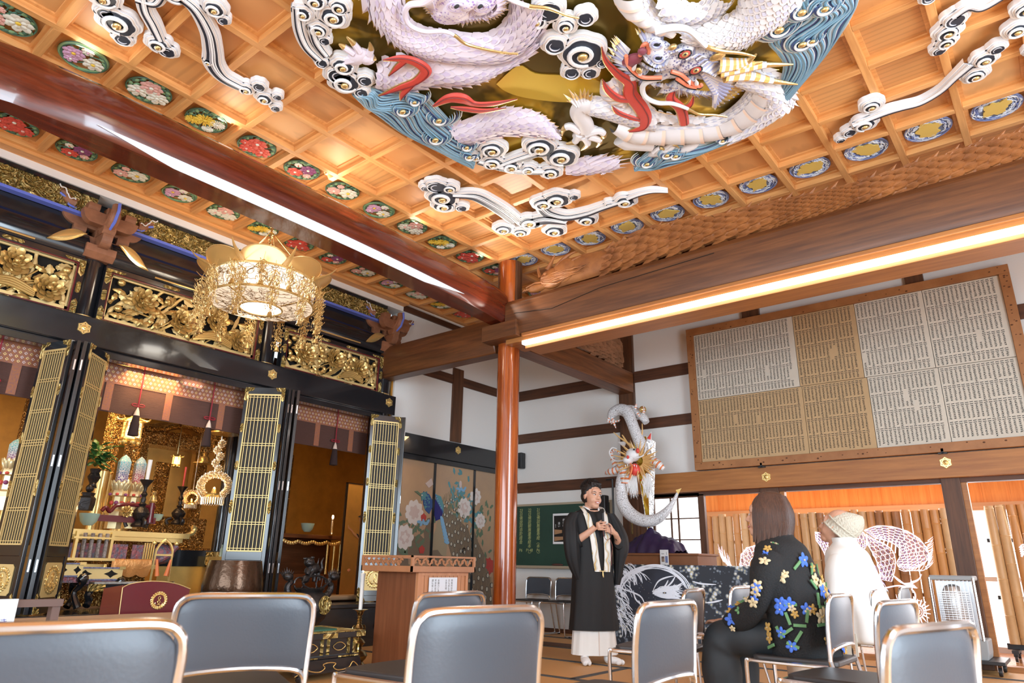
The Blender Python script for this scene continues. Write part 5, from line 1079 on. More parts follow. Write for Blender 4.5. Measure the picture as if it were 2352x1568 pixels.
# hanging lanterns
M_glow = mat('lantern_glow', (1,0.8,0.5),0.5, emis=(1.0,0.68,0.34), estr=3.2)
def lantern(px, py, x, Rpx, label):
    c = at(px, py, 'x', x); R = Rpx * mpp(c); e = T('hanging_lantern', label, 'lantern', c, 'gold lanterns of the altar')
    b = MB(); b.lathe([(R * .78,-R * .75),(R * .78, R * .75)], seg=6); b.build('glowing_panel', M_glow, e, smooth=False)
    b = MB()
    for k in range(6):
        a = PI / 3 * k; b.bar((R * .82 * math.cos(a), R * .82 * math.sin(a),-R * .8),(R * .82 * math.cos(a), R * .82 * math.sin(a), R * .8), R * .14, R * .14)
        a2 = PI / 3 * (k + 1); P1 = Vector((R * .8 * math.cos(a), R * .8 * math.sin(a),0)); P2 = Vector((R * .8 * math.cos(a2), R * .8 * math.sin(a2),0))
        for t in (0.3,0.5,0.7): b.bar(P1.lerp(P2, t) + Vector((0,0,-R * .7)), P1.lerp(P2, t) + Vector((0,0, R * .7)), R * .05, R * .05)
        for z in (-.35,0,.35): b.bar(P1 + Vector((0,0, z * R)), P2 + Vector((0,0, z * R)), R * .05, R * .05)
        C = spline([(0,0, R * 1.35),(R * .7 * math.cos(a), R * .7 * math.sin(a), R * 1.1),(R * 1.3 * math.cos(a), R * 1.3 * math.sin(a), R * 1.0),(R * 1.5 * math.cos(a), R * 1.5 * math.sin(a), R * 1.25)],4); b.tube(C, R * 0.09,6)
        b.ell((R * .75 * math.cos(a), R * .75 * math.sin(a),-R * 1.25),(R * .3, R * .3, R * .25),8,5)
    b.lathe([(R * 1.2, R * .85),(R * 1.0, R * 1.05),(R * .4, R * 1.3),(R * .12, R * 1.6),(0.001, R * 1.7)], seg=6); b.lathe([(R * .9,-R * .75),(R * 1.0,-R * .95),(R * .8,-R * 1.15),(R * .3,-R * 1.3),(0.001,-R * 1.35)], seg=6)
    b.build('gold_cage', M_goldb, e); b = MB(); b.tube([(0,0, R * 1.6),(0,0,2.96 - c.z)],0.006,5); b.build('hanging_chain', M_brass, e)
    point('lantern_lamp', (c.x + R * 1.5, c.y, c.z - R * 0.2),1.2, AW, 0.05)
lantern(303,988,-1.25,23, 'hexagonal glowing gold lantern hanging left in the altar'); lantern(405,1058,-2.0,10, 'small glowing gold lantern hanging before the shrine')
# bells and garland lamps
def bell(px, py, x, Rpx, label):
    c = at(px, py, 'x', x); R = Rpx * mpp(c); e = T('hanging_canopy', label, 'ornament', c, 'hanging gold canopies')
    b = MB(); b.lathe([(R, -R * .22),(R * .98,-R * .12),(R * .55,0),(R * .5, R * .35),(R * .4, R * .5),(R * .2, R * .55),(R * .16, R * .7),(R * .22, R * .8),(0.001, R * .95)], seg=24); b.build('canopy', M_goldb, e)
    b = MB(); b.tube([(0, R * .14 * math.cos(t), R * 1.1 + R * .16 * math.sin(t)) for t in [i * .5 for i in range(13)]], R * 0.045,6); b.tube([(0,0, R * 1.2),(0,0,2.96 - c.z)],0.005,5); b.build('hanging_ring', M_gold, e); return c, R
c, R = bell(517,990,-0.98,32, 'polished gold canopy with ring hanging above the garland lamp'); bell(468,1060,-1.9,23, 'smaller gold canopy hanging before the orange wall')
def garland(px, py, x, Rpx, label, chain=True):
    c = at(px, py, 'x', x); m = mpp(c); R = Rpx * m; e = T('garland_lamp', label, 'lamp', c, 'garland lamps'); Rg = random.Random(px); u = Vector((RC[0][0], RC[0][1],0)).normalized(); v = Vector((0,0,1)); n = u.cross(v)
    if n.dot(Vector(CP) - c) < 0: n = -n
    b = MB()
    for k in range(15):
        a = -0.75 + k * (PI + 1.5) / 14; p = u * R * .78 * math.cos(a) + v * (R * .62 * math.sin(a) + R * .15)
        peony(b, p, R * .24, n, u, v, k); peony(b, p - n * 0.02, R * .2,-n, u, v, k)
    b.build('flower_garland', M_white_gold, e)
    b = MB(); b.lathe([(0.001,-R * .85),(R * .5,-R * .8),(R * .55,-R * .5),(R * .42,-R * .35),(R * .45,-R * .28),(0.001,-R * .26)], seg=24)
    b.lathe([(R * .15,-R * .27),(R * .1,0),(0.001, R * .02)], seg=14); b.build('lamp_bowl', M_goldb, e)
    b = MB()
    for k in range(28): a = 2 * PI * k / 28; b.tube([(R * .57 * math.cos(a), R * .57 * math.sin(a),-R * .48),(R * .56 * math.cos(a), R * .56 * math.sin(a),-R * .86)], R * .025,4)
    b.build('bead_fringe', M_white_gold, e)
    b = MB(); b.ell((0,0,-R * .02),(R * .07, R * .07, R * .12)); b.build('flame', M_glow, e); point('garland_light', (c.x + 0.05, c.y, c.z + R * 0.15),0.7, AW, 0.03)
    if not chain: b = MB(); b.tube([(0,0, R * .75),(0,0,2.98 - c.z)],.005,5); b.build('link_chain', M_white_gold, e)
    if chain:
        b = MB()
        for k, zz in enumerate((1.05,1.4,1.75,2.1,2.45)):
            peony(b, v * R * zz + u * R * .10 * (-1) ** k, R * .26, n, u, v, k + 30)
        b.tube([(0,0, R * .75),(0,0,2.96 - c.z if not chain else R * 2.9)],0.006,5); b.build('link_chain', M_white_gold, e)
M_white_gold = mat('pale_gold', (0.92,0.78,0.56),0.25,0.9)
garland(492,1122,-0.98,42, 'large pale gold flower garland lamp beside the lattice door'); garland(440,1147,-1.8,23, 'small gold garland lamp left of the large one', False)
# brocade cones on lotus stands
M_bc = []
for k, cols in enumerate((((0.20,0.62,0.66),(0.12,0.06,0.25)),((0.20,0.50,0.60),(0.48,0.05,0.12)),((0.18,0.60,0.55),(0.30,0.12,0.25)))):
    m_ = mat('hexagon_brocade%d' % k, cols[0],0.6); nt = m_.node_tree; bs = nt.nodes['Principled BSDF']; tc = nt.nodes.new('ShaderNodeTexCoord'); sx = nt.nodes.new('ShaderNodeSeparateXYZ'); nt.links.new(tc.outputs['Generated'], sx.inputs[0])
    rp = nt.nodes.new('ShaderNodeValToRGB'); rp.color_ramp.elements[0].color = (*cols[1],1); rp.color_ramp.elements[0].position = .25; rp.color_ramp.elements[1].color = (*cols[0],1); rp.color_ramp.elements[1].position = .7; nt.links.new(sx.outputs[2], rp.inputs[0])
    vo = nt.nodes.new('ShaderNodeTexVoronoi'); vo.feature = 'DISTANCE_TO_EDGE'; vo.inputs['Scale'].default_value = 60; nt.links.new(tc.outputs['Object'], vo.inputs[0]); lt = nt.nodes.new('ShaderNodeMath'); lt.operation = 'LESS_THAN'; lt.inputs[1].default_value = .09; nt.links.new(vo.outputs['Distance'], lt.inputs[0])
    mx = nt.nodes.new('ShaderNodeMix'); mx.data_type = 'RGBA'; mx.inputs[7].default_value = (.75,.72,.7,1); nt.links.new(lt.outputs[0], mx.inputs[0]); nt.links.new(rp.outputs[0], mx.inputs[6]); nt.links.new(mx.outputs[2], bs.inputs['Base Color']); M_bc.append(m_)
M_painted = mat('painted_gold', (0.82,0.70,0.40),0.35,0.6)
def cone(px, pt_, pb, x, rpx, k, label):
    top = at(px, pt_, 'x', x); bot = at(px, pb, 'x', x); r = rpx * mpp(bot); h = top.z - bot.z; e = T('brocade_cone', label, 'ornament', (bot.x, bot.y, bot.z), 'brocade cones on lotus stands')
    b = MB(); b.lathe([(0.001,0),(r * .9,0),(r, h * .75),(r * .6, h * .9),(0.001, h)], seg=6); b.build('cone', M_bc[k], e, smooth=False)
    b = MB()
    for ring in range(2):
        for q in range(10):
            a = 2 * PI * (q + ring * .5) / 10; b.ell((r * 1.15 * math.cos(a), r * 1.15 * math.sin(a),-0.01 - ring * 0.02),(0.012, r * .36,0.05),8,5, Matrix.Rotation(a, 3, 'Z') @ Matrix.Rotation(0.35,3, 'Y'))
    b.lathe([(r * 1.1,-0.05),(r * 1.3,-0.08),(r * 1.3,-0.11),(r * .8,-0.12),(r * .8,-0.24),(r * 1.35,-0.26),(r * 1.45,-0.30),(r * 1.2,-0.30),(r * 1.2,-0.42),(0.001,-0.42)], seg=6); b.build('lotus_stand', M_painted, e)
    b = MB()
    for q in range(6):
        a = PI / 3 * q + .5; b.mat(q % 2).ell((r * .85 * math.cos(a), r * .85 * math.sin(a),-0.18),(0.02,0.02,0.02)); b.mat((q + 1) % 2).ell((r * 1.3 * math.cos(a), r * 1.3 * math.sin(a),-0.10),(0.016,0.016,0.014))
    b.build('painted_flower', [M_pet['r'], M_pet['v']], e)
cone(277,1042,1112,-1.15,14,0, 'teal to purple brocade cone on a painted lotus stand'); cone(314,1047,1115,-1.25,13,1, 'purple and red brocade cone right of the teal one'); cone(28,1006,1062,-1.3,14,2, 'teal brocade cone at the far left edge of the altar')
# vase with evergreen leaves
M_lf = mat('evergreen_leaf', (0.035,0.12,0.03),0.35)
c = at(211,1120, 'x', -1.25); m = mpp(c); e = T('leaf_vase', 'dark bronze vase filled with green evergreen leaves', 'vase', c); b = MB(); b.lathe([(0.001,0),(10 * m, 0),(7 * m, 10 * m),(14 * m, 24 * m),(9 * m, 34 * m),(12 * m, 42 * m),(10 * m, 43 * m)], seg=18); b.build('vase', M_bronze, e)
b = MB(); rg = random.Random(2)
for k in range(60):
    a = rg.uniform(0,6.3); hh = rg.uniform(48,100) * m; rr = rg.uniform(2,26) * m; p = Vector((rr * math.cos(a) * .6, rr * math.sin(a), hh)); d = Vector((math.cos(a) * .6, math.sin(a), rg.uniform(-.5,.5))).normalized(); n = d.cross(Vector((0,0,1))).cross(d)
    leafc(b, p, p + d * 26 * m, 6 * m, n.normalized() if n.length > 0 else Vector((0,0,1)),0,0.01)
b.build('foliage', M_lf, e)
# white candle on tall bronze stand
def bronze_stick(px, ptop, pbot, x, label, candle, mm=None, group='bronze candlesticks'):
    b0 = at(px, pbot, 'x', x); t = at(px, ptop, 'x', x); h = t.z - b0.z; e = T('candlestick', label, 'candlestick', b0, group); b = MB(); s = h
    prof = [(0.001,0),(.20,0),(.22,.03),(.17,.08),(.11,.13),(.20,.20),(.235,.28),(.17,.36),(.07,.42),(.11,.46),(.06,.50),(.075,.56),(.05,.60),(.09,.66),(.04,.72),(.05,.80),(.10,.86),(.18,.94),(.19,.955),(.05,.96),(0.001,.96)]
    b.lathe([(r * s * .72, z * s) for r, z in prof], seg=22)
    for k in range(3): a = 2 * PI * k / 3; b.tube(spline([(.15 * s * math.cos(a),.15 * s * math.sin(a),.16 * s),(.26 * s * math.cos(a),.26 * s * math.sin(a),.10 * s),(.22 * s * math.cos(a),.22 * s * math.sin(a),0.0)],4),0.035 * s, 7)
    b.build('stand', mm or M_bronze, e)
    if candle: b = MB(); b.lathe([(0.001,.95 * s),(candle[0],.95 * s),(candle[0] * 1.15,.95 * s + candle[1]),(0.001,.95 * s + candle[1])], seg=14); b.build('candle', candle[2], e)
    return e
bronze_stick(318,1095,1210,-0.98, 'squat bronze tripod candlestick with a white candle before the maroon stand', (0.018,0.20, M_white)); bronze_stick(406,1112,1204,-1.6, 'slim bronze candlestick with a red candle on the altar', (0.010,0.22, M_red))
# incense burner and celadon bowls
c = at(196,1172, 'x', -1.15); m = mpp(c); e = T('incense_burner', 'square black incense burner with a lion lid at the altar left', 'incense burner', c); b = MB(); b.lathe([(0.001,0),(15 * m, 0),(18 * m, 14 * m),(18 * m, 28 * m),(12 * m, 33 * m),(15 * m, 40 * m),(0.001,42 * m)], seg=4); b.ell((0,0,50 * m),(9 * m, 9 * m, 9 * m)); b.ell((3 * m, 4 * m, 58 * m),6 * m); b.build('burner', M_bronze, e)
M_cel = mat('celadon_glaze', (0.36,0.50,0.42),0.2)
for (px, py, x, r, lab) in ((201,1206,-0.95,21, 'pale celadon bowl on the altar table at left'),(360,1196,-1.15,12, 'small celadon bowl right of the bronze candlestick'),(705,1221,-2.1,15, 'grey bowl on the console beside the candle light')):
    c = at(px, py, 'x', x); m = mpp(c); b = MB(); b.lathe([(0.001,2 * m),(r * .45 * m, 0),(r * .8 * m, r * .4 * m),(r * m, r * 1.1 * m),(r * 1.03 * m, r * 1.25 * m),(r * .93 * m, r * 1.2 * m),(r * .7 * m, r * .5 * m),(0.001, r * .3 * m)], c, 24); tag(b.build('bowl', M_cel), lab, 'bowl')
# maroon scroll stand
c = at(288,1200, 'x', -1.05); m = mpp(c); e = T('scroll_stand', 'maroon and gold scroll-ended stand on the altar table', 'stand', c); b = MB(); b.box((-.05,-65 * m, 0),(.05,62 * m, 14 * m)); b.tube(spline([(.05,-60 * m, 22 * m),(.05,-52 * m, 30 * m),(.05,-42 * m, 22 * m),(.05,-30 * m, 36 * m),(.05,0,40 * m),(.05,55 * m, 38 * m)],5),4.5 * m, 8); b.build('rail', M_maroon, e); b = MB(); peony(b, (0.06,-8 * m, 24 * m),14 * m, Vector((1,0,0)), Vector((0,1,0)), Vector((0,0,1)),4); b.build('gold_carving', M_goldcarve, e)
c = at(342,1200, 'x', -1.0); m = mpp(c); e = T('fringed_finial', 'small maroon fringed stand with a gold finial on the altar', 'ornament', c); b = MB(); b.lathe([(9 * m, 0),(6 * m, 44 * m),(0.001,45 * m)], seg=16); b.build('maroon_fringe', M_maroon, e); b = MB(); b.lathe([(5 * m, 44 * m),(9 * m, 48 * m),(7 * m, 58 * m),(3 * m, 62 * m),(6 * m, 68 * m),(0.001,72 * m)], seg=16); b.build('gold_finial', M_goldb, e)
# main altar table
x = -1.0; a_ = at(160,1215, 'x', x); b_ = at(430,1225, 'x', x); zt = (a_.z + b_.z) / 2
e = T('altar_table', 'long golden altar table with coloured carved panels and winged end', 'table', (x, a_.y, PL)); L = b_.y - a_.y; H = zt - PL
b = MB(); b.box((-.5,-.2, H - .05),(.06, L, H)); b.box((-.45,-.15, H - .09),(.03, L - .05, H - .05)); b.tube(spline([(0.0, L - .02, H - .02),(0.0, L + .05, H + .01),(0.0, L + .07, H + .06),(0.0, L + .04, H + .07)],5),0.025,7, up=(1,0,0)); b.build('table_top', M_goldb, e, bevel=0.005)
b = MB(); b.box((-.42,-.1, H - .30),(0.0, L * .72, H - .09)); b.box((-.40,-.1,0.0),(-.05, L * .70, H - .34)); b.build('carved_body', M_goldorn, e, smooth=False)
M_jewel = mat('coloured_carving', (0.08,0.16,0.22),0.35,0.2, var=0.9, vscale=28, col2=(0.45,0.10,0.10), bump=0.8, bscale=40)
for k in range(4): y = -.05 + k * L * .19; b = MB(); b.box((0.0, y, H - .27),(.012, y + L * .15, H - .12)); b.build('coloured_panel', M_jewel, e, smooth=False)
b = MB()
for k in range(5): y = L * .72 - .015 - k * 0.022; b.tube([(.02, y, H - .30),(.02, y, H - .10)],.008,6)
b.box((-.45,-.15, H - .34),(.05, L * .76, H - .30)); b.build('gold_mouldings', M_goldb, e); b = MB(); b.ell((-.1, L * .82, H - .2),(.12,.14,.10)); b.tube(spline([(0, L * .72, H - .28),(0, L * .84, H - .22),(0, L * .92, H - .12)],5),.03,8); b.build('dark_bracket', M_jewel, e)
# rack of four rolled scrolls on a gold frame
c = at(212,1283, 'x', -0.80); m = mpp(c); e = T('scroll_rack', 'gold frame holding four upright patterned scroll rolls', 'rack', c)
b = MB()
for y in (-42 * m, 34 * m): b.box((-.02, y - 3 * m, 0),(.02, y + 3 * m, 60 * m))
b.box((-.03,-50 * m, 44 * m),(.03,40 * m, 48 * m)); b.box((-.04,-55 * m, -4 * m),(.04,45 * m, 2 * m)); b.build('frame', M_goldb, e, smooth=False)
for k in range(4): b = MB(); b.tube([(0.02,(-26 + k * 16) * m, 2 * m),(-.03,(-22 + k * 16) * m, 56 * m)],4.5 * m, 10); b.build('scroll', mat('scroll_cloth%d' % k, (0.45,0.40,0.38),0.4,0.3, var=0.7, vscale=60), e)
# low gold tables with pierced sides and black cabriole legs
def cab(px, py, x, wpx, hpx, legs, label):
    c = at(px, py, 'x', x); m = mpp(c); W = wpx * m; h = hpx * m; e = T('offering_table', label, 'table', (c.x, c.y, c.z), 'low lacquered altar tables'); b = MB()
    b.box((-.18,-W / 2,-h * .10),(.02, W / 2,0)); b.box((-.18,-W / 2,-h * .95),(.02, W / 2,-h * .85)); b.build('black_boards', M_blue_black, e, smooth=False)
    b = MB(); b.box((-.16,-W / 2 + .01,-h * .85),(.0, W / 2 - .01,-h * .10)); b.build('gold_side', M_golds, e, smooth=False)
    b = MB()
    for k in (-.25,.25): b.prism([(k * W - W * .14,-h * .48),(k * W - W * .05,-h * .62),(k * W, -h * .78),(k * W + W * .05,-h * .62),(k * W + W * .14,-h * .48),(k * W + W * .05,-h * .36),(k * W, -h * .2),(k * W - W * .05,-h * .36)],.004,(.0,0,0),(0,1,0),(0,0,1))
    b.build('pierced_opening', M_dark, e, smooth=False)
    b = MB()
    for s_ in (-1,1):
        for z in (-.04,-.9): b.box((-.01, s_ * W / 2 - (.05 if s_ > 0 else 0), h * z - .012),(.025, s_ * W / 2 + (0 if s_ > 0 else .05), h * z + .012))
    b.build('gold_fitting', M_goldb, e, smooth=False)
    if legs:
        for s_ in (-1,1):
            b = MB(); y = s_ * W * .42; b.tube(spline([(0.0, y, -h * .95),(0.03, y + s_ * .02,-h * 1.2),(0.0, y + s_ * .01,-h * 1.6),(-0.02, y - s_ * .02,-h * 2.1),(0.01, y + s_ * .02, c.z * 0 - (c.z - PL - 0.01))],5),[.035,.04,.045,.045,.042,.036,.032,.028,.025,.024,.023,.022,.021,.02,.02,.022,.024,.026,.028,.03,.03],9); b.build('leg', M_black, e)
        b = MB(); b.box((-.02,-W * .4,-h * 1.35),(.0, W * .4,-h * .95)); b.build('apron', M_jewel, e, smooth=False)
M_blue_black = mat('inlaid_lacquer', (0.05,0.06,0.16),0.2, var=0.8, vscale=50, col2=(0.30,0.32,0.50), coat=0.4)
cab(165,1292,-0.62,58,32, True, 'low golden pierced table with black cabriole legs beside the lattice door'); cab(228,1302,-0.78,112,30, True, 'wider golden pierced table standing behind the first')
c = at(300,1345, 'x', -0.70); m = mpp(c); e = T('low_black_table', 'low black lacquer table with wave cloth and gold corner behind the maroon box', 'table', (c.x, c.y, PL)); zz = c.z - PL; L = 95 * m
b = MB(); b.box((-.25,-L, zz - .04),(.05, L, zz + .02)); b.build('table_top', M_black, e, smooth=False, bevel=.005); b = MB(); b.box((.05,-L, zz - .04),(.056,-L + .14, zz + .02)); b.build('gold_fitting', M_goldrelief, e, smooth=False)
b = MB(); b.box((-.2,-L + .05, zz + .02),(.04, L, zz + .035)); b.build('wave_cloth', mat('wave_cloth', (0.5,0.48,0.45),0.7, var=.6, vscale=60), e, smooth=False)
for s_ in (-1,1): b = MB(); b.tube(spline([(0, s_ * L * .9, zz - .05),(.03, s_ * L * .95, zz * .6),(0, s_ * L * .88,.06),(.02, s_ * L * .93,.02)],5),.03,8); b.build('leg', M_black, e)
# brocade cloth draped over a chest
c = at(292,1283, 'x', -0.95); m = mpp(c); b = MB()
b.grid(lambda u, v: Vector((c.x + .05 * math.sin(PI * v) + .25 * (v if v < .3 else .3) - 0.0, c.y + (u - .5) * 88 * m, c.z - (max(0, v - .3) / .7) * (34 + 6 * abs(math.sin(u * 9))) * m)),40,12)
tag(b.build('brocade_cloth', mat('orange_brocade', (0.75,0.36,0.12),0.4,0.4, bump=.5, bscale=30), loc=None), 'orange brocade cloth with scalloped hem draped over the altar chest', 'cloth')
b = MB(); b.box((c.x - .3, c.y - 44 * m, PL),(c.x + .03, c.y + 44 * m, c.z - 0.03)); tag(b.build('altar_chest', M_goldorn, smooth=False), 'gilded chest under the orange brocade cloth', 'chest')
# gong stand with two orange beaters
c = at(366,1335, 'x', -0.55); m = mpp(c); e = T('gong_stand', 'slim gold stand with pointed arch holding two orange beaters', 'stand', c); b = MB()
for s_ in (-1,1): b.tube([(0, s_ * 21 * m, 0),(0, s_ * 19 * m, 72 * m)],2.6 * m, 6); b.tube(spline([(0, s_ * 19 * m, 68 * m),(0, s_ * 12 * m, 82 * m),(0,0,92 * m)],4),3 * m, 6); b.ell((0, s_ * 26 * m, 84 * m),5 * m)
b.box((-.01,-20 * m, 56 * m),(.01,20 * m, 60 * m)); b.build('frame', M_goldb, e)
for s_ in (-1,1): b = MB(); b.tube([(0.02, s_ * 16 * m, 48 * m),(0.02, s_ * 10 * m, 12 * m)],[2.5 * m, 5 * m],8); b.build('beater', mat('beater_orange%d' % s_, (0.75,0.20,0.06),.5), e)
b = MB(); b.box((c.x - .06, c.y - 26 * m, PL),(c.x + .06, c.y + 26 * m, c.z)); tag(b.build('stand_box', M_black, smooth=False, bevel=.004), 'small black box under the gong stand', 'box')
# black altar step with gilt plate and gold panels
a_ = at(395,1262, 'x', -1.2); b_ = at(480,1300, 'x', -1.2); e = T('altar_step', 'black altar step with gilt end plate above gold panels', 'step', (-1.2, a_.y, PL)); L = b_.y - a_.y + .25; zt = a_.z - PL
b = MB(); b.box((-.5,-.1, zt - .16),(0, L, zt)); b.build('black_board', M_black, e, smooth=False); b = MB(); b.box((.0, L * .55, zt - .15),(.008, L * .9, zt - .01)); b.build('gilt_plate', M_goldrelief, e, smooth=False); b = MB(); b.box((-.48,-.1,0),(-.02, L, zt - .16)); b.build('gold_panel', M_goldscreen, e, smooth=False)
# ---- right bay: picture, console, candle, screen ----
x = -2.3; a_ = at(640,1200, 'x', x);
pa = at(655,1052, 'x', -3.0); pb = at(692,1205, 'x', -3.0); e = T('hanging_picture', 'dark hanging picture with gold disc border on the orange wall', 'picture', (-3.58, pb.y, 0.9)); zt = 2.15 - .9 + .35
b = MB(); b.box((-.01,-.85,0),(.01,.12, zt)); b.build('border', M_goldorn, e, smooth=False); b = MB(); b.box((.01,-.75,.22),(.015,-.06, zt)); b.build('picture_field', M_maroon, e, smooth=False)
b = MB()
for k in range(9): b.lathe([(.05,.012),(.052,.016),(0.001,.016)],(0,.03,.12 + k * .17),14, 'x')
b.build('gold_disc', M_goldb, e)
a_ = at(645,1224, 'x', -2.2); b_ = at(778,1232, 'x', -2.2); e = T('console_table', 'dark altar console with carved gold apron in the right bay', 'table', (-2.2, a_.y, PL)); L = b_.y - a_.y + .1; H = a_.z - PL
b = MB(); b.box((-.4,0, H - .05),(.03, L, H)); b.box((-.4,0,0),(0, L, H * .33)); b.box((-.38,0, H * .33),(-.3, L, H - .05)); b.build('body', wood('console_wood', (0.16,0.06,0.025),(0.08,0.03,0.012), 'y', .3), e, smooth=False, bevel=.004)
b = MB()
for k in range(26): y = .05 + k * (L - .1) / 26; b.ell((.015, y, H - .09 - .03 * abs(math.sin(k * .5))),(.012,.03,.025),8,5)
b.build('gold_apron', M_goldb, e)
for y in (L * .74, L * .85, L * .95): b = MB(); b.lathe([(.02, H * .33),(.014, H * .5),(.018, H - .1)],(0, y, 0),12); b.build('leg', M_goldb, e)
c = at(761,1226, 'x', -2.15); m = mpp(c); e = T('candle_light', 'slender lit candle light on the console beside the golden screen', 'candle', c); b = MB(); b.lathe([(5 * m, 0),(2.5 * m, 4 * m),(2.5 * m, 30 * m),(4 * m, 32 * m),(0.001,33 * m)], seg=12); b.build('candle', M_white_gold, e); b = MB(); b.ell((0,0,38 * m),(2.5 * m, 2.5 * m, 4.5 * m)); b.build('flame', mat('candle_flame', (1,.8,.5),.5, emis=(1,.75,.4), estr=14), e)
point('candle_glow', (c.x + .1, c.y, c.z + 42 * m),3.0, AW, .02)
# folding screen with dancer
a_ = at(774,1375, 'x', -1.30); b_ = at(842,1375, 'x', -1.30); zt = at(800,1110, 'x', -1.3).z; e = T('golden_screen', 'tall golden folding screen painted with a dark haired dancer', 'screen', (-1.3, a_.y, PL)); H = zt - PL; L = b_.y - a_.y + .1
b = MB(); b.box((-.01,0,.02),(.01, L, H)); b.build('gold_leaf_panel', M_goldscreen, e, smooth=False); b = MB();
for y0, y1, z0, z1 in ((-.01,.01,0, H + .01),(-.01, L, 0,.025),(-.01, L, H, H + .012)): b.box((-.014, y0, z0),(.014, y1, z1))
b.build('screen_frame', M_black, e, smooth=False)
def sp(px, py): p = at(px, py, 'x', -1.29); return (p.y - a_.y, p.z - PL)
b = MB(); M_skin2 = mat('painted_skin', (0.60,0.32,0.16),.7)
for k, pts, h in ((0,((800,1205),(803,1212),(808,1214),(812,1222),(822,1230),(828,1226),(833,1210),(835,1222),(836,1240),(822,1236),(812,1228),(806,1218),(799,1213)),.004),(0,((824,1190),(832,1188),(834,1198),(828,1203)),.005),(1,((822,1186),(830,1182),(836,1184),(836,1196),(830,1190)),.006),(1,((818,1225),(822,1226),(828,1236),(836,1240),(836,1246),(826,1240)),.006),(2,((797,1309),(802,1305),(806,1308),(800,1313)),.003),(2,((817,1300),(822,1299),(822,1304),(817,1306)),.003)):
    b.mat(k).prism([sp(*p) for p in pts], h, (.010,0,0),(0,1,0),(0,0,1))
b.build('painted_dancer', [M_skin2, M_ink, mat('painted_blush', (.8,.35,.2),.7)], e, smooth=False)
b = MB(); p = at(800,1383, 'x', -.75); b.box((-.95, p.y - .55,.453),(-.65, p.y + .28,.50)); tag(b.build('floor_cushion', mat('cushion_cloth', (.40,.27,.16),.8), bevel=.015), 'flat brown cushion on the platform before the golden screen', 'cushion')
c = at(415,1285, 'x', -.9); c = at(507,1278, 'x', -1.1); m = mpp(c); b = MB(); b.lathe([(4 * m, 0),(4 * m, 16 * m),(1.5 * m, 20 * m),(1.5 * m, 26 * m),(0.001,27 * m)], c, 14); tag(b.build('small_bottle', M_cel), 'small pump bottle standing behind the black post', 'bottle')
b = MB(); b.box((c.x - .08, c.y - .1, PL),(c.x + .08, c.y + .1, c.z)); tag(b.build('small_cabinet', M_goldscreen, smooth=False), 'small gold cabinet under the pump bottle', 'cabinet')
# ================= CHANDELIER =================
cc = Vector((0.60,2.17,3.24)); e = T('gilded_chandelier', 'large gilded temple chandelier with glowing drum and hanging bell strings', 'chandelier', cc); R = 0.455
M_drum = mat('lit_drum_paper', (0.95,0.85,0.68),.6, emis=(1.0,0.84,0.64), estr=0.62)
b = MB(); b.lathe([(R, .10),(R, -.13),(0.19,-.165)], seg=48); b.build('glowing_drum', M_drum, e)
b = MB(); b.lathe([(0.18,-.168),(0.001,-.170)], seg=32); b.build('round_lamp', mat('round_lamp', (1,1,1),.5, emis=(1,.96,.88), estr=7), e)
M_net = mat('filigree', (0.30,0.17,0.06),.4,.7)
b = MB()
for z in (.10,-.12): b.tube([(R * 1.01 * math.cos(a), R * 1.01 * math.sin(a), z) for a in [2 * PI * k / 48 for k in range(48)]],.011,6, closed=True)
b.tube([(.186 * math.cos(a),.186 * math.sin(a),-.170) for a in [2 * PI * k / 32 for k in range(32)]],.010,6, closed=True)
for k in range(4): a = PI / 2 * k + .4; b.bar((.21 * math.cos(a),.21 * math.sin(a),-.162),(R * math.cos(a), R * math.sin(a),-.128),.016,.01)
b.build('hoop', M_gold, e)
b = MB(); rg = random.Random(11)
for k in range(420):   # cobweb of vines over the drum side and its underside
    a = rg.uniform(0,2 * PI); z = rg.uniform(-.11,.09); pts = []; da = rg.uniform(-1,1); dz = rg.uniform(-1,1)
    for t in range(9): pts.append(((R + .004) * math.cos(a),(R + .004) * math.sin(a), z)); th = math.atan2(dz, da) + rg.uniform(-.9,.9); da, dz = math.cos(th), math.sin(th); a += da * .03; z = min(.098, max(-.118, z + dz * .014))
    b.tube(pts, .0019,4, caps=False)
for k in range(260):
    a = rg.uniform(0,2 * PI); r = rg.uniform(.20,.44); pts = []; x = r * math.cos(a); y = r * math.sin(a); th = rg.uniform(0,6.3)
    for t in range(9):
        rr = math.hypot(x, y);
        if not .195 < rr < .45: break
        pts.append((x, y, -.165 + (rr - .19) / (.455 - .19) * .035 - .004)); th += rg.uniform(-.9,.9); x += .014 * math.cos(th); y += .014 * math.sin(th)
    if len(pts) > 2: b.tube(pts, .0019,4, caps=False)
for k in range(10):
    a = 2 * PI * k / 10
    for q in range(8): t = PI * q / 7 ; b.tube([((R + .005) * math.cos(a + .05 * s * math.cos(t)),(R + .005) * math.sin(a + .05 * s * math.cos(t)),-.01 + .05 * s * math.sin(t)) for s in (0,.3,.6,1)],.0022,4, caps=False)
b.build('filigree', M_net, e)
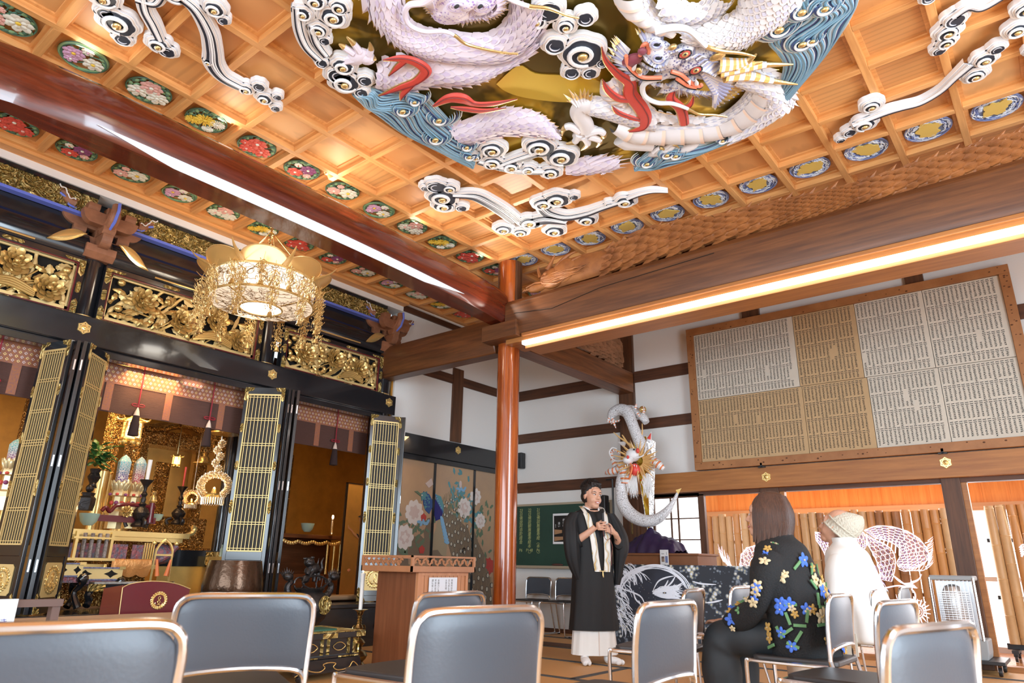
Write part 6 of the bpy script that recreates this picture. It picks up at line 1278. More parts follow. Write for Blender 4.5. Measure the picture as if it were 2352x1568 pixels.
# lotus petal crown
M_amber = mat('amber_brass', (0.80,0.50,0.18),.28,0.35, trans=.25)
for k in range(8):
    a0 = 2 * PI * k / 8 + .2; b = MB()
    def S(u, v, a0=a0): aa = a0 + (u - .5) * .86; hgt = math.sin(PI * u) ** .45; r = R * 1.02 + .13 * v * hgt; return Vector((r * math.cos(aa), r * math.sin(aa),.10 + .11 * v * hgt))
    b.grid(S, 14,5); b.tube([S(i / 14,1) for i in range(15)],.006,5); b.build('lotus_petal', M_amber, e)
for k in range(8):
    a0 = 2 * PI * k / 8 + .2 + PI / 8; u = Vector((math.cos(a0), math.sin(a0),0)); b = MB()
    b.tube(spline([u * R * 1.0 + Vector((0,0,.11)), u * R * 1.22 + Vector((0,0,.14)), u * R * 1.38 + Vector((0,0,.17)), u * R * 1.5 + Vector((0,0,.22))],5),[.03 * (1 - i / 16) + .002 for i in range(16)],6, up=(0,0,1), flat=.35); b.build('curved_finial', M_amber, e)
# hanging strings of plaques, each with a bell
def string_mesh(N, seed):
    rg = random.Random(seed); b = MB(); z = 0.0
    for t in range(N):
        for q in range(24):
            a = rg.uniform(0,2 * PI); rr = rg.uniform(.010,.055); zz = z - rg.uniform(0,.085) - rr * .5
            c = Vector((rr * math.cos(a), rr * math.sin(a), zz)); d = rg.uniform(0,6.3)
            b.tube([c + Vector((.014 * math.cos(d + s),.014 * math.sin(d + s) * .6,.014 * math.sin(s * 1.7 + d))) for s in (0,.8,1.6,2.4,3.2)],.0030,4, caps=False)
            if q % 3 == 0: b.tube([c, c + Vector((0,0,-.035))],.0014,3); b.ell(c + Vector((0,0,-.038)),.0050,6,4)
        b.tube([(-.034,0, z - .034),(0,0, z),(.034,0, z - .034)],.0042,5); b.tube([(0,-.034, z - .034),(0,0, z),(0,.034, z - .034)],.0042,5); b.tube([(0,0, z + .02),(0,0, z - .10)],.0016,4)
        z -= .095
    return b, z
S4, z4 = string_mesh(4,1); S2, z2 = string_mesh(2,2); pro = {}
def bellm(): b = MB(); b.lathe([(.030,0),(.027,.006),(.021,.018),(.019,.038),(.012,.046),(.004,.050),(.004,.06)], seg=14); b.ell((0,0,-.004),.005,6,4); return b
for k in range(12):
    a = 2 * PI * k / 12 + .15; far = True
    for (kind, rr, z0, sb, ze, dk) in ((4, R * 1.16,.02, S4, z4,0.0),(2, R * 1.03,.13, S2, z2, PI / 10)):
        p = (rr * math.cos(a + dk), rr * math.sin(a + dk), z0)
        if kind not in pro:
            o = sb.build('plaque_string', M_gold, e); bb_ = bellm(); bo = bb_.build('bell', M_goldb if False else M_gold, o); bo.location = (0,0, ze - .055); pro[kind] = o
            hk = MB(); hk.tube([(0,0,0),(-.02,0,.10)],.002,4); hk.build('hook_chain', M_gold, o)
        else: o = copy_tree(pro[kind], e)
        o.location = p; o.rotation_euler = (0,0, a)
b = MB(); top = ZC - cc.z; b.tube([(0,0,.36),(0,0, top)],.009,6); b.tube([(0,.03 * math.cos(t),.38 + .03 * math.sin(t)) for t in [i * .6 for i in range(12)]],.006,5)
for k in range(4):
    a = PI / 2 * k + .6; b.tube([(0,0,.62),(R * .95 * math.cos(a), R * .95 * math.sin(a),.12)],.004,4)
for k in range(22): z = .42 + k * (top - .44) / 22; b.tube([(.014 * math.cos(t + k),.014 * math.cos(t + k) * (k % 2), z + .018 * math.sin(t)) for t in [i * .9 for i in range(8)]],.0035,4)
b.build('chain', M_brass, e)
point('chandelier_light', (cc.x, cc.y, cc.z + .45),14,(1,.86,.66),.15); area('chandelier_down', (cc.x, cc.y, cc.z - .2),(cc.x, cc.y, 0),.4,.4,8,(1,.9,.75),160)
# ================= WALL WITH THE NAME BOARD =================
YB = 7.30
e = T('name_board', 'huge framed board of paper sheets covered with handwritten columns', 'board', (2.46, YB, 2.04)); K = Vector((2.46, YB, 2.04))
fr = MB(); X0, X1, Z0, Z1 = 2.465,6.04,2.045,3.92; t = 0.095
M_fr = mat('pine_frame', (0.42,0.19,0.07),.5, var=.35, vscale=4, col2=(.30,.12,.04))
for a, c in (((X0, YB - .03, Z0),(X1, YB + .05, Z0 + t)),((X0, YB - .03, Z1 - t),(X1, YB + .05, Z1)),((X0, YB - .03, Z0 + t),(X0 + t, YB + .05, Z1 - t)),((X1 - t, YB - .03, Z0 + t),(X1, YB + .05, Z1 - t))):
    fr.box([a[i] - K[i] for i in range(3)],[c[i] - K[i] for i in range(3)])
fo = fr.build('frame', M_fr, e, smooth=False, bevel=.004)
b = MB(); rg = random.Random(1)
for k in range(90):
    s = rg.random(); side = rg.randrange(4); x, z = (X0 + s * 3.57, Z0 + rg.uniform(.02,.08)) if side == 0 else (X0 + s * 3.57, Z1 - rg.uniform(.02,.08)) if side == 1 else (X0 + rg.uniform(.02,.08), Z0 + s * 1.8) if side == 2 else (X1 - rg.uniform(.02,.08), Z0 + s * 1.8)
    r = rg.uniform(.004,.009); b.prism([(x + r * 1.6 * math.cos(a) - K.x, z + r * math.sin(a) - K.z) for a in [i * PI / 4 for i in range(8)]][::-1],.0015,(0,-.03,0),(1,0,0),(0,0,1)) if False else b.ell((x - K.x, -.030, z - K.z),(r * 1.5,.0015, r),8,4)
b.build('knot', mat('pine_knot', (.10,.035,.012),.7), fo)
paper = {'w': mat('paper_white', (.66,.60,.50),.8, var=.08, vscale=3), 't': mat('paper_tan', (.56,.38,.20),.8, var=.1, vscale=3)}
zr = 2.98; tx = [2.56,3.70,4.31,5.02,5.945]; bx = [2.56,3.66,4.28,5.03,5.945]; tx[1] = at(1819,726, 'y', YB).x; tx[2] = at(1961,698, 'y', YB).x; tx[3] = at(2117,667, 'y', YB).x
bx[1] = at(1841,880, 'y', YB).x; bx[2] = at(1989,850, 'y', YB).x; bx[3] = at(2152,830, 'y', YB).x; zr = at(1835,888, 'y', YB).z
for row, (xs, z0, z1, cols) in enumerate(((tx, zr, 3.825, 'wtww'),(bx, 2.14, zr, 'ttww'))):
    for k in range(4):
        b = MB(); b.box((xs[k] + .003 - K.x, -.004, z0 + .003 - K.z),(xs[k + 1] - .003 - K.x, .01, z1 - .003 - K.z)); o = b.build('paper_sheet', paper[cols[k]], e, smooth=False)
        b = MB(); nc = int((xs[k + 1] - xs[k] - .03) / .0405)
        for c in range(nc):
            x = xs[k] + .03 + c * .0405; z = z1 - .025; zi = 0; H_ = (z1 - z0 - .05)
            skip = rg.random() < .10; sk0 = rg.uniform(.2,.8)
            while z > z0 + .02:
                f = (z1 - z) / H_; blk = int((z1 - .025 - z) / .19); pos = (z1 - .025 - z) % .19
                if skip and sk0 < f < sk0 + .14: z -= .019; continue
                if pos > .166 and rg.random() < .75: z -= .019; continue
                big = pos < .02; hw_ = .015 if big else rg.uniform(.009,.0135); yy = -.0055
                def st(xa, za, xb, zb, w_):
                    w_ *= 1.35; dx, dz = xb - xa, zb - za; L = math.hypot(dx, dz) or 1; nx, nz = -dz / L * w_ / 2, dx / L * w_ / 2
                    b._add([(xa + nx - K.x, yy, za + nz - K.z),(xb + nx - K.x, yy, zb + nz - K.z),(xb - nx - K.x, yy, zb - nz - K.z),(xa - nx - K.x, yy, za - nz - K.z)],[(0,1,2,3)])
                j = lambda s=.002: rg.uniform(-s, s)
                if big: st(x - hw_, z + j(), x + hw_, z + .002 + j(),.0048)
                else:
                    st(x - hw_, z + .004 + j(), x + hw_, z + .006 + j(),.0024); st(x + j(.004), z + .008, x + j(.005), z - .006,.0026)
                    st(x - hw_ * .8, z - .003 + j(), x + hw_ * .7, z - .004 + j(),.0024)
                    if rg.random() < .6: st(x, z, x + hw_ * rg.choice((-1,1)), z - .008,.0024)
                z -= .019
        b.build('handwriting', M_ink, o, smooth=False)
b = MB(); b.box((2.5, YR - .07,2.03),(6.05, YR - .02,2.046)); tag(b.build('board_shadow_gap', M_dark, smooth=False), 'dark narrow ledge under the name board', 'ledge') if False else None
NL = tag(empty('nail_covers'), None, None) if False else None
for px, py, lab in ((1760,1095, 'gold hexagon nail cover on the honey lintel, left of the two'),(2172,1062, 'gold hexagon nail cover on the honey lintel, right of the two')):
    c = at(px, py, 'y', YR - .09); o = hexcover(c, .062,(0,-1,0), 'nail_cover'); tag(o, lab, 'nail cover', 'nail covers on the honey lintel')
for px, py in ((1750,1069),(2165,1037)): c = at(px, py, 'y', YR - .10); b = MB(); b.box((c.x - .012, YR - .13, c.z - .02),(c.x + .012, YR - .05, c.z + .03)); b.box((c.x - .04, YR - .13, c.z - .025),(c.x + .04, YR - .05, c.z - .012)); tag(b.build('board_bracket', M_blackm, smooth=False), 'small black bracket under the name board, %s' % ('left one' if px < 2000 else 'right one'), 'bracket', 'brackets under the name board')
# ---- carved dragons on the beams ----
def sheetP(EA, EB, ax, val, h, nrm):
    A = spline([at(*p, ax, val) for p in EA],8); B = spline([at(*p, ax, val) for p in EB],8)
    def res(L, t): x = t * (len(L) - 1); i = min(int(x), len(L) - 2); return L[i].lerp(L[i + 1], x - i)
    return lambda u, v: res(A, u).lerp(res(B, u), v) + nrm * h * (math.sin(PI * min(max(v, 0),1)) ** .6 if 0 < v < 1 else 0)
def relief_scales(b, S, rows, cols, nrm, k=0, lift=.022, rev=False):
    for i in range(rows):
        for j in range(cols + 1):
            u = (i + .5) / rows; v = (j + (.5 if i % 2 else 0)) / cols
            if v > 1: continue
            v = min(max(v, .04),.96); p = S(u, v); lw = (S(u, 1) - S(u, 0)).length / cols * .58; du = S(min(1, u + .5 / rows), v) - S(max(0, u - .5 / rows), v)
            if du.length < 1e-6: continue
            ll = du.length * 1.15; e1 = du.normalized() * (-1 if rev else 1); e2 = nrm.cross(e1).normalized()
            ring = [(-.4,-.9),(.1,-1),(.6,-.72),(.92,0),(.6,.72),(.1,1),(-.4,.9)]
            q = [p + nrm * .004] + [p + e1 * ll * a + e2 * lw * c + nrm * (.003 + lift * (a + .4) / 1.3) for a, c in ring]
            bt = [p + e1 * ll * a * .99 + e2 * lw * c * .99 - nrm * .03 for a, c in ring]
            b.mat(k)._add(q + bt, [(0, m, m + 1) for m in range(1,7)] + [(m, m + 7, m + 8, m + 1) for m in range(1,7)])
            for r_ in (-.4,0,.4): b.tube([p + nrm * .012 - e1 * ll * .1 + e2 * lw * r_ * .4, p + e1 * ll * .5 + e2 * lw * r_ + nrm * (lift * .75)],.0022,3)
NY = Vector((0,-1,0)); e = T('carved_dragon', 'long carved wooden dragon with large scales lying on the brown beam', 'carving', (1.8,4.70,3.69)); Ki = Matrix.Translation((-1.8,-4.70,-3.69))
def PBD(b, nm, m, par=None, **kw): b.v = [tuple(Ki @ Vector(p)) for p in b.v]; return b.build(nm, m, par or e, **kw)
TOP = [(1300,596),(1345,582),(1385,575),(1420,562),(1480,532),(1530,520),(1590,506),(1640,500),(1700,486),(1760,470),(1830,456),(1900,440),(1960,424),(2020,408),(2090,385),(2150,368),(2220,345),(2290,325),(2352,305),(2420,288)]
BOT = [(1240,674),(1300,655),(1350,640),(1400,625),(1460,607),(1520,590),(1580,574),(1640,558),(1700,544),(1760,529),(1830,513),(1900,497),(1960,483),(2020,468),(2090,452),(2150,438),(2220,422),(2290,405),(2352,390),(2420,374)]
S = sheetP(TOP, BOT, 'y', 4.66,.05, NY); b = MB(); b.grid(S, 60,8); b.grid(lambda u, v: S(u, v) * 1 + Vector((0,.12,0)),60,2); b.quad(S(0,0), S(0,0) + Vector((0,.1,0)), S(0,1) + Vector((0,.1,0)), S(0,1)); PBD(b, 'body', M_carve)
b = MB(); relief_scales(b, lambda u, v: S(.13 + .35 * u, v),15,4, NY); relief_scales(b, lambda u, v: S(.48 + .16 * u, v),12,6, NY); relief_scales(b, lambda u, v: S(.64 + .36 * u, v),17,4, NY); PBD(b, 'scales', M_carve, smooth=False)
b = MB(); rg = random.Random(9)
for i in range(46):
    u = .12 + .88 * i / 46; p = S(u, 0.03); q = S(min(1, u + .02),0.03); t = (q - p).normalized();
    if i in (12,13,25,26): continue
    b.spike(p - Vector((0,0,.02)), p + Vector((0,0,.045 if i % 2 else .075)) + t * .10,.085, NY, .02)
PBD(b, 'dorsal_fin', M_carve)
# head: horns, mane, muzzle
b = MB()
def vp(px, py, d=0.0): return at(px, py, 'y', 4.66) + NY * d
b.ell(vp(1272,640,.02),(.17,.06,.12),16,9); b.ell(vp(1238,662,.02),(.14,.05,.05),14,8); b.ell(vp(1300,622,.02),(.16,.06,.14),14,8)
for pts, r in (([(1262,622),(1270,605),(1278,588)],.032),([(1285,615),(1305,592),(1325,580)],.038),([(1300,620),(1320,600),(1338,590)],.028),([(1245,640),(1240,622),(1243,612)],.022),([(1310,632),(1335,612),(1350,598)],.024)):
    C = spline([vp(x, y, .03) for x, y in pts],5); b.tube(C, [r * (1 - i / (len(C) + .3)) + .002 for i in range(len(C))],7)
for k in range(34):
    a = rg.uniform(0,1); x0 = 1250 + 70 * a; y0 = 650 - 22 * a + rg.uniform(-8,8); C = spline([vp(x0, y0,.06), vp(x0 + 22, y0 - 4 + rg.uniform(-6,6),.07), vp(x0 + 48, y0 - 16 + rg.uniform(-8,6),.05)],4); b.tube(C, [.014 * (1 - i / (len(C) + 1)) for i in range(len(C))],5)
b.ell(vp(1262,634,.085),(.022,.014,.018)); b.tube([vp(1215,664,.05), vp(1235,655,.065), vp(1255,652,.07)],.010,6)
for k in range(12): x0 = 1212 + k * 5; b.spike(vp(x0,668 - k * 1.2,.05), vp(x0 - 5,675 - k * 1.4,.06),.03, NY, .012)
PBD(b, 'head', M_carve)
e2_ = T('carved_dragon', 'small pale carved wooden dragon on the short beam behind the pillar', 'carving', (1.42,6.3,3.5)); NX = Vector((1,0,0)); Ki2 = Matrix.Translation((-1.42,-6.3,-3.5))
S2 = sheetP([(1290,770),(1330,764),(1365,762),(1385,778),(1400,782),(1420,784),(1432,800),(1440,815),(1446,836)],[(1292,778),(1325,792),(1350,808),(1370,815),(1385,822),(1400,835),(1415,845),(1430,850),(1440,855)], 'x', 1.40,.05, NX)
M_carvp = mat('pale_carved_wood', (0.46,0.22,0.11),.55, var=.4, vscale=6)
b = MB(); b.grid(S2,30,6); b.grid(lambda u, v: S2(u, v) + Vector((-.08,0,0)),30,2); b.v = [tuple(Ki2 @ Vector(p)) for p in b.v]; b.build('body', M_carvp, e2_)
b = MB(); relief_scales(b, S2,16,4, NX, lift=.02)
for i in range(18): u = i / 18; p = S2(u, 0.02); b.spike(p, p + Vector((0,.06,.06)),.05, NX, .015)
for i in range(8): p = S2(.86 + .016 * i, .1 + .1 * i); b.spike(p, p + Vector((.02,.10,.05 - .02 * i)),.05, NX, .02)
b.v = [tuple(Ki2 @ Vector(p)) for p in b.v]; b.build('scales', M_carvp, e2_, smooth=False)
# ---- blackboard ----
def text_mesh(name, s, size, loc, rot, m, par=None, align='CENTER'):
    cu = bpy.data.curves.new(name, 'FONT'); cu.body = s; cu.size = size; cu.align_x = align; cu.align_y = 'TOP'; cu.resolution_u = 2
    o = bpy.data.objects.new(name, cu); COL.objects.link(o); o.location = loc; o.rotation_euler = rot; cu.materials.append(m)
    if par: o.parent = par
    return o
e = T('blackboard', 'green chalkboard with yellow chalk writing behind the standing speaker', 'blackboard', (-.55, YR - .05,.84));
b = MB(); b.box((0,0,.03),(1.72,.03,.87)); b.build('writing_surface', mat('board_green', (.022,.065,.045),.55, var=.2, vscale=3), e, smooth=False)
b = MB(); b.box((-.02,-.01,.87),(1.75,.04,.90)); b.box((-.02,-.05,-.005),(1.75,.04,.03)); b.box((1.72,-.01,.03),(1.75,.04,.87)); b.build('frame', mat('board_frame', (.42,.34,.24),.5), e, smooth=False)
M_chalk = mat('chalk_yellow', (.46,.50,.20),.9)
for x, s in ((.50, '21\n日\n佛\n説\n無\n量\n寿\n経\n︵\n本\nP6\n︶'),(.34, '22\n日\n佛\n説\n観\n無\n量\n寿\n経\n本\nP148\n︶'),(.18, '23\n日\n佛\n説\n阿\n弥\n陀\n経\n会\n\nP6')):
    o = text_mesh('chalk_writing', s, .062,(x, -.002,.84),(PI / 2,0,0), M_chalk, e); o.data.space_line = .92; o.data.shear = .12
b = MB(); b.ell((.86,-.03,.045),(.10,.025,.018)); tag(b.build('board_eraser', mat('eraser', (.10,.04,.03),.8), e), None, None)
e = T('poster', 'black calendar poster with white brush writing on the chalkboard', 'poster', (at(1270,1180, 'y', YR - .06).x, YR - .057, at(1270,1249, 'y', YR - .06).z)); wd = .34; ht = .42
b = MB(); b.box((0,-.004,0),(wd, .004, ht)); b.build('white_sheet', M_white, e, smooth=False); b = MB(); b.box((.02,-.006,.03),(wd - .02,0, ht - .03)); b.build('dark_picture', mat('poster_black', (.015,.013,.012),.4), e, smooth=False)
b = MB()
for pl in (((.03,.13),(.16,.15),(.16,.19),(.03,.20)),((.03,.04),(.20,.06),(.24,.10),(.03,.10)),((.18,.04),(.3,.05),(.3,.08),(.2,.09))): b.prism(pl, .002,(0,-.0065,0),(1,0,0),(0,0,1))
b.build('picture_light', mat('poster_brown', (.40,.22,.11),.6), e, smooth=False)
for x, z, s, sz in ((.27,.37, '最\n初', .04),(.19,.345, '続\nけ\nば', .038),(.11,.30, '違\nい', .038),(.05,.27, '教\n行\n信', .016)): text_mesh('brush_writing', s, sz, (x, -.008, z),(PI / 2,0,0), M_white, e)
b = MB(); c = at(1385,1160, 'y', 7.1); b.box((c.x - .045,7.05, c.z - .16),(c.x + .06,7.16, c.z + .13)); sb = T('speaker_stand', 'slim black column speaker with a tall pole behind the standing man', 'speaker', (c.x, 7.1,0)); b.v = [(x - c.x, y - 7.1, z) for x, y, z in b.v]; b.build('speaker_box', M_blackm, sb, smooth=False, bevel=.012)
b = MB(); c2 = at(1405,1100, 'y', 7.1); b.tube([(c2.x - c.x, .02,0),(c2.x - c.x, .02, c2.z)],.014,8); b.tube([(c2.x - c.x + .02,.02, c2.z),(c2.x - c.x - .10,.02, c2.z)],.010,8); b.build('pole', M_blackm, sb); b = MB(); b.tube([(0,0,0.02),(0,0, c.z - .16)],.02,8); b.box((-.15,-.12,0),(.15,.12,.02)); b.build('stand_foot', M_blackm, sb)
b = MB(); c = at(1455,1210, 'y', YR - .012); b.box((c.x - .012, YR - .055, c.z - .09),(c.x + .016, YR - .044, c.z + .09)); tag(b.build('brass_plate', M_brass, smooth=False), 'narrow brass plate on the dark post beside the dragon figure', 'plate') if True else None
b = MB(); b.box((PX + .14,7.3,2.30),(PX + .2,7.37,2.5));
c = at(1196,1057, 'y', 7.3); b = MB(); b.box((c.x - .06,7.28, c.z - .12),(c.x + .03,7.385, c.z + .12)); tag(b.build('wall_speaker', M_blackm, smooth=False, bevel=.015), 'small black wall speaker peeking out right of the pillar', 'speaker')
# ---- bamboo screens with cut-out dragons ----
YS = 8.55
M_bam = [mat('bamboo_honey', (.62,.30,.10),.35, var=.25, vscale=5, stretch=(1,1,.3)), mat('bamboo_brown', (.42,.20,.08),.4, var=.3, vscale=5), mat('bamboo_pale', (.66,.42,.20),.35, var=.2, vscale=4)]
M_cut = mat('cut_light', (.95,.88,1.0),.6, emis=(.95,.88,1.0), estr=.75); M_cutl = mat('cut_light_lilac', (.62,.50,.85),.6, emis=(.62,.5,.9), estr=.25)  # daylight through the cut holes, put in as glowing raised lines
def bscreen(x0, x1, label, seed):
    e = T('bamboo_screen', label, 'screen', (x0, YS, 0), 'bamboo screens in the corridor'); rg = random.Random(seed); x = 0; W = x1 - x0
    while x < W:
        r = rg.uniform(.046,.054); top = 1.58 + rg.uniform(-.02,.02); b = MB(); prof = []; z = .16; nod = rg.uniform(.2,.5); g = rg.choice((0,0,1,2,0,2))
        pts = [(r, z)]
        while nod < top: pts += [(r, nod - .012),(r * 1.07, nod),(r * .97, nod + .006),(r, nod + .02)]; nod += rg.uniform(.28,.42)
        pts += [(r, top),(0.001, top)]; b.lathe(pts, (x + r, 0,0),12, 'z'); b.build('bamboo_pole', M_bam[g], e); x += 2 * r * .97 + rg.choice((0,0,.003,.010))
    b = MB(); b.box((-.03,.045,.10),(W + .03,.075,.16)); b.box((-.03,.045,1.2),(W + .03,.07,1.24)); b.box((-.03,.045,.6),(W + .03,.07,.64))
    for xx in (0.05, W - .05): b.box((xx - .03,-.2,.08),(xx + .03,.25,.11))
    b.build('screen_frame', M_blackm, e, smooth=False)
    for xx in (.05, W - .05):
        for yy in (-.17,.22): b = MB(); b.lathe([(0.001,-.012),(.035,-.012),(.035,.012),(0.001,.012)],(xx, yy, .036),14, 'x'); b.box((xx - .02, yy - .02,.05),(xx + .02, yy + .02,.085)); b.build('caster', M_blackm, e)
    return e
xa = lambda px: at(px, 1300, 'y', YS).x
s1 = bscreen(xa(1628), xa(1792), 'bamboo screen with white cut-out dragon behind the dark post, left of the people', 3)
s2 = bscreen(xa(1815), xa(2190), 'wide bamboo screen with a coiled white cut-out dragon behind the seated people', 4)
s3 = bscreen(at(2285,1300, 'y', YS).x, at(2285,1300, 'y', YS).x + 1.6, 'bamboo screen at the right picture edge', 5)
def vs_(px, py): p = at(px, py, 'y', YS - .055); return p
def cutline(b, pts, r=.006, k=0, n=5, taper=False):
    C = spline([vs_(*p) for p in pts], n); b.mat(k).tube(C, [r * (1 - .85 * i / len(C)) if taper else r for i in range(len(C))],5, up=(0,1,0), flat=.5)
def cutscales(b, EA, EB, rows, cols):
    S = sheetP(EA, EB, 'y', YS - .055,0, NY); k = 0
    for i in range(rows):
        for j in range(cols):
            u = (i + .5) / rows; v = (j + (.5 if i % 2 else .1)) / cols
            if v > .98: continue
            p = S(u, v); a = S(min(1, u + .5 / rows), v) - S(max(0, u - .5 / rows), v); c = S(u, min(1, v + .5 / cols)) - S(u, max(0, v - .5 / cols))
            ring = [p + a * .55 * math.cos(t) + c * .55 * math.sin(t) * (1 if v < .96 else .5) for t in [m * PI / 3 + .5 for m in range(6)]]
            b.mat(0).tube(ring, .0035,4, closed=True); b.mat(1).tube([p + a * .25 * math.cos(t) + c * .25 * math.sin(t) for t in [m * PI / 2 for m in range(4)]],.003,4, closed=True)
    cutline(b, EA[::1],.007); cutline(b, EB, .006)
def putcut(b, par, nm='cut_out_dragon'):
    b.v = [(x - par.location.x, y - par.location.y, z) for x, y, z in b.v]; return b.build(nm, [M_cut, M_cutl], par)
b = MB(); cutscales(b, [(1700,1300),(1703,1275),(1718,1258),(1740,1254),(1765,1258),(1785,1270)],[(1720,1305),(1722,1290),(1730,1280),(1745,1274),(1762,1278),(1775,1290)],12,2)
cutscales(b, [(1702,1298),(1712,1325),(1705,1340),(1700,1350),(1715,1370),(1728,1395)],[(1722,1306),(1740,1325),(1775,1340),(1780,1360),(1770,1380),(1765,1398)],13,5)
rg = random.Random(6)
for k in range(20): x0 = 1688 - k * 1.2 + rg.uniform(-4,4); y0 = 1318 - k * 1.5; cutline(b, [(x0, y0),(x0 - 8, y0 - 16),(x0 - 10 - rg.uniform(0,14), y0 - 30 - rg.uniform(0,12))],.007,0,4, True)
for k in range(7): cutline(b, [(1684 + k * 2,1345 - k * 3),(1676 + k * 2,1335 - k * 3),(1668 + k * 4,1332 - k * 5)],.005,0,3, True)
for k in range(9): cutline(b, [(1708 + k * 7,1262 - 4 * math.sin(k * .4)),(1712 + k * 7,1270 - 3 * math.sin(k * .4))],.005,0,3)
putcut(b, s1); b = MB(); c = vs_(1748,1285); b.ell((c.x - s1.location.x, -.09, c.z),.035,12,8); b.build('temari_ball', mat('temari_red', (.45,.06,.05),.6, var=.95, vscale=40, col2=(.05,.06,.30)), s1)
b = MB(); cutscales(b, [(1985,1218),(2015,1208),(2055,1211),(2095,1226),(2122,1250),(2133,1275),(2120,1295),(2095,1306)],[(2010,1236),(2030,1240),(2048,1246),(2062,1255),(2070,1266),(2066,1280),(2060,1292),(2066,1304)],17,6)
cutscales(b, [(1990,1226),(1994,1250),(2010,1280),(2020,1310),(2022,1330)],[(2010,1240),(2030,1248),(2052,1268),(2056,1300),(2048,1335)],10,4)
cutscales(b, [(1872,1222),(1890,1226),(1908,1245),(1925,1270),(1930,1300)],[(1874,1240),(1885,1255),(1895,1275),(1898,1300),(1896,1320)],9,4)
cutscales(b, [(1960,1222),(1975,1220),(1988,1230),(1992,1250)],[(1958,1240),(1968,1245),(1976,1255),(1980,1270)],5,3)
for k in range(7): cutline(b, [(2018 + k * 8,1228 + k * 2.4),(2012 + k * 9,1236 + k * 4),(2008 + k * 9.6,1240 + k * 6)],.008,0,4)
for k in range(14): cutline(b, [(2128 + rg.uniform(-4,6),1242 + k * 5),(2136 + rg.uniform(0,4),1238 + k * 4.6),(2141 + rg.uniform(0,3),1232 + k * 4.5)],.007,0,3, True)
for k in range(6): cutline(b, [(2064 + 9 * k, 1306 + k),(2080 + 9 * k, 1312 - k),(2098 + 7 * k, 1306 - k * 4)],.006,0,4, True)
cutline(b, [(2092,1338),(2104,1334),(2112,1328),(2117,1318)],.016,0,5, True); cutline(b, [(2062,1300),(2075,1296),(2090,1300)],.012,0,4, True)
for k in range(5): cutline(b, [(2048 + k * 4,1318 + k * 3),(2070 + k * 4,1338 + k * 2),(2095 + k * 3,1338 + k * 3)],.006,0,5)
cutline(b, [(2010,1345),(2030,1350),(2060,1345),(2085,1348),(2100,1360),(2102,1375),(2096,1386)],.009)
for k in range(26): x0 = 2030 + rg.uniform(0,85); y0 = 1375 + rg.uniform(0,70); a = rg.uniform(-2.6,1.2); cutline(b, [(x0, y0),(x0 + 9 * math.cos(a), y0 + 9 * math.sin(a)),(x0 + 18 * math.cos(a + .3), y0 + 18 * math.sin(a + .3))],.009,0,4, True)
for c_ in ((2050,1395),(2108,1405)):
    for r in (5,10,14): cutline(b, [(c_[0] + r * math.cos(t), c_[1] + r * math.sin(t)) for t in [q * .9 for q in range(8)]],.004)
for k in range(12): a = -1.6 + k * .35; cutline(b, [(2108 + 14 * math.cos(a),1405 + 14 * math.sin(a)),(2108 + 30 * math.cos(a),1405 + 30 * math.sin(a))],.011,0,3, True)
for k in range(22): x0 = 1985 + rg.uniform(0,40); y0 = 1290 + rg.uniform(0,60); cutline(b, [(x0, y0),(x0 + 8, y0 + 8),(x0 + 12, y0 + 18)],.005, k % 2,3, True)
putcut(b, s2)
b = MB(); [cutline(b, [(2342 + k, 1258 + k * 5),(2350 + k, 1250 + k * 5),(2356,1262 + k * 5)],.010,0,4, True) for k in range(5)]; putcut(b, s3)
# ---- table, cloth, dragon figure, painting ----
P0 = Vector((1.83,6.22,.03)); P1 = Vector((3.34,6.66,.03)); ud = (P1 - P0).normalized(); pn = ud.cross(Vector((0,0,1))); pn = pn if pn.y < 0 else -pn; PW = (P1 - P0).length; PH = .87
def onp(px, py, d=.02):
    dd = Vector(RC.T @ np.array([(px - 1176) / FPX, (py - 784) / FPX, 1.0])); C_ = Vector(CP); t = (P0 - C_).dot(pn) / dd.dot(pn); h = C_ + dd * t - P0; return Vector((h.dot(ud),-d, h.z))
e = T('dragon_painting', 'large canvas painting of a white dragon head curled in a dark ring', 'painting', P0, rz=math.atan2(ud.y, ud.x))
mp_ = mat('painted_blossoms', (.5,.5,.5),.7); nt = mp_.node_tree; bs = nt.nodes['Principled BSDF']; tc = nt.nodes.new('ShaderNodeTexCoord')
n1 = nt.nodes.new('ShaderNodeTexNoise'); n1.inputs['Scale'].default_value = 6; n1.inputs['Detail'].default_value = 5; n2 = nt.nodes.new('ShaderNodeTexVoronoi'); n2.inputs['Scale'].default_value = 26
nt.links.new(tc.outputs['Object'], n1.inputs['Vector']); nt.links.new(tc.outputs['Object'], n2.inputs['Vector']); su = nt.nodes.new('ShaderNodeMath'); su.operation = 'MULTIPLY_ADD'; su.inputs[1].default_value = -.35; nt.links.new(n2.outputs['Distance'], su.inputs[0]); nt.links.new(n1.outputs[0], su.inputs[2])
rp = nt.nodes.new('ShaderNodeValToRGB'); el = rp.color_ramp.elements; el[0].position = .32; el[0].color = (.02,.025,.035,1); el[1].position = .58; el[1].color = (.62,.68,.78,1); x_ = el.new(.41); x_.color = (.20,.24,.30,1); x_ = el.new(.45); x_.color = (.55,.48,.22,1); x_ = el.new(.49); x_.color = (.60,.66,.78,1); nt.links.new(su.outputs[0], rp.inputs[0]); nt.links.new(rp.outputs[0], bs.inputs['Base Color'])
b = MB(); b.box((0,0,0),(PW, .025, PH)); cv = b.build('canvas', mp_, e, smooth=False)
b = MB(); rg = random.Random(4)
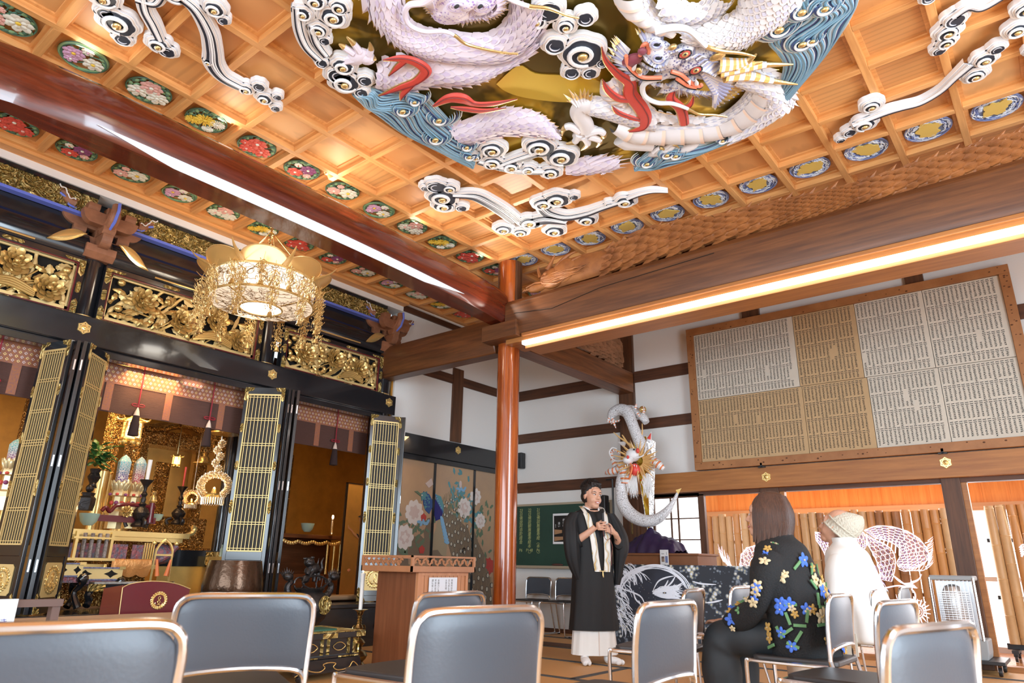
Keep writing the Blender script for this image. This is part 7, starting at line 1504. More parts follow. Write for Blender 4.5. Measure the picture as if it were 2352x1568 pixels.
cc_ = (1502,1368); ring = [onp(cc_[0] + 76 * math.cos(t), cc_[1] + 62 * math.sin(t),.001) for t in [i * PI / 20 for i in range(40)]]; b.mat(0).prism([(p.x, p.z) for p in ring][::-1] if False else [(p.x, p.z) for p in ring],.002,(0,-.001,0),(1,0,0),(0,0,1))
def stroke(pts, r, k=1, d=.004): C = spline([onp(x, y, d) for x, y in pts],5); n = len(C); b.mat(k).tube(C, [r * math.sin(PI * (i + .5) / (n + .5)) + .0006 for i in range(n)],4, up=(0,1,0), flat=.35)
for k in range(110):
    r = rg.uniform(.98,1.16); a0 = rg.uniform(-3.4,.5); stroke([(cc_[0] + 76 * r * math.cos(a0 + q * .16), cc_[1] + 62 * r * math.sin(a0 + q * .16)) for q in range(5)], rg.uniform(.002,.005),1)
for k in range(120):
    a0 = rg.uniform(1.9,4.2); r = rg.uniform(.92,1.45); x0 = cc_[0] + 76 * r * math.cos(a0); y0 = cc_[1] + 66 * r * math.sin(a0); y0 = min(y0,1482); x0 = max(1414, x0); a1 = rg.uniform(.3,1.1); stroke([(x0, y0),(x0 + 14 * math.cos(a1), y0 + 14 * math.sin(a1)),(min(x0 + 32 * math.cos(a1 + .3),1560), min(1484, y0 + 30 * math.sin(a1 + .3)))], rg.uniform(.002,.005),1)
for k in range(70):
    t = rg.random(); y0 = 1362 + 4 * t; stroke([(1498 + 10 * t, y0 - 4 + rg.uniform(-3,6)),(1520 + 20 * t, 1352 + rg.uniform(-6,22)),(1545 + 25 * rg.random(),1340 + rg.uniform(0,38))], rg.uniform(.002,.006),1,.006)
for p in ([(1500,1356),(1512,1335),(1530,1326),(1550,1322)],[(1518,1352),(1528,1345),(1535,1332)],[(1528,1350),(1542,1338),(1552,1322)],[(1540,1352),(1556,1345),(1568,1338)],[(1405,1345),(1430,1352),(1470,1368),(1482,1390)],[(1590,1334),(1610,1340),(1645,1342)],[(1620,1384),(1640,1382),(1660,1377)],[(1455,1355),(1460,1375),(1475,1390)],[(1467,1378),(1472,1388),(1480,1394)]): stroke(p, .008,1,.008)
b.mat(0).ell(onp(1527,1361,.014),(.022,.002,.008)); b.mat(2).ell(onp(1527,1361,.017),(.006,.001,.005))
for k in range(60): p = onp(cc_[0] + rg.uniform(-55,55), cc_[1] + rg.uniform(-45,40),.004); b.mat(1 if k % 2 else 2).ell(p, (.0022,.0008,.0022),5,3)
b.build('brushwork', [mat('night_paint', (.022,.028,.05),.6, var=.5, vscale=4), mat('white_brush', (.78,.83,.92),.7), mat('gold_dot', (.7,.55,.3),.6)], cv)
TY0, TY1 = 6.72,7.25; xl = at(1425,1280, 'y', TY0).x; xr = at(1603,1275, 'y', TY0).x; zt = at(1500,1270, 'y', TY0).z
e = T('display_table', 'brown wooden table carrying the purple cloth behind the dragon painting', 'table', (xl, TY0,0)); b = MB(); W = xr - xl; b.box((0,0, zt - .14),(W, TY1 - TY0, zt - .025)); b.box((-.02,-.02, zt - .025),(W + .02, TY1 - TY0 + .02, zt)); b.build('table_top', mat('table_brown', (.26,.10,.04),.35, var=.2, vscale=4), e, smooth=False, bevel=.004)
for x in (.03, W - .08):
    for y in (.03, TY1 - TY0 - .08): b = MB(); b.box((x, y, 0),(x + .05, y + .05, zt - .14)); b.build('leg', MATS['table_brown'], e, smooth=False)
c1 = at(1516,1269, 'y', TY0 - .022); e = T('paper_notice', 'small white notice with two photos taped to the table edge', 'notice', (c1.x, TY0 - .024, at(1516,1297, 'y', TY0).z)); b = MB(); b.box((0,-.002,0),(.108,0,.17)); b.build('sheet', M_white, e, smooth=False)
b = MB(); b.box((.018,-.003,.035),(.055,-.002,.095)); b.build('dark_photo', mat('photo_dark', (.05,.04,.05),.4, var=.9, vscale=30, col2=(.5,.35,.25)), e, smooth=False); b = MB(); b.box((.065,-.003,.025),(.097,-.002,.10)); b.build('blue_photo', mat('photo_blue', (.12,.25,.6),.4, var=.9, vscale=40, col2=(.30,.22,.2)), e, smooth=False)
b = MB(); [b.box((.08 + 0 * k, -.003,.115 + k * .008),(.086,-.002,.120 + k * .008)) for k in range(4)]; [b.box((.02 + k * .012,-.003,.122),(.028 + k * .012,-.002,.128)) for k in range(3)]; b.build('notice_writing', M_ink, e, smooth=False)
# purple cloth heap
mx0 = at(1432,1270, 'y', 6.95).x; mx1 = at(1564,1270, 'y', 6.95).x; prof = [(0,.02),(.06,.10),(.18,.16),(.30,.21),(.42,.27),(.47,.33),(.52,.31),(.58,.27),(.68,.22),(.82,.19),(.93,.15),(.97,.09),(1,.02)]
def hz(u):
    for (a, za),(c, zc) in zip(prof, prof[1:]):
        if a <= u <= c: return za + (zc - za) * (u - a) / (c - a)
    return .02
def clothS(u, v):
    f = math.sin(PI * v) ** .55 if 0 < v < 1 else 0; w_ = .016 * math.sin(u * 19 + v * 7 + 3 * math.sin(u * 5)) + .012 * math.sin(u * 37 - v * 17 + 2) + .010 * math.sin(v * 23 + u * 11); return Vector((mx0 + (mx1 - mx0) * u + w_ * .5,6.78 + .40 * v + w_ * .6 * (1 - f), zt + .004 + hz(u) * f * .9 + abs(w_) * .8 * f))
b = MB(); b.grid(clothS, 60,26); tag(b.build('purple_cloth', mat('purple_silk', (.028,.013,.055),.5)), 'dark purple cloth heaped around the base of the dragon figure', 'cloth')
# dragon figure
DY = 6.95
def dq(px, py, d=0.0): return at(px, py, 'y', DY) + NY * d
mm_ = mpp(dq(1480,1080)); base = Vector((dq(1496,1240).x, DY, zt + .20)); e = T('dragon_figure', 'white and silver dragon figure with amber spikes coiled on a gold prism', 'sculpture', base)
def DB(b, nm, m, **kw): b.v = [tuple(Vector(p) - base) for p in b.v]; return b.build(nm, m, e, **kw)
m_sil = mat('silver_scales', (.72,.73,.76),.35,.0); nt = m_sil.node_tree; bs = nt.nodes['Principled BSDF']; tc = nt.nodes.new('ShaderNodeTexCoord'); vo = nt.nodes.new('ShaderNodeTexVoronoi'); vo.feature = 'DISTANCE_TO_EDGE'; vo.inputs['Scale'].default_value = 50; mpn = nt.nodes.new('ShaderNodeMapping'); mpn.inputs['Scale'].default_value = (1,1,.7); nt.links.new(tc.outputs['Object'], mpn.inputs[0]); nt.links.new(mpn.outputs[0], vo.inputs[0])
rp = nt.nodes.new('ShaderNodeValToRGB'); rp.color_ramp.elements[0].color = (.30,.29,.29,1); rp.color_ramp.elements[0].position = .02; rp.color_ramp.elements[1].color = (.84,.85,.88,1); rp.color_ramp.elements[1].position = .07; nt.links.new(vo.outputs['Distance'], rp.inputs[0]); nt.links.new(rp.outputs[0], bs.inputs['Base Color'])
def dtube(b, pts, rs, k=0, seg=14, n=7):
    C = spline([dq(p[0], p[1], p[2] if len(p) > 2 else 0) for p in pts], n); R_ = spline([(r, 0,0) for r in rs], n); b.mat(k).tube(C, [max(.001, q.x * mm_) for q in R_], seg)
b = MB(); dtube(b, [(1405,966,.05),(1412,950,.05),(1428,942,.05),(1446,948,.06),(1458,968,.10),(1470,995,.12),(1482,1022,.12),(1490,1045,.10)],[6,12,14,15,13,13,14,12])
dtube(b, [(1432,940,0),(1450,940,-.05),(1470,956,-.08),(1478,968,-.08)],[10,11,10,8])
dtube(b, [(1444,1082,.08),(1436,1105,.08),(1434,1130,.08),(1440,1158,.10),(1458,1182,.10),(1485,1196,.10),(1512,1194,.08),(1535,1176,.06),(1550,1152,.04),(1558,1132,.02)],[14,14,14,15,15,14,12,9,5,3]); DB(b, 'scaled_body', m_sil)
b = MB(); b.mat(0).prism([(0,0),(.09,0),(.09,.02)],.001) if False else None
a0, a1 = dq(1470,1003), dq(1493,1240); b.mat(0)._add([dq(1452,1000,.0), dq(1490,1004,.06), dq(1500,1008,.0), dq(1492,1238,.0), dq(1495,1238,.02), dq(1498,1238,0)],[(0,1,4,3)]); b.mat(1)._add([dq(1490,1004,.06), dq(1506,1015,.0), dq(1500,1238,.0), dq(1495,1238,.02), dq(1478,1004,-.05), dq(1495,1238,-.02), dq(1452,1000), dq(1490,1238)],[(0,1,2,3),(1,4,5,2),(4,6,7,5)]); DB(b, 'prism_stand', [mat('mirror_gold', (.85,.58,.08),.12,1), mat('crinkled_silver', (.75,.75,.75),.25,1, bump=1, bscale=30)], smooth=False)
b = MB(); b.ell(dq(1478,941,.02),8.5 * mm_, 20,12); DB(b, 'gold_ball', M_goldb)
M_or = mat('orange_stripe', (.85,.24,.08),.5); b = MB()
def sleg(pts, rs):
    C = spline([dq(*p) for p in pts],6); R_ = spline([(r, 0,0) for r in rs],6); n = len(C)
    for i in range(n - 1): b.mat(1 if i % 3 == 2 else 0).tube([C[i], C[i + 1]],[R_[i].x * mm_, R_[i + 1].x * mm_],10, caps=(i in (0, n - 2)))
sleg([(1395,1088,.06),(1410,1084,.08),(1428,1080,.08),(1440,1068,.10),(1446,1092,.12),(1446,1112,.12)],[3,8,9,11,12,9]); sleg([(1530,1078,.06),(1518,1068,.08),(1504,1058,.08)],[5,10,9]); sleg([(1420,1072,.06),(1412,1055,.06),(1410,1040,.06),(1420,1035,.06),(1430,1045,.06)],[7,5,4,3,1])
for p in ([(1412,962),(1420,970),(1432,966)],[(1412,962),(1418,976),(1422,986)],[(1408,960),(1403,968),(1402,972)],[(1404,970),(1414,972),(1410,976)],[(1466,942),(1468,932),(1470,930)],[(1470,950),(1476,958),(1478,957)],[(1484,952),(1486,944),(1484,934)]): sleg([(x, y, .08) for x, y in p],[3,2.5,.5])
DB(b, 'striped_leg', [M_cwhite, M_or])
b = MB(); M_amb = mat('amber_spike', (.80,.50,.20),.35)
for k in range(44):
    a = 2 * PI * k / 44 + .1; r0 = 14; r1 = 36 + 20 * abs(math.sin(k * 1.7));
    b.spike(dq(1478 + r0 * math.cos(a),1062 + r0 * math.sin(a),.16), dq(1478 + r1 * math.cos(a),1062 + r1 * math.sin(a) * .95,.20 + .06 * math.sin(k * 2.3)),8 * mm_, NY, .02)
for p, r in (([(1468,1035),(1450,1018),(1435,1008),(1421,996)],3.5),([(1452,1020),(1442,1004),(1440,1003)],2.5),([(1476,1034),(1478,1012),(1486,1000),(1486,976)],3.5),([(1468,1012),(1466,1002),(1468,996)],2)): C = spline([dq(x, y, .13) for x, y in p],5); b.tube(C, [r * mm_ * (1 - .8 * i / len(C)) for i in range(len(C))],7)
DB(b, 'amber_spikes', M_amb)
b = MB(); b.mat(0).ell(dq(1468,1048,.16),(17 * mm_, .09,16 * mm_),16,9); b.ell(dq(1462,1062,.22),(12 * mm_, .08,9 * mm_),14,8); b.mat(1).ell(dq(1474,1082,.18),(13 * mm_, .05,14 * mm_),14,8); b.ell(dq(1468,1056,.29),(3 * mm_, .02,4 * mm_)); b.ell(dq(1484,1040,.22),(4 * mm_, .02,6 * mm_)); b.mat(2).ell(dq(1478,1038,.25),2.2 * mm_)
b.mat(3).tube(spline([dq(1466,1068,.22), dq(1474,1078,.25), dq(1470,1098,.26), dq(1466,1104,.24)],4),2.2 * mm_, 6)
b.mat(0).tube(spline([dq(1458,1062,.24), dq(1430,1062,.2),(dq(1416,1045,.18)), dq(1420,1032,.16), dq(1430,1034,.15)],6),1.6 * mm_, 6); b.tube(spline([dq(1478,1058,.24), dq(1495,1050,.2), dq(1500,1030,.18)],6),1.6 * mm_, 6)
for (x0, y0, x1, y1) in ((1494,1015,1500,992),(1440,1022,1424,1016)): b.mat(0).tube([dq(x0, y0,.05), dq(x1, y1,.05)],[8 * mm_, .5 * mm_],10, up=(0,1,0), flat=.3)
b.mat(1).tube([dq(1497,1010,.08), dq(1501,996,.07)],[5 * mm_, .5 * mm_],8, up=(0,1,0), flat=.3)
for k in range(6): b.mat(0).tube([dq(1456 + k * 5,1070 + abs(k - 2),.22), dq(1457 + k * 5,1076 + abs(k - 2),.22)],[1.5 * mm_, .2 * mm_],5)
DB(b, 'head', [M_cwhite, mat('mouth_red', (.80,.08,.06),.35), M_ink, M_or])
b = MB(); rg = random.Random(5)
for k in range(150): x = rg.uniform(1452,1506); x = x if not 1474 < x < 1488 else x - 16; y0 = 1098 + rg.uniform(-10,6); C = [dq(x, y0,.12), dq(x + rg.uniform(-4,4), y0 + 18,.13), dq(x + rg.uniform(-7,7), y0 + rg.uniform(30,46),.11)]; b.tube(C, [.006,.005,.001],4)
DB(b, 'white_beard', mat('white_fur', (.86,.86,.86),.8)); b = MB(); b.mat(0)._add([dq(1558,1134,.02), dq(1560,1136,.03), dq(1567,1121,.02), dq(1556,1126,.05)],[(0,1,2),(0,2,3),(1,3,2)]); DB(b, 'gold_tail_tip', M_goldb, smooth=False)
# ---- heater on a dolly ----
HY = 6.95; h0 = at(2160,1490, 'y', HY); h1 = at(2262,1490, 'y', HY); W = h1.x - h0.x + .02; zb = .165; e = T('kerosene_heater', 'grey box heater with chrome guard bars standing on a black dolly', 'heater', (h0.x, HY, .125)); H_ = at(2190,1321, 'y', HY).z - .125
b = MB(); b.prism([(0,0),(W, 0),(W + .01,.05),(W + .015,.17),(-.015,.17),(-.01,.05)],.33,(0,.33,0),(1,0,0),(0,0,1)); b.build('base', mat('heater_grey', (.33,.35,.36),.4), e, smooth=False, bevel=.012); b = MB(); b.box((.0,.0, H_ - .045),(W - .01,.30, H_)); b.build('top_plate', MATS['heater_grey'], e, smooth=False, bevel=.012)
b = MB(); b.box((.03,.10,.17),(W - .04,.28, H_ - .05)); b.build('back_reflector', mat('reflector', (.55,.56,.58),.25,.8), e, smooth=False); b = MB(); b.lathe([(.085,.17),(.085,.30),(.095,.32),(.095, H_ - .16),(.07, H_ - .10),(.03, H_ - .08)],(W / 2 - .02,.12,0),20); b.build('burner_drum', mat('burner', (.62,.60,.58),.3,.7), e)
b = MB(); n = 11
for k in range(n): x = .02 + (W - .05) * k / (n - 1); b.tube([(x, -.005,.17),(x, -.005, H_ - .045)],.0025,5)
for k in range(16): z = .27 + k * (H_ - .40) / 16; b.box((.06,.015, z),(W - .07,.022, z + .008))
for x in (.0, W - .015): b.tube([(x, 0,.16),(x, 0, H_ - .02)],.011,8)
b.build('guard_bars', M_steel, e); b = MB(); b.mat(0).box((.045,-.004,.07),(.10,0,.125)); b.mat(1).box((.045,-.005,.05),(.10,0,.068)); b.mat(2).box((.06,-.006,.085),(.085,-.002,.105)); b.build('rating_sticker', [mat('sticker_green', (.06,.30,.14),.5), mat('sticker_orange', (.70,.22,.08),.5), M_white], e, smooth=False)
e = T('dolly', 'black wheeled dolly under the grey heater', 'dolly', (h0.x - .13, HY - .06,0)); b = MB(); b.box((0,0,.095),(W + .25,.5,.125)); b.build('deck', M_blackm, e, smooth=False, bevel=.004)
for x in (.05, W + .2):
    for y in (.05,.44): b = MB(); b.mat(0).lathe([(0.001,-.014),(.034,-.014),(.038,0),(.034,.014),(0.001,.014)],(x, y, .038),18, 'x'); b.mat(1).box((x - .02, y - .012,.04),(x - .016, y + .012,.095)); b.box((x + .016, y - .012,.04),(x + .02, y + .012,.095)); b.build('caster', [M_blackm, M_steel], e)
# ================= CHAIRS =================
M_vb = mat('grey_vinyl', (.075,.087,.108),.34, bump=.03, bscale=120); M_vs = mat('dark_vinyl_seat', (.035,.03,.03),.45)
def chair_parts():
    """faces -x, top rail centre above the origin"""
    e = empty('stacking_chair'); r = .0105
    for s in (-1,1):
        b = MB(); b.tube(spline([(-.40, s * .20,.43),(-.415, s * .20,.40),(-.40, s * .205,.06),(-.37, s * .21,.013),(-.30, s * .215,.011),(.05, s * .225,.011),(.10, s * .225,.02)],5), r, 8); b.build('front_leg', M_steel, e)
        b = MB(); b.tube([(.11, s * .225,.008),(.06, s * .222,.20),(-.005, s * .218,.46)], r, 8); b.build('rear_leg', M_steel, e)
        b = MB(); b.box((-.34, s * .215 - .014,0),(-.30, s * .215 + .014,.016)); b.box((.04, s * .225 - .014,0),(.10, s * .225 + .014,.016)); b.build('rubber_foot', M_blackm, e, smooth=False)
    b = MB(); pts = [(-.005,-.218,.46),(.0,-.222,.60),(.012,-.222,.70),(.018,-.205,.735),(.022,-.17,.748),(.030,-.08,.750),(.033,0,.750),(.030,.08,.750),(.022,.17,.748),(.018,.205,.735),(.012,.222,.70),(.0,.222,.60),(-.005,.218,.46)]
    b.tube(spline(pts, 4), r, 9); b.tube(spline([(-.005,-.216,.46),(-.002,-.205,.492),(.008,-.16,.512),(.018,0,.522),(.008,.16,.512),(-.002,.205,.492),(-.005,.216,.46)],4), r * .9,8); b.build('back_frame', M_steel, e)
    b = MB()
    def S(u, v, off=0.0):
        y = (u - .5) * 2; w = .214 - .016 * max(0,(v - .8) / .2) ** 3; z = .522 - .014 * y * y + (.745 - .522 + .014 * y * y) * v - .020 * abs(y) ** 12 * v ** 4; x = .028 - .018 * y * y * 1.0 - .012 * (1 - v) + off * (1 - abs(y) ** 6 * .8) * (1 - abs(2 * v - 1) ** 6 * .8); return Vector((x, y * w, z))
    b.grid(lambda u, v: S(u, v, .010),16,10); b.grid(lambda u, v: S(1 - u, v, -.012),16,10); b.build('backrest', M_vb, e)
    b = MB(); n = 20; b.tube(spline([(-.02,-.20,.43),(-.36,-.20,.432),(-.405,-.17,.432),(-.41,0,.432),(-.405,.17,.432),(-.36,.20,.432),(-.02,.20,.43)],4), r * .9,7); b.build('seat_frame', M_steel, e)
    b = MB(); pl = [(-.39,-.17),(-.36,-.19),(0.0,-.19),(.02,-.17),(.02,.17),(0,.19),(-.36,.19),(-.39,.17),(-.40,.1),(-.40,-.1)]; b.prism(pl, .028,(0,0,.43)); b.build('seat', M_vs, e, bevel=.008); return e
CH = [((4.72,-.46),80, 'grey vinyl steel chair nearest the camera at the bottom left corner'),((3.86,.44),66, 'grey vinyl steel chair in front of the maroon box and bell bowl'),((4.84,.53),82, 'large blurred grey steel chair in front of the lectern base'),((4.08,1.21),95, 'grey steel chair directly in front of the lectern paper'),
      ((4.985,1.32),91, 'grey steel chair right of the standing man, covering the painting corner'),((4.39,2.83),100, 'grey steel chair partly hidden behind the one near the painting'),((4.27,3.86),92, 'empty grey steel chair before the dark post left of the seated woman'),((5.125,2.93),90, 'steel chair the woman in the flowered sweater sits on'),
      ((5.045,4.2),90, 'steel chair the person in the knitted hat sits on'),((4.95,5.55),90, 'empty grey steel chair in front of the coiled bamboo dragon'),((5.83,.90),76, 'blurred grey steel chair at the bottom right by the heater'),((6.07,1.50),82, 'grey steel chair cut by the right picture edge'),((5.50,2.30),82, 'grey steel chair mostly hidden behind the blurred bottom right one')]
ch0 = None
for (x, y), az, lab in CH:
    if ch0 is None: o = ch0 = chair_parts()
    else: o = copy_tree(ch0)
    o.location = (x - .03, y, 0); o.rotation_euler = (0,0, math.radians(az - 90)); tag(o, lab, 'chair', 'rows of steel chairs')
for x, lab in ((.095, 'dark chair against the wall under the chalkboard, beside the pillar'),(.60, 'dark chair under the chalkboard half hidden by the standing man')):
    o = copy_tree(ch0); o.location = (x, 7.16,0); o.rotation_euler = (0,0, PI / 2); o.scale = (.95,.95,.95); tag(o, lab, 'chair', 'chairs under the chalkboard')
# ================= LECTERN AND ALTAR FRONT OBJECTS =================
M_lec = wood('lectern_side', (.24,.085,.035),(.17,.055,.022), 'z', .35); M_lec2 = wood('lectern_front', (.62,.29,.14),(.50,.21,.09), 'z', .4); M_lec3 = mat('lectern_tray', (.46,.20,.09),.4, var=.2, vscale=5)
e = T('lectern', 'wooden lectern with carved openwork tray and slatted front', 'lectern', (1.22,3.27,0)); W, D = .50,.62; H = .80
b = MB(); b.box((0,0,.05),(W - .02, D, H)); b.build('body', M_lec, e, smooth=False, bevel=.003); b = MB(); b.box((-.05,-.03,0),(W + .05, D + .04,.05)); b.build('base', M_lec, e, smooth=False, bevel=.004)
b = MB(); b.box((W - .02,0,.05),(W + .01,.03, H)); b.box((W - .02, D - .03,.05),(W + .01, D, H)); b.box((W - .02,.03, H - .03),(W + .01, D - .03, H))
for k in range(11): y = .035 + k * .0505; b.box((W - .02, y, .05),(W, y + .045, H - .03))
b.build('slatted_front', M_lec2, e, smooth=False)
x0, x1, y0, y1 = -.09, W + .05,-.12, D + .05; b = MB()
for (a, c) in (((x0, y0, H),(x1, y0 + .015, H + .045)),((x1 - .015, y0, H),(x1, y1, H + .045)),((x0, y0, H),(x0 + .015, y1, H + .045)),((x0, y1 - .015, H),(x1, y1, H + .045)),((x0 + .016, y0 + .016, H - .004),(x1 - .016, y1 - .016, H + .012))): b.box(a, c)
b.box((x0, y0, H + .115),(x1, y0 + .015, H + .13)); b.box((x1 - .015, y0, H + .115),(x1, y1, H + .13)); b.box((x1 - .015, y0, H + .045),(x1, y0 + .03, H + .115)); b.box((x1 - .015, y1 - .03, H + .045),(x1, y1, H + .115)); b.box((x0, y0, H + .045),(x0 + .03, y0 + .015, H + .115)); b.box((x0, y0 + .02, H + .11),(x0 + .015, y1, H + .13)); b.build('tray', M_lec3, e, smooth=False)
b = MB(); rg = random.Random(3)
for k in range(15):
    for (o_, u) in ((Vector((x1 - .007, y0 + .05 + k * .048, H + .08)), Vector((0,1,0))),(Vector((x0 + .05 + k * .032, y0 + .007, H + .08)), Vector((1,0,0)))):
        s = (-1) ** k; b.tube([o_ + u * .026 * (1 - t / 9) * math.cos(t * .8) + Vector((0,0, s * .030 * (1 - t / 9) * math.sin(t * .8 + .3))) for t in range(9)],.0055,5); b.tube([o_ - u * .03 + Vector((0,0,-s * .033)), o_ + u * .02 + Vector((0,0, s * .033))],.005,5)
b.build('openwork_scroll', M_lec3, e)
b = MB(); b.box((W + .012,.125,.50),(W + .016,.47,.755)); nt_ = b.build('paper_notice', mat('notice_paper', (.78,.84,.92),.7), e, smooth=False)
for k, s in enumerate(('讃\n仏\n偈\nと\n和\n讃', '阿\n弥\n陀\n如\n来\nの', '本\n願\n力\nに\n遇\nい', '大\n悲\n光\n明', '念\n仏\n成\n仏\n是\n真', '南\n無\n阿\n弥\n陀\n仏')): text_mesh('printed_writing', s, .022,(W + .0165,.165 + (k + (1.6 if k > 2 else 0)) * .036,.74),(PI / 2,0, PI / 2), M_ink, e)
# candlestick
c = (.985,3.30,0); e = T('brass_candlestick', 'tall brass candlestick with a burning white candle beside the lectern', 'candlestick', c); b = MB()
b.lathe([(r * .92, z * .76) for r, z in [(0.001,0),(.085,0),(.095,.02),(.070,.045),(.060,.06),(.085,.09),(.100,.125),(.080,.165),(.045,.19),(.042,.215),(.055,.235),(.072,.262),(.050,.295),(.026,.31),(.030,.335),(.045,.35),(.035,.37),(.024,.385),(.045,.42),(.030,.45),(.020,.465),(.026,.475),(.018,.49),(.026,.505),(.017,.52),(.024,.535),(.018,.548),(.030,.57),(.035,.595),(.055,.612),(.075,.617),(.001,.618)]], seg=28)
for s in (-1,1): b.tube(spline([(0, s * .03,.33),(0, s * .06,.335),(0, s * .07,.31),(0, s * .05,.29),(0, s * .065,.28),(0, s * .03,.27)],4),.007,7)
b.build('stand', M_brass, e); b = MB(); b.lathe([(.001,.46),(.017,.46),(.018,.72),(.022,.775),(.001,.778)], seg=16); b.build('candle', mat('candle_wax', (.88,.85,.80),.4), e)
b = MB(); b.lathe([(.001,.780),(.008,.792),(.005,.812),(.001,.832)], seg=10); b.build('flame', MATS['candle_flame'], e)
# black and gold offering table
e = T('offering_desk', 'small black and gold lacquered offering desk with scalloped skirt beside the candlestick', 'desk', (.98,2.42,0), rz=0); W, D = .38,.64; b = MB(); b.mat(0).box((-.2,-.02,.29),(W, D, .335)); b.box((-.17,.02,.16),(W - .05, D - .06,.29)); b.box((-.19,0,.145),(W - .02, D - .03,.165)); b.prism([(0,0),(D - .03,0),(D - .01,.05),(D - .03,.10),(0,.10)],.03,(W - .04,0,.045),(0,1,0),(0,0,1)); b.build('body', M_black, e, smooth=False, bevel=.004)
b = MB()
for y0_, y1_ in ((-.02,.06),(.22,.36),(D - .09, D)): b.box((W, y0_, .295),(W + .004, y1_, .33))
b.box((W - .2, D, .295),(W, D + .004,.33)); b.box((-.2,-.02,.335),(W, D, .338));
for y in (.04,.24,.30,.50,.56): b.box((W - .05, y, .17),(W - .045, y + .028,.285))
b.box((W - .02,.02,.15),(W - .016,.2,.16)); b.box((W - .02,.4,.15),(W - .016, D - .04,.16)); b.build('gold_fitting', M_goldrelief, e, smooth=False)
b = MB()
for yc in (.15,.42): b.tube([(W - .044, yc + .055 * math.cos(t) * (1 + .1 * math.cos(4 * t)),.228 + .03 * math.sin(t)) for t in [k * PI / 10 for k in range(20)]],.004,5, closed=True)
b.tube(spline([(W - .005,-.0,.045),(W - .005,.06,.075),(W - .005,.1,.1),(W - .005,.13,.075),(W - .005,.22,.06),(W - .005,.27,.085),(W - .005,.25,.11),(W - .005,.31,.12),(W - .005,.37,.11),(W - .005,.35,.085),(W - .005,.40,.06),(W - .005,.50,.07),(W - .005,.54,.11),(W - .005,.60,.07)],4),.004,5); b.build('gold_line', M_goldb, e)
for y in (.05, D - .07): b = MB(); b.tube(spline([(W - .05, y, .06),(W - .02, y, .03),(W - .03, y, .012)],4),.022,7); b.build('leg', M_black, e)
b = MB(); b.box((1.02,2.60,.34),(1.24,2.86,.352)); tag(b.build('sutra_book', mat('green_book', (.03,.12,.08),.6), smooth=False), 'dark green booklet lying on the black and gold offering desk', 'book')
# bronze incense burner with lion
e = T('bronze_burner', 'large dark bronze incense burner with lion lid and dragon handles', 'incense burner', (.48, at(706,1400, 'x', .48).y, 0)); e.scale = (1.08,1.08,1.05); zt = .60
b = MB(); b.lathe([(.001,.30),(.09,.30),(.15,.36),(.175,.45),(.15,.54),(.11,.575),(.13,.60),(.12,.605),(.10,.58)], seg=32); b.build('bowl', M_bronze, e); b = MB(); b.lathe([(.001,0),(.12,0),(.13,.03),(.08,.08),(.07,.2),(.10,.28),(.001,.30)], seg=24); b.build('pedestal', M_bronze, e)
b = MB(); b.lathe([(.001,.012),(.06,.010),(.065,0)],(.165,.05,.47),20, 'x', 1.2); b.build('gold_crest', M_goldrelief, e)
for s in (-1,1):
    b = MB(); C = spline([(0, s * .13,.50),(0, s * .20,.56),(0, s * .22,.62),(0, s * .19,.66),(0, s * .24,.70)],5); b.tube(C, [.035 - .0008 * i for i in range(len(C))],8); b.ell((.02, s * .235,.70),(.035,.045,.035));
    for k in range(7): b.spike((0, s * (.20 + k * .01),.70),(0, s * (.17 + k * .025),.78 - .01 * abs(k - 3)),.03,(1,0,0),.012)
    b.tube([(.0, s * .11 + s * .05 * math.cos(t),.645 + .05 * math.sin(t)) for t in [k * .5 for k in range(13)]],.008,5); b.build('dragon_handle', M_bronze, e)
b = MB(); b.tube([(.10,-.02 + .115 * math.cos(t) * (1 + .12 * math.cos(2 * t)),.655 + .055 * math.sin(t)) for t in [k * PI / 12 for k in range(24)]],.008,6, closed=True); b.tube([(.1,-.01,.60),(.1,0,.71)],.0025,4); b.tube([(.1,.04,.60),(.1,.055,.71)],.0025,4); b.build('rim_ring', M_bronze, e)
b = MB(); b.ell((-.02,.02,.76),(.05,.075,.05), rot=Matrix.Rotation(.5,3, 'X')); b.ell((.0,-.03,.82),(.045,.045,.042)); b.ell((.03,-.045,.81),(.025,.03,.022)); b.ell((0,-.07,.85),(.012,.025,.012)); b.ell((0,.0,.86),(.012,.02,.012))
for (y, z, y2, z2) in ((-.02,.78,-.05,.72),(.0,.74,-.03,.70),(.06,.73,.08,.67),(.03,.72,.02,.66)): b.tube([(.01, y, z),(.02, y2, z2)],[.02,.014],8)
b.tube(spline([(-.02,.09,.74),(-.02,.12,.77),(-.02,.11,.82),(-.02,.13,.86)],4),[.02 - .0013 * i for i in range(13)],7); b.spike((-.02,.07,.76),(-.02,.08,.86),.03,(1,0,0),.01); b.ell((.02,-.065,.68),.035); b.build('lion_lid', M_bronze, e)
# bell bowl
M_ham = mat('hammered_bronze', (.085,.045,.025),.22,.7, bump=.12, bscale=40)
c = (.35,2.41,.40); e = T('bell_bowl', 'large dark hammered bronze bell bowl in front of the lattice door', 'bell bowl', (.35,2.41,0)); b = MB(); b.lathe([(.001,.47),(.12,.47),(.20,.50),(.245,.57),(.25,.66),(.235,.76),(.215,.865),(.205,.865),(.22,.76),(.235,.66),(.22,.55),(.001,.49)], seg=48); b.build('bowl', M_ham, e); b = MB(); b.lathe([(.001,0),(.16,0),(.16,.03),(.12,.06),(.12,.40),(.19,.44),(.19,.47),(.001,.475)], seg=32); b.build('stand', M_black, e)
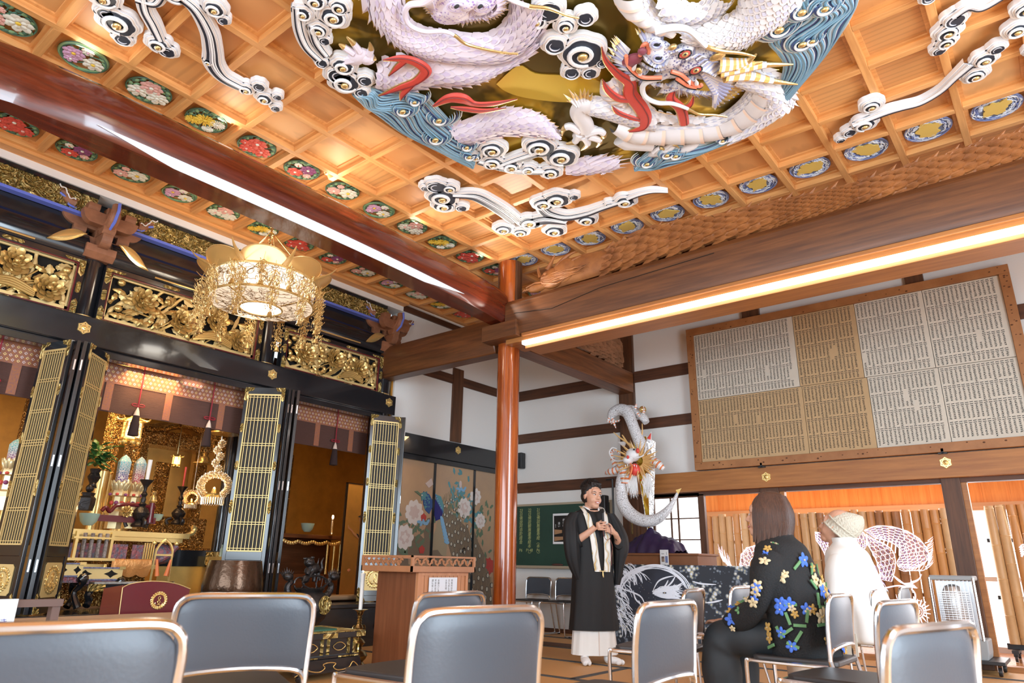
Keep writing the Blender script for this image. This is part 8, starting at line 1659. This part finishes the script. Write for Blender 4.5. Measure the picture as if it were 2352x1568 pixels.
# maroon sutra box
e = T('sutra_box', 'maroon lacquered reading box with a gold wreath crest', 'box', (.60,1.28,0)); b = MB(); W = .46
b.prism([(0,.48),(W, .48),(W + .01,.66),(W * .75,.70),(W * .4,.715),(W * .1,.70),(-.01,.675)],.025,(.28,0,0),(0,1,0),(0,0,1)); b.prism([(-.02,.48),(.28,.48),(.28,.69),(-.02,.66)],.02,(0,.02,0),(1,0,0),(0,0,1)); b.box((-.03,-.09,.44),(.32, W + .06,.48)); b.box((-.06,-.12,0),(.34, W + .1,.30)); b.box((-.05,-.11,.30),(.33, W + .08,.44)); b.build('box_body', M_maroon, e, smooth=False, bevel=.003)
b = MB(); crest(b, Vector((.306, W * .55,.585)),.058, Vector((0,1,0)), Vector((0,0,1)), Vector((1,0,0)),0); b.build('gold_crest', M_goldb, e)
b = MB(); b.tube(spline([(.307,-.01,.675),(.307, W * .1,.70),(.307, W * .4,.715),(.307, W * .75,.70),(.307, W + .01,.66)],4),.003,4); b.tube([(.307,0,.48),(.307,-.01,.675)],.003,4)
for y in (-.08,.1,.28,.44): b.box((.32, y, .462),(.326, y + .07,.482))
b.box((.33,-.10,.425),(.334, W + .08,.432)); [b.box((.33,-.05 + k * .12,.33),(.334,-.03 + k * .12,.42)) for k in range(5)]; b.build('gold_trim', M_golds, e, smooth=False)
# brown rack with white sign at the far left
e = T('wooden_rack', 'dull brown wooden rack at the left edge with a paper sign on it', 'rack', (2.05,.04,0)); b = MB(); b.box((.10,-.2,.64),(.16,.41,.672)); b.build('top_rail', mat('rack_wood', (.16,.10,.085),.6), e, smooth=False)
for y in (.18,.37): b = MB(); b.box((.10, y, 0),(.15, y + .035,.64)); b.build('post', MATS['rack_wood'], e, smooth=False)
b = MB(); b.box((-.2,-.5,.30),(.6,.9,.53)); tag(b.build('low_board', mat('low_board', (.50,.33,.20),.5), loc=(1.2,.9,-.02), smooth=False), 'pale low wooden board in front of the maroon reading box', 'board')
b = MB(); b.box((.165,-.38,.49),(.175,.215,.678)); sg = b.build('paper_sign', mat('sign_paper', (.80,.90,.95),.6), None, smooth=False, loc=(2.05,.04,0)); tag(sg, 'white paper sign with blue handwriting at the left picture edge', 'sign'); text_mesh('sign_writing', 'でき', .036,(.176,.155,.595),(PI / 2,0, PI / 2), mat('blue_marker', (.10,.12,.45),.8), sg)
dg = bpy.context.evaluated_depsgraph_get()
for o in [o for o in SC.objects if o.type == 'FONT']:
    me = bpy.data.meshes.new_from_object(o.evaluated_get(dg)); n = bpy.data.objects.new(o.name.split('.')[0], me); COL.objects.link(n); n.location = o.location; n.rotation_euler = o.rotation_euler; n.parent = o.parent; bpy.data.objects.remove(o)
# ================= PEOPLE =================
M_skin = mat('skin', (.62,.34,.23),.5, var=.06, vscale=20); M_hairb = mat('hair_black', (.010,.008,.008),.35, bump=.6, bscale=60); M_hairr = mat('hair_brown', (.105,.042,.022),.35, var=.6, vscale=16, stretch=(9,9,.7), col2=(.045,.018,.010), bump=.3, bscale=70)
def loft(b, secs, seg=40, fold=0, fk=9, k=0, cap=True, n=4):
    """secs: (z, cx, cy, rx, ry [,fold scale])"""
    Z = spline([(s[0], s[1], s[2]) for s in secs], n); R_ = spline([(s[3], s[4], s[5] if len(s) > 5 else 1) for s in secs], n); vs = []
    for i, (p, r) in enumerate(zip(Z, R_)):
        for q in range(seg):
            a = 2 * PI * q / seg; f = 1 + fold * r.z * (math.sin(fk * a + i * .10) + .5 * math.sin((fk * 2 + 1) * a + 1 - i * .07)); vs.append((p.y + r.x * math.cos(a) * f, p.z + r.y * math.sin(a) * f, p.x))
    m = len(Z); fs = [(i * seg + q, i * seg + (q + 1) % seg, (i + 1) * seg + (q + 1) % seg, (i + 1) * seg + q) for i in range(m - 1) for q in range(seg)]
    if Z[-1].x < Z[0].x: fs = [f[::-1] for f in fs]
    if cap: fs += [tuple(range(seg)), tuple((m - 1) * seg + q for q in range(seg))]
    b.mat(k)._add(vs, fs)
def head_prims(b, M, s=1.0):
    old = b.M; b.M = M
    for c, r in (((-.012,0,.035),(.095,.076,.092)),((.028,0,-.025),(.062,.064,.085)),((.052,0,-.093),(.034,.036,.026)),((.052,.032,-.04),(.032,.028,.034)),((.052,-.032,-.04),(.032,.028,.034)),((.072,0,.035),(.022,.05,.03)),((.074,.030,.018),(.016,.024,.009)),((.074,-.030,.018),(.016,.024,.009)),((.101,0,-.030),(.013,.014,.011)),((.090,.012,-.033),(.010,.008,.008)),((.090,-.012,-.033),(.010,.008,.008)),((.086,0,-.058),(.010,.022,.006)),((.084,0,-.078),(.011,.020,.007)),((0,.077,-.008),(.020,.009,.031)),((0,-.077,-.008),(.020,.009,.031)),((.01,0,-.075),(.055,.052,.04))):
        b.ell(c, tuple(x * s for x in r),20,12)
    b.tube([(.084,0,.018),(.103,0,-.028)],[.008,.010],8); b.tube([(-.02,0,-.06),(-.03,0,-.12),(-.04,0,-.19)],[.052,.052,.062],16); b.M = old
def finger(b, pts, r=.0082): C = spline(pts, 4); n = len(C); b.tube(C, [r * (1 - .2 * i / n) for i in range(n)],8); b.ell(C[-1], r * .8,8,5)
def remesh(o, v=.0048): m = o.modifiers.new('r', 'REMESH'); m.mode = 'VOXEL'; m.voxel_size = v; m.use_smooth_shade = True; q = o.modifiers.new('s', 'SMOOTH'); q.iterations = 3; q.factor = .5
def frame(x, y, z, az, pitch=0, roll=0): return Matrix.Translation((x, y, z)) @ Matrix.Rotation(math.radians(az),4, 'Z') @ Matrix.Rotation(math.radians(-pitch),4, 'Y') @ Matrix.Rotation(math.radians(roll),4, 'X')
# ---- standing speaker in a black robe (local: x forward, y to his left) ----
AZ = -40; pe = T('person', 'standing man in a black robe and patterned stole speaking into a microphone', 'person', (2.29,5.10,0), rz=math.radians(AZ))
HM_ = frame(.02,.0,1.548,17,2,-4) @ Matrix.Scale(1.12,4); b = MB(); head_prims(b, HM_)
b.tube([(-.01,0,1.40),(0,0,1.20),(0,0,.95)],[.10,.13,.12],16); b.tube([(0,-.17,1.34),(0,.17,1.34)],.055,12)
for s in (-1,1): b.tube([(0, s * .08,.95),(0, s * .09,.5),(.0, s * .10,.08)],[.09,.06,.04],12)
MT = Vector((.235,.035,1.375)); MBt = Vector((.20,.055,1.17)); ma = (MBt - MT).normalized()
b.tube([(0,-.18,1.33),(.05,-.22,1.08)],[.05,.045],12); b.tube([(.05,-.22,1.08),(.14,-.10,1.17),(.185,-.025,1.235)],[.044,.034,.027],12)
b.tube([(0,.19,1.33),(.0,.25,1.06)],[.05,.045],12); b.tube([(0.0,.25,1.06),(.10,.235,1.12),(.175,.185,1.175)],[.042,.032,.026],12)
hc = Vector((.20,.0,1.245)); b.ell(hc, (.030,.020,.042),14,8, Matrix.Rotation(.3,3, 'X'))
for i in range(4):   # fingers close around the microphone
    zc = MT.lerp(MBt, .46 + i * .115); r = .0255; finger(b, [hc + Vector((.0,-.005,.03 - i * .021)), zc + Vector((r, -.020,0)), zc + Vector((r * 1.15,.004,0)), zc + Vector((r * .7,.022,0)), zc + Vector((-.004,.027,0))],.0088)
finger(b, [hc + Vector((-.01,0,.03)), MT.lerp(MBt, .42) + Vector((-.024,-.012,.004)), MT.lerp(MBt, .30) + Vector((-.016,.012,0))],.010)
lc = Vector((.195,.135,1.205)); b.ell(lc, (.014,.044,.034),14,8, Matrix.Rotation(-.45,3, 'X')); b.tube([(.175,.185,1.175), lc],[.026,.024],10)
for i in range(4): o0 = lc + Vector((.004,-.028 + .004 * i, .034 - i * .0185)); L = (.066,.078,.074,.058)[i]; finger(b, [o0, o0 + Vector((.012,-L * .5,.012)), o0 + Vector((.004,-L, .010))])
finger(b, [lc + Vector((0,.01,.03)), lc + Vector((.008,-.01,.055)), lc + Vector((.006,-.03,.066))],.0095)
body = b.build('body', M_skin, pe); remesh(body)
b = MB(); b.M = HM_
for s in (-1,1): b.mat(0).ell((.0855, s * .031,.000),(.0055,.0135,.0042)); b.mat(1).ell((.0900, s * .029 + .002,.000),(.003,.0052,.0042)); b.mat(1).tube([(.088, s * .014,.021),(.090, s * .032,.027),(.080, s * .050,.020)],[.0028,.0036,.0015],5); b.tube([(.0885, s * .018,.0045),(.0895, s * .031,.0065),(.083, s * .045,.002)],.0016,4)
b.mat(0).ell((.0935,0,-.068),(.004,.017,.0048)); b.mat(2).tube([(.088,-.023,-.061),(.0965,-.010,-.0625),(.0975,0,-.0615),(.0965,.010,-.0625),(.088,.023,-.061)],.0030,5); b.tube([(.088,-.021,-.066),(.096,0,-.0765),(.088,.021,-.066)],.0036,5); b.build('face_features', [M_white, M_hairb, mat('lips', (.52,.17,.14),.4)], body)
b = MB(); b.M = HM_; rg = random.Random(2); b.ell((-.022,0,.055),(.098,.083,.088),20,12); b.ell((-.045,0,.0),(.072,.080,.075),18,10); b.ell((-.002,.077,.02),(.02,.010,.035)); b.ell((-.002,-.077,.02),(.02,.010,.035))
for k in range(260):
    a = rg.uniform(-2.9,2.9); h = rg.uniform(.2,1.45); d = Vector((math.cos(a) * math.cos(h), math.sin(a) * math.cos(h), math.sin(h))); p = Vector((-.018,0,.045)) + Vector((d.x * .098, d.y * .082, d.z * .092));
    if p.x > .055 and p.z < .09: continue
    sw = Vector((-.02,.012,.018)) + d * .012; b.tube([p - d * .004, p + sw * .7, p + sw * 1.3 + Vector((-.006,0,-.004))],[.006,.005,.001],5)
for k in range(26): y = -.05 + k * .004; b.tube([(.060, y, .083),(.072, y - .004,.108),(.045, y - .012,.130)],[.006,.006,.002],5)
b.build('hair', M_hairb, body)
M_robe = mat('black_robe', (.006,.006,.007),.7, bump=.1, bscale=200); b = MB()
loft(b, [(1.43,-.02,0,.055,.075,0),(1.40,-.01,0,.09,.15,0),(1.36,0,0,.11,.205,.3),(1.25,.01,0,.13,.21,.6),(1.0,.01,0,.14,.20,1),(.75,.01,.0,.145,.21,1.2),(.5,.01,.0,.15,.225,1.4),(.29,.01,.0,.155,.245,1.6)],64,.018,7); b.build('black_robe', M_robe, body)
b = MB(); loft(b, [(1.38,.0,-.17,.07,.06,0),(1.30,.01,-.215,.085,.075),(1.18,.04,-.225,.095,.085),(1.05,.06,-.225,.09,.085),(.92,.06,-.21,.075,.075),(.80,.06,-.18,.05,.05),(.70,.065,-.145,.02,.02)],40,.05,5); b.tube([(.04,-.21,1.12),(.08,-.18,1.12),(.10,-.15,1.13)],[.07,.062,.056],20, up=(0,0,1), flat=1.5); b.build('robe_sleeve', M_robe, body)
b = MB(); loft(b, [(1.38,.0,.18,.07,.06,0),(1.28,.0,.235,.08,.075),(1.15,.02,.275,.085,.085),(1.03,.03,.285,.085,.075),(.92,.03,.265,.07,.055),(.80,.035,.25,.05,.04),(.70,.035,.235,.03,.028)],40,.05,5); b.tube([(.02,.28,1.08),(.06,.26,1.10),(.085,.25,1.11)],[.07,.058,.052],20, up=(0,0,1), flat=1.5); b.build('robe_sleeve', M_robe, body)
b = MB(); b.tube(spline([(-.045,-.072,1.445),(.03,-.060,1.425),(.085,-.022,1.37),(.115,.015,1.30)],5),.012,6); b.tube(spline([(-.045,.072,1.445),(.03,.062,1.425),(.085,.04,1.37),(.115,.012,1.31)],5),.012,6); b.build('white_collar', M_white, body)
m = mat('brocade_stole', (.72,.70,.64),.45); nt = m.node_tree; bs = nt.nodes['Principled BSDF']; tc = nt.nodes.new('ShaderNodeTexCoord'); wv = nt.nodes.new('ShaderNodeTexWave'); wv.bands_direction = 'Y'; wv.inputs['Scale'].default_value = 4.5; wv.inputs['Distortion'].default_value = 9; wv.inputs['Detail Scale'].default_value = 1.6; wv.inputs['Detail'].default_value = 1; nt.links.new(tc.outputs['Object'], wv.inputs[0]); rp = nt.nodes.new('ShaderNodeValToRGB'); rp.color_ramp.interpolation = 'CONSTANT'; el = rp.color_ramp.elements; el[0].color = (.74,.71,.66,1); el[1].position = .52; el[1].color = (.25,.42,.12,1)
for p_, c_ in ((.60,(.78,.76,.72)),(.72,(.05,.03,.13)),(.80,(.74,.70,.64)),(.93,(.50,.34,.12))): x_ = el.new(p_); x_.color = (*c_, 1)
nt.links.new(wv.outputs[0], rp.inputs[0]); nt.links.new(rp.outputs[0], bs.inputs['Base Color'])
b = MB()
for s, pts in ((-1,[(-.06,-.095,1.452),(.03,-.105,1.425),(.118,-.085,1.35),(.152,-.065,1.25),(.165,-.035,1.10),(.168,-.02,.95),(.168,.0,.82)]),(1,[(-.06,.095,1.452),(.03,.105,1.425),(.115,.095,1.35),(.150,.095,1.25),(.162,.10,1.10),(.168,.10,.95),(.168,.09,.82)])):
    C = spline(pts, 6); b.grid(lambda u, v: C[min(int(round(u * (len(C) - 1))), len(C) - 1)] + Vector((.005 - .02 * (v - .5) ** 2,(v - .5) * (.062 if u > .3 else .04),.0)), len(C) - 1,4); b.grid(lambda u, v: C[min(int(round(u * (len(C) - 1))), len(C) - 1)] + Vector((-.004 - .02 * (v - .5) ** 2,(.5 - v) * (.062 if u > .3 else .04),.0)), len(C) - 1,4)
b.build('brocade_stole', m, body); b = MB(); b.tube([(.175,.045,.83),(.178,.045,.79),(.178,.05,.77)],[.004,.008,.004],6); b.tube([(.172,.01,.83),(.176,.045,.825),(.172,.08,.83)],.004,5); b.build('stole_cord', M_golds, body)
M_hak = mat('white_trousers', (.80,.79,.76),.7); b = MB(); loft(b, [(.42,.0,0,.12,.19),(.29,.005,.0,.135,.205),(.18,.005,.0,.14,.215),(.075,.01,.0,.14,.225)],72,.02,13); b.build('white_trousers', M_hak, body); b = MB(); b.tube([(.150,.0,.30),(.155,.0,.08)],.003,4); b.build('trouser_seam', M_ctan, body)
for (x, y, a) in ((.14,-.13,-.15),(.13,.14,.55)): b = MB(); rt = Matrix.Rotation(a, 3, 'Z'); b.ell((x, y, .035),(.105,.044,.034),16,9, rt); b.ell(Vector((x, y, .05)) - rt @ Vector((.06,0,0)),(.05,.04,.05),12,8); b.ell(Vector((x, y, .026)) + rt @ Vector((.085,.022,0)),(.035,.018,.024),10,6, rt); b.ell(Vector((x, y, .024)) + rt @ Vector((.08,-.018,0)),(.032,.026,.022),10,6, rt); b.build('split_toe_sock', M_white, body)
mc = T('microphone', 'black handheld microphone held by the standing man', 'microphone', (0,0,0)); pm_ = Matrix.Translation((2.29,5.10,0)) @ Matrix.Rotation(math.radians(AZ),4, 'Z'); mc.matrix_world = pm_ @ Matrix.Translation(MT); b = MB(); b.tube([ma * 0.0, ma * .23],[.015,.011],14); b.build('handle', M_blackm, mc); b = MB(); b.ell(-ma * .012,(.021,.021,.025),14,9); b.build('grille', mat('mic_grille', (.06,.06,.06),.35,.7, bump=1, bscale=300), mc)
b = MB(); b.tube([(.138 + .031 * math.cos(t) * .5,.210 + .031 * math.cos(t) * -.6,1.150 + .031 * math.sin(t)) for t in [k * .45 for k in range(14)]],.007,6, closed=True); b.ell((.165,.205,1.165),(.012,.016,.016)); b.build('wristwatch', mat('watch_steel', (.12,.11,.10),.3,.9), body)
b = MB(); b.tube([(.215,.085 + .04 * math.cos(t),1.19 + .075 * math.sin(t)) for t in [k * .35 for k in range(18)]],.0028,5, closed=True); b.tube(spline([(.21,.11,1.13),(.2,.14,1.05),(.195,.125,.95),(.19,.13,.88)],4),.0028,5); b.build('prayer_beads', mat('bead_brown', (.20,.06,.05),.4), body)
# ---- seated people (local: x forward, placed facing the altar) ----
def seated(loc, label, top, pants, topname, hairname, pitch, headaz, shoulder=.21, topm=None, hipz=.45, hx=.0):
    e = T('person', label, 'person', loc, rz=PI); b = MB(); Hf = frame(.14 + hx, 0,1.145, headaz, pitch); head_prims(b, Hf, .97)
    b.tube([(.10,0,1.0),(.06,0,.85),(.02,0,.55)],[.09,.13,.14],16); b.tube([(.08,-.15,.95),(.08,.15,.95)],.05,12)
    for s in (-1,1):
        b.tube([(.02, s * .09,.53),(.40, s * .11,.51),(.44, s * .11,.47),(.40, s * .12,.10),(.40, s * .12,.06)],[.09,.07,.065,.045,.04],12); b.ell((.45, s * .12,.045),(.11,.04,.04))
        b.tube([(.08, s * .18,.94),(.14, s * .24,.70),(.34, s * .13,.60),(.40, s * .07,.58)],[.045,.042,.03,.025],12); h = Vector((.43, s * .055,.585)); b.ell(h, (.04,.034,.016))
        for i in range(4): o0 = h + Vector((.03, s * (.024 - .017 * i),0)); finger(b, [o0, o0 + Vector((.03,-s * .004,.004)), o0 + Vector((.052,-s * .01,-.012))],.0078)
        finger(b, [h + Vector((-.01,-s * .02,.005)), h + Vector((.02,-s * .04,.010)), h + Vector((.045,-s * .042,.004))],.009)
    bo = b.build('body', M_skin, e); remesh(bo, .0055)
    b = MB(); b.M = Hf
    for s in (-1,1): b.mat(0).ell((.0855, s * .031,0),(.005,.0125,.0045)); b.mat(1).ell((.0895, s * .030,0),(.003,.005,.0045)); b.tube([(.087, s * .015,.020),(.088, s * .032,.025),(.079, s * .048,.019)],.0024,5)
    b.mat(2).tube([(.088,-.02,-.066),(.096,0,-.067),(.088,.02,-.066)],.0045,5); b.build('face_features', [M_white, M_hairb, MATS['lips']], bo)
    b = MB(); loft(b, [(1.065,.085,0,.070,.072,0),(1.03,.085,0,.085,.095,0),(.985,.08,0,.125,.175,.3),(.90,.07,0,.145, shoulder, .7),(.75,.035,0,.155, shoulder + .025,1),(.58,.0,0,.165, shoulder + .035,1.2),(hipz, .0,0,.165, shoulder + .03,.8),(hipz - .01,-.01,0,.12,.15,.2)],56,.022,6)
    for s in (-1,1): C = spline([(.08, s * (shoulder - .04),.93),(.10, s * (shoulder + .03),.82),(.14, s * (shoulder + .045),.70),(.25, s * (shoulder - .02),.62),(.36, s * .11,.585)],5); b.tube(C, [.075 + .012 * math.sin(i * .5) - .0012 * i for i in range(len(C))],18)
    to = b.build(topname, top, bo); m_ = to.modifiers.new('r', 'REMESH'); m_.mode = 'VOXEL'; m_.voxel_size = .010; m_.use_smooth_shade = True; q = to.modifiers.new('s', 'SMOOTH'); q.iterations = 4
    b = MB()
    for s in (-1,1): C = spline([(-.04, s * .09,.52),(.15, s * .11,.53),(.34, s * .12,.52),(.41, s * .12,.46),(.41, s * .125,.30),(.40, s * .13,.09)],5); b.tube(C, [.10 + .006 * math.sin(i * 1.1) for i in range(len(C))],20)
    po = b.build('trousers', pants, bo); m_ = po.modifiers.new('r', 'REMESH'); m_.mode = 'VOXEL'; m_.voxel_size = .012; m_.use_smooth_shade = True
    b = MB(); [b.ell((.45, s * .125,.05),(.125,.046,.045)) for s in (-1,1)]; b.build('sock', M_blackm, bo); return e, bo, Hf
e, bo, Hf = seated((4.90,3.0,0), 'seated woman with brown bobbed hair in a black flowered sweater', mat('black_knit', (.012,.012,.013),.85, bump=.4, bscale=120), mat('dark_trousers', (.020,.024,.028),.7), 'flowered_sweater', 'hair', 8,8)
b = MB(); b.M = Hf; b.ell((-.025,0,.045),(.108,.094,.098),24,14); b.ell((-.035,0,-.04),(.095,.098,.10),24,12); rg = random.Random(7)
for k in range(240):
    a = rg.uniform(.75,2 * PI - .75); r = 1.0; t = Vector((-.02 + .07 * math.cos(a),.07 * math.sin(a),.12)); c1 = Vector((-.025 + .112 * math.cos(a),.100 * math.sin(a),.03)); c2 = Vector((-.03 + .108 * math.cos(a),.102 * math.sin(a),-.07)); c3 = Vector((-.03 + (.085 + .03 * rg.random()) * math.cos(a),(.09 + .025 * rg.random()) * math.sin(a),-.125 - .045 * rg.random())); C = spline([t, c1, c2, c3],4); b.tube(C, [.0095 * (1 - .8 * (i / len(C)) ** 3) for i in range(len(C))],5)
b.build('hair', M_hairr, bo)
FLM = [mat('knit_blue', (.07,.17,.62),.85), mat('knit_cream', (.62,.50,.30),.85), mat('knit_green', (.13,.28,.12),.85), mat('knit_ochre', (.50,.30,.08),.85)]; b = MB(); rg = random.Random(12)
def tp(a, z):   # point and normal on the sweater
    t = (z - .45) / .55; cx = .09 * t ** 1.2; rx = .168 - .05 * t ** 2.2; ry = .246 - .075 * t ** 2.6; p = Vector((cx + rx * math.cos(a), ry * math.sin(a), z)); n = Vector((math.cos(a) / rx, math.sin(a) / ry, .25)).normalized(); return p + n * .020, n
for k in range(120):
    a = rg.uniform(1.0,2 * PI - .2); z = rg.uniform(.48,.94); p, n = tp(a, z); u = n.cross(Vector((0,0,1))).normalized(); v = n.cross(u); kk = rg.choice((0,0,1,3,2,2))
    if kk == 2: d = u * rg.uniform(-1,1) + v * rg.uniform(-1,1); d.normalize(); b.mat(2).bar(p - d * .03, p + d * .03,.014,.006, up=n); continue
    R_ = rg.uniform(.018,.036)
    for q in range(5): t = 2 * PI * q / 5 + k; d = u * math.cos(t) + v * math.sin(t); b.mat(kk).ell(p + d * R_ * .6,(R_ * .55, R_ * .36,.005),8,4, Matrix((d, n.cross(d), n)).transposed())
    b.mat(1 if kk != 1 else 3).ell(p + n * .004,(R_ * .16,) * 3,6,4)
for k in range(26):
    t = rg.random(); C = spline([(.08,.17,.93),(.10,.24,.82),(.14,.255,.70),(.25,.19,.62),(.36,.11,.585)],5); c = C[int(t * (len(C) - 1))]; a = rg.uniform(-.8,2.2); n = Vector((-math.sin(a) * .3, math.cos(a), math.sin(a))).normalized(); p = c + n * .088; u = n.cross(Vector((1,0,.1))).normalized(); v = n.cross(u); kk = rg.choice((0,1,2,3)); R_ = rg.uniform(.015,.03)
    for q in range(5): tt = 2 * PI * q / 5 + k; d = u * math.cos(tt) + v * math.sin(tt); b.mat(kk).ell(p + d * R_ * .6,(R_ * .55, R_ * .36,.005),8,4, Matrix((d, n.cross(d), n)).transposed())
fo = b.build('knitted_flowers', FLM, [c for c in bo.children if c.name.startswith('flowered')][0])
e, bo, Hf = seated((4.95,4.17,0), 'seated person in a cream knitted hat and white jacket looking up', mat('white_jacket', (.80,.81,.80),.75), mat('beige_trousers', (.45,.37,.30),.8), 'white_jacket', 'hair', 20,0,.20, hx=-.02)
b = MB(); b.M = Hf @ Matrix.Rotation(-.45,4, 'Y'); m_ = mat('knitted_wool', (.60,.56,.46),.9, bump=.6, bscale=90)
def hat(u, v):
    a = 2 * PI * u; t = v; r = 1.0 if t < .35 else math.cos((t - .35) / .65 * PI / 2) ** .75; rib = 1 + .022 * math.sin(a * 22) * (1 - .3 * t); z = -.02 + .19 * t; return Vector((-.02 - .05 * t * t + .104 * r * rib * math.cos(a),.088 * r * rib * math.sin(a), z))
b.grid(hat, 88,16); b.tube([(-.02 + .106 * math.cos(a),.090 * math.sin(a),.035) for a in [2 * PI * k / 40 for k in range(40)]],.006,6, closed=True); b.tube([(-.02 + .104 * math.cos(a),.088 * math.sin(a),-.02) for a in [2 * PI * k / 40 for k in range(40)]],.007,6, closed=True); b.build('knitted_hat', m_, bo)
b = MB(); b.lathe([(.080,.96),(.086,1.0),(.078,1.04),(.082,1.075),(.070,1.08)],(.085,0,0),28); b.build('high_collar', MATS['white_jacket'], bo)
c = at(1956,1478, 'y', 3.95); b = MB(); b.mat(0).box((c.x - .035,3.94, c.z - .07),(c.x + .035,3.95, c.z + .06)); b.mat(1).lathe([(.010,.0),(.010,.004),(.001,.004)],(c.x - .01,3.937, c.z + .03),12, 'y'); b.lathe([(.010,.0),(.010,.004),(.001,.004)],(c.x + .014,3.937, c.z + .03),12, 'y')
tag(b.build('smartphone', [mat('phone_pale', (.6,.58,.5),.3), M_ink], smooth=False), 'pale smartphone with two lenses lying between the two seated people', 'phone')
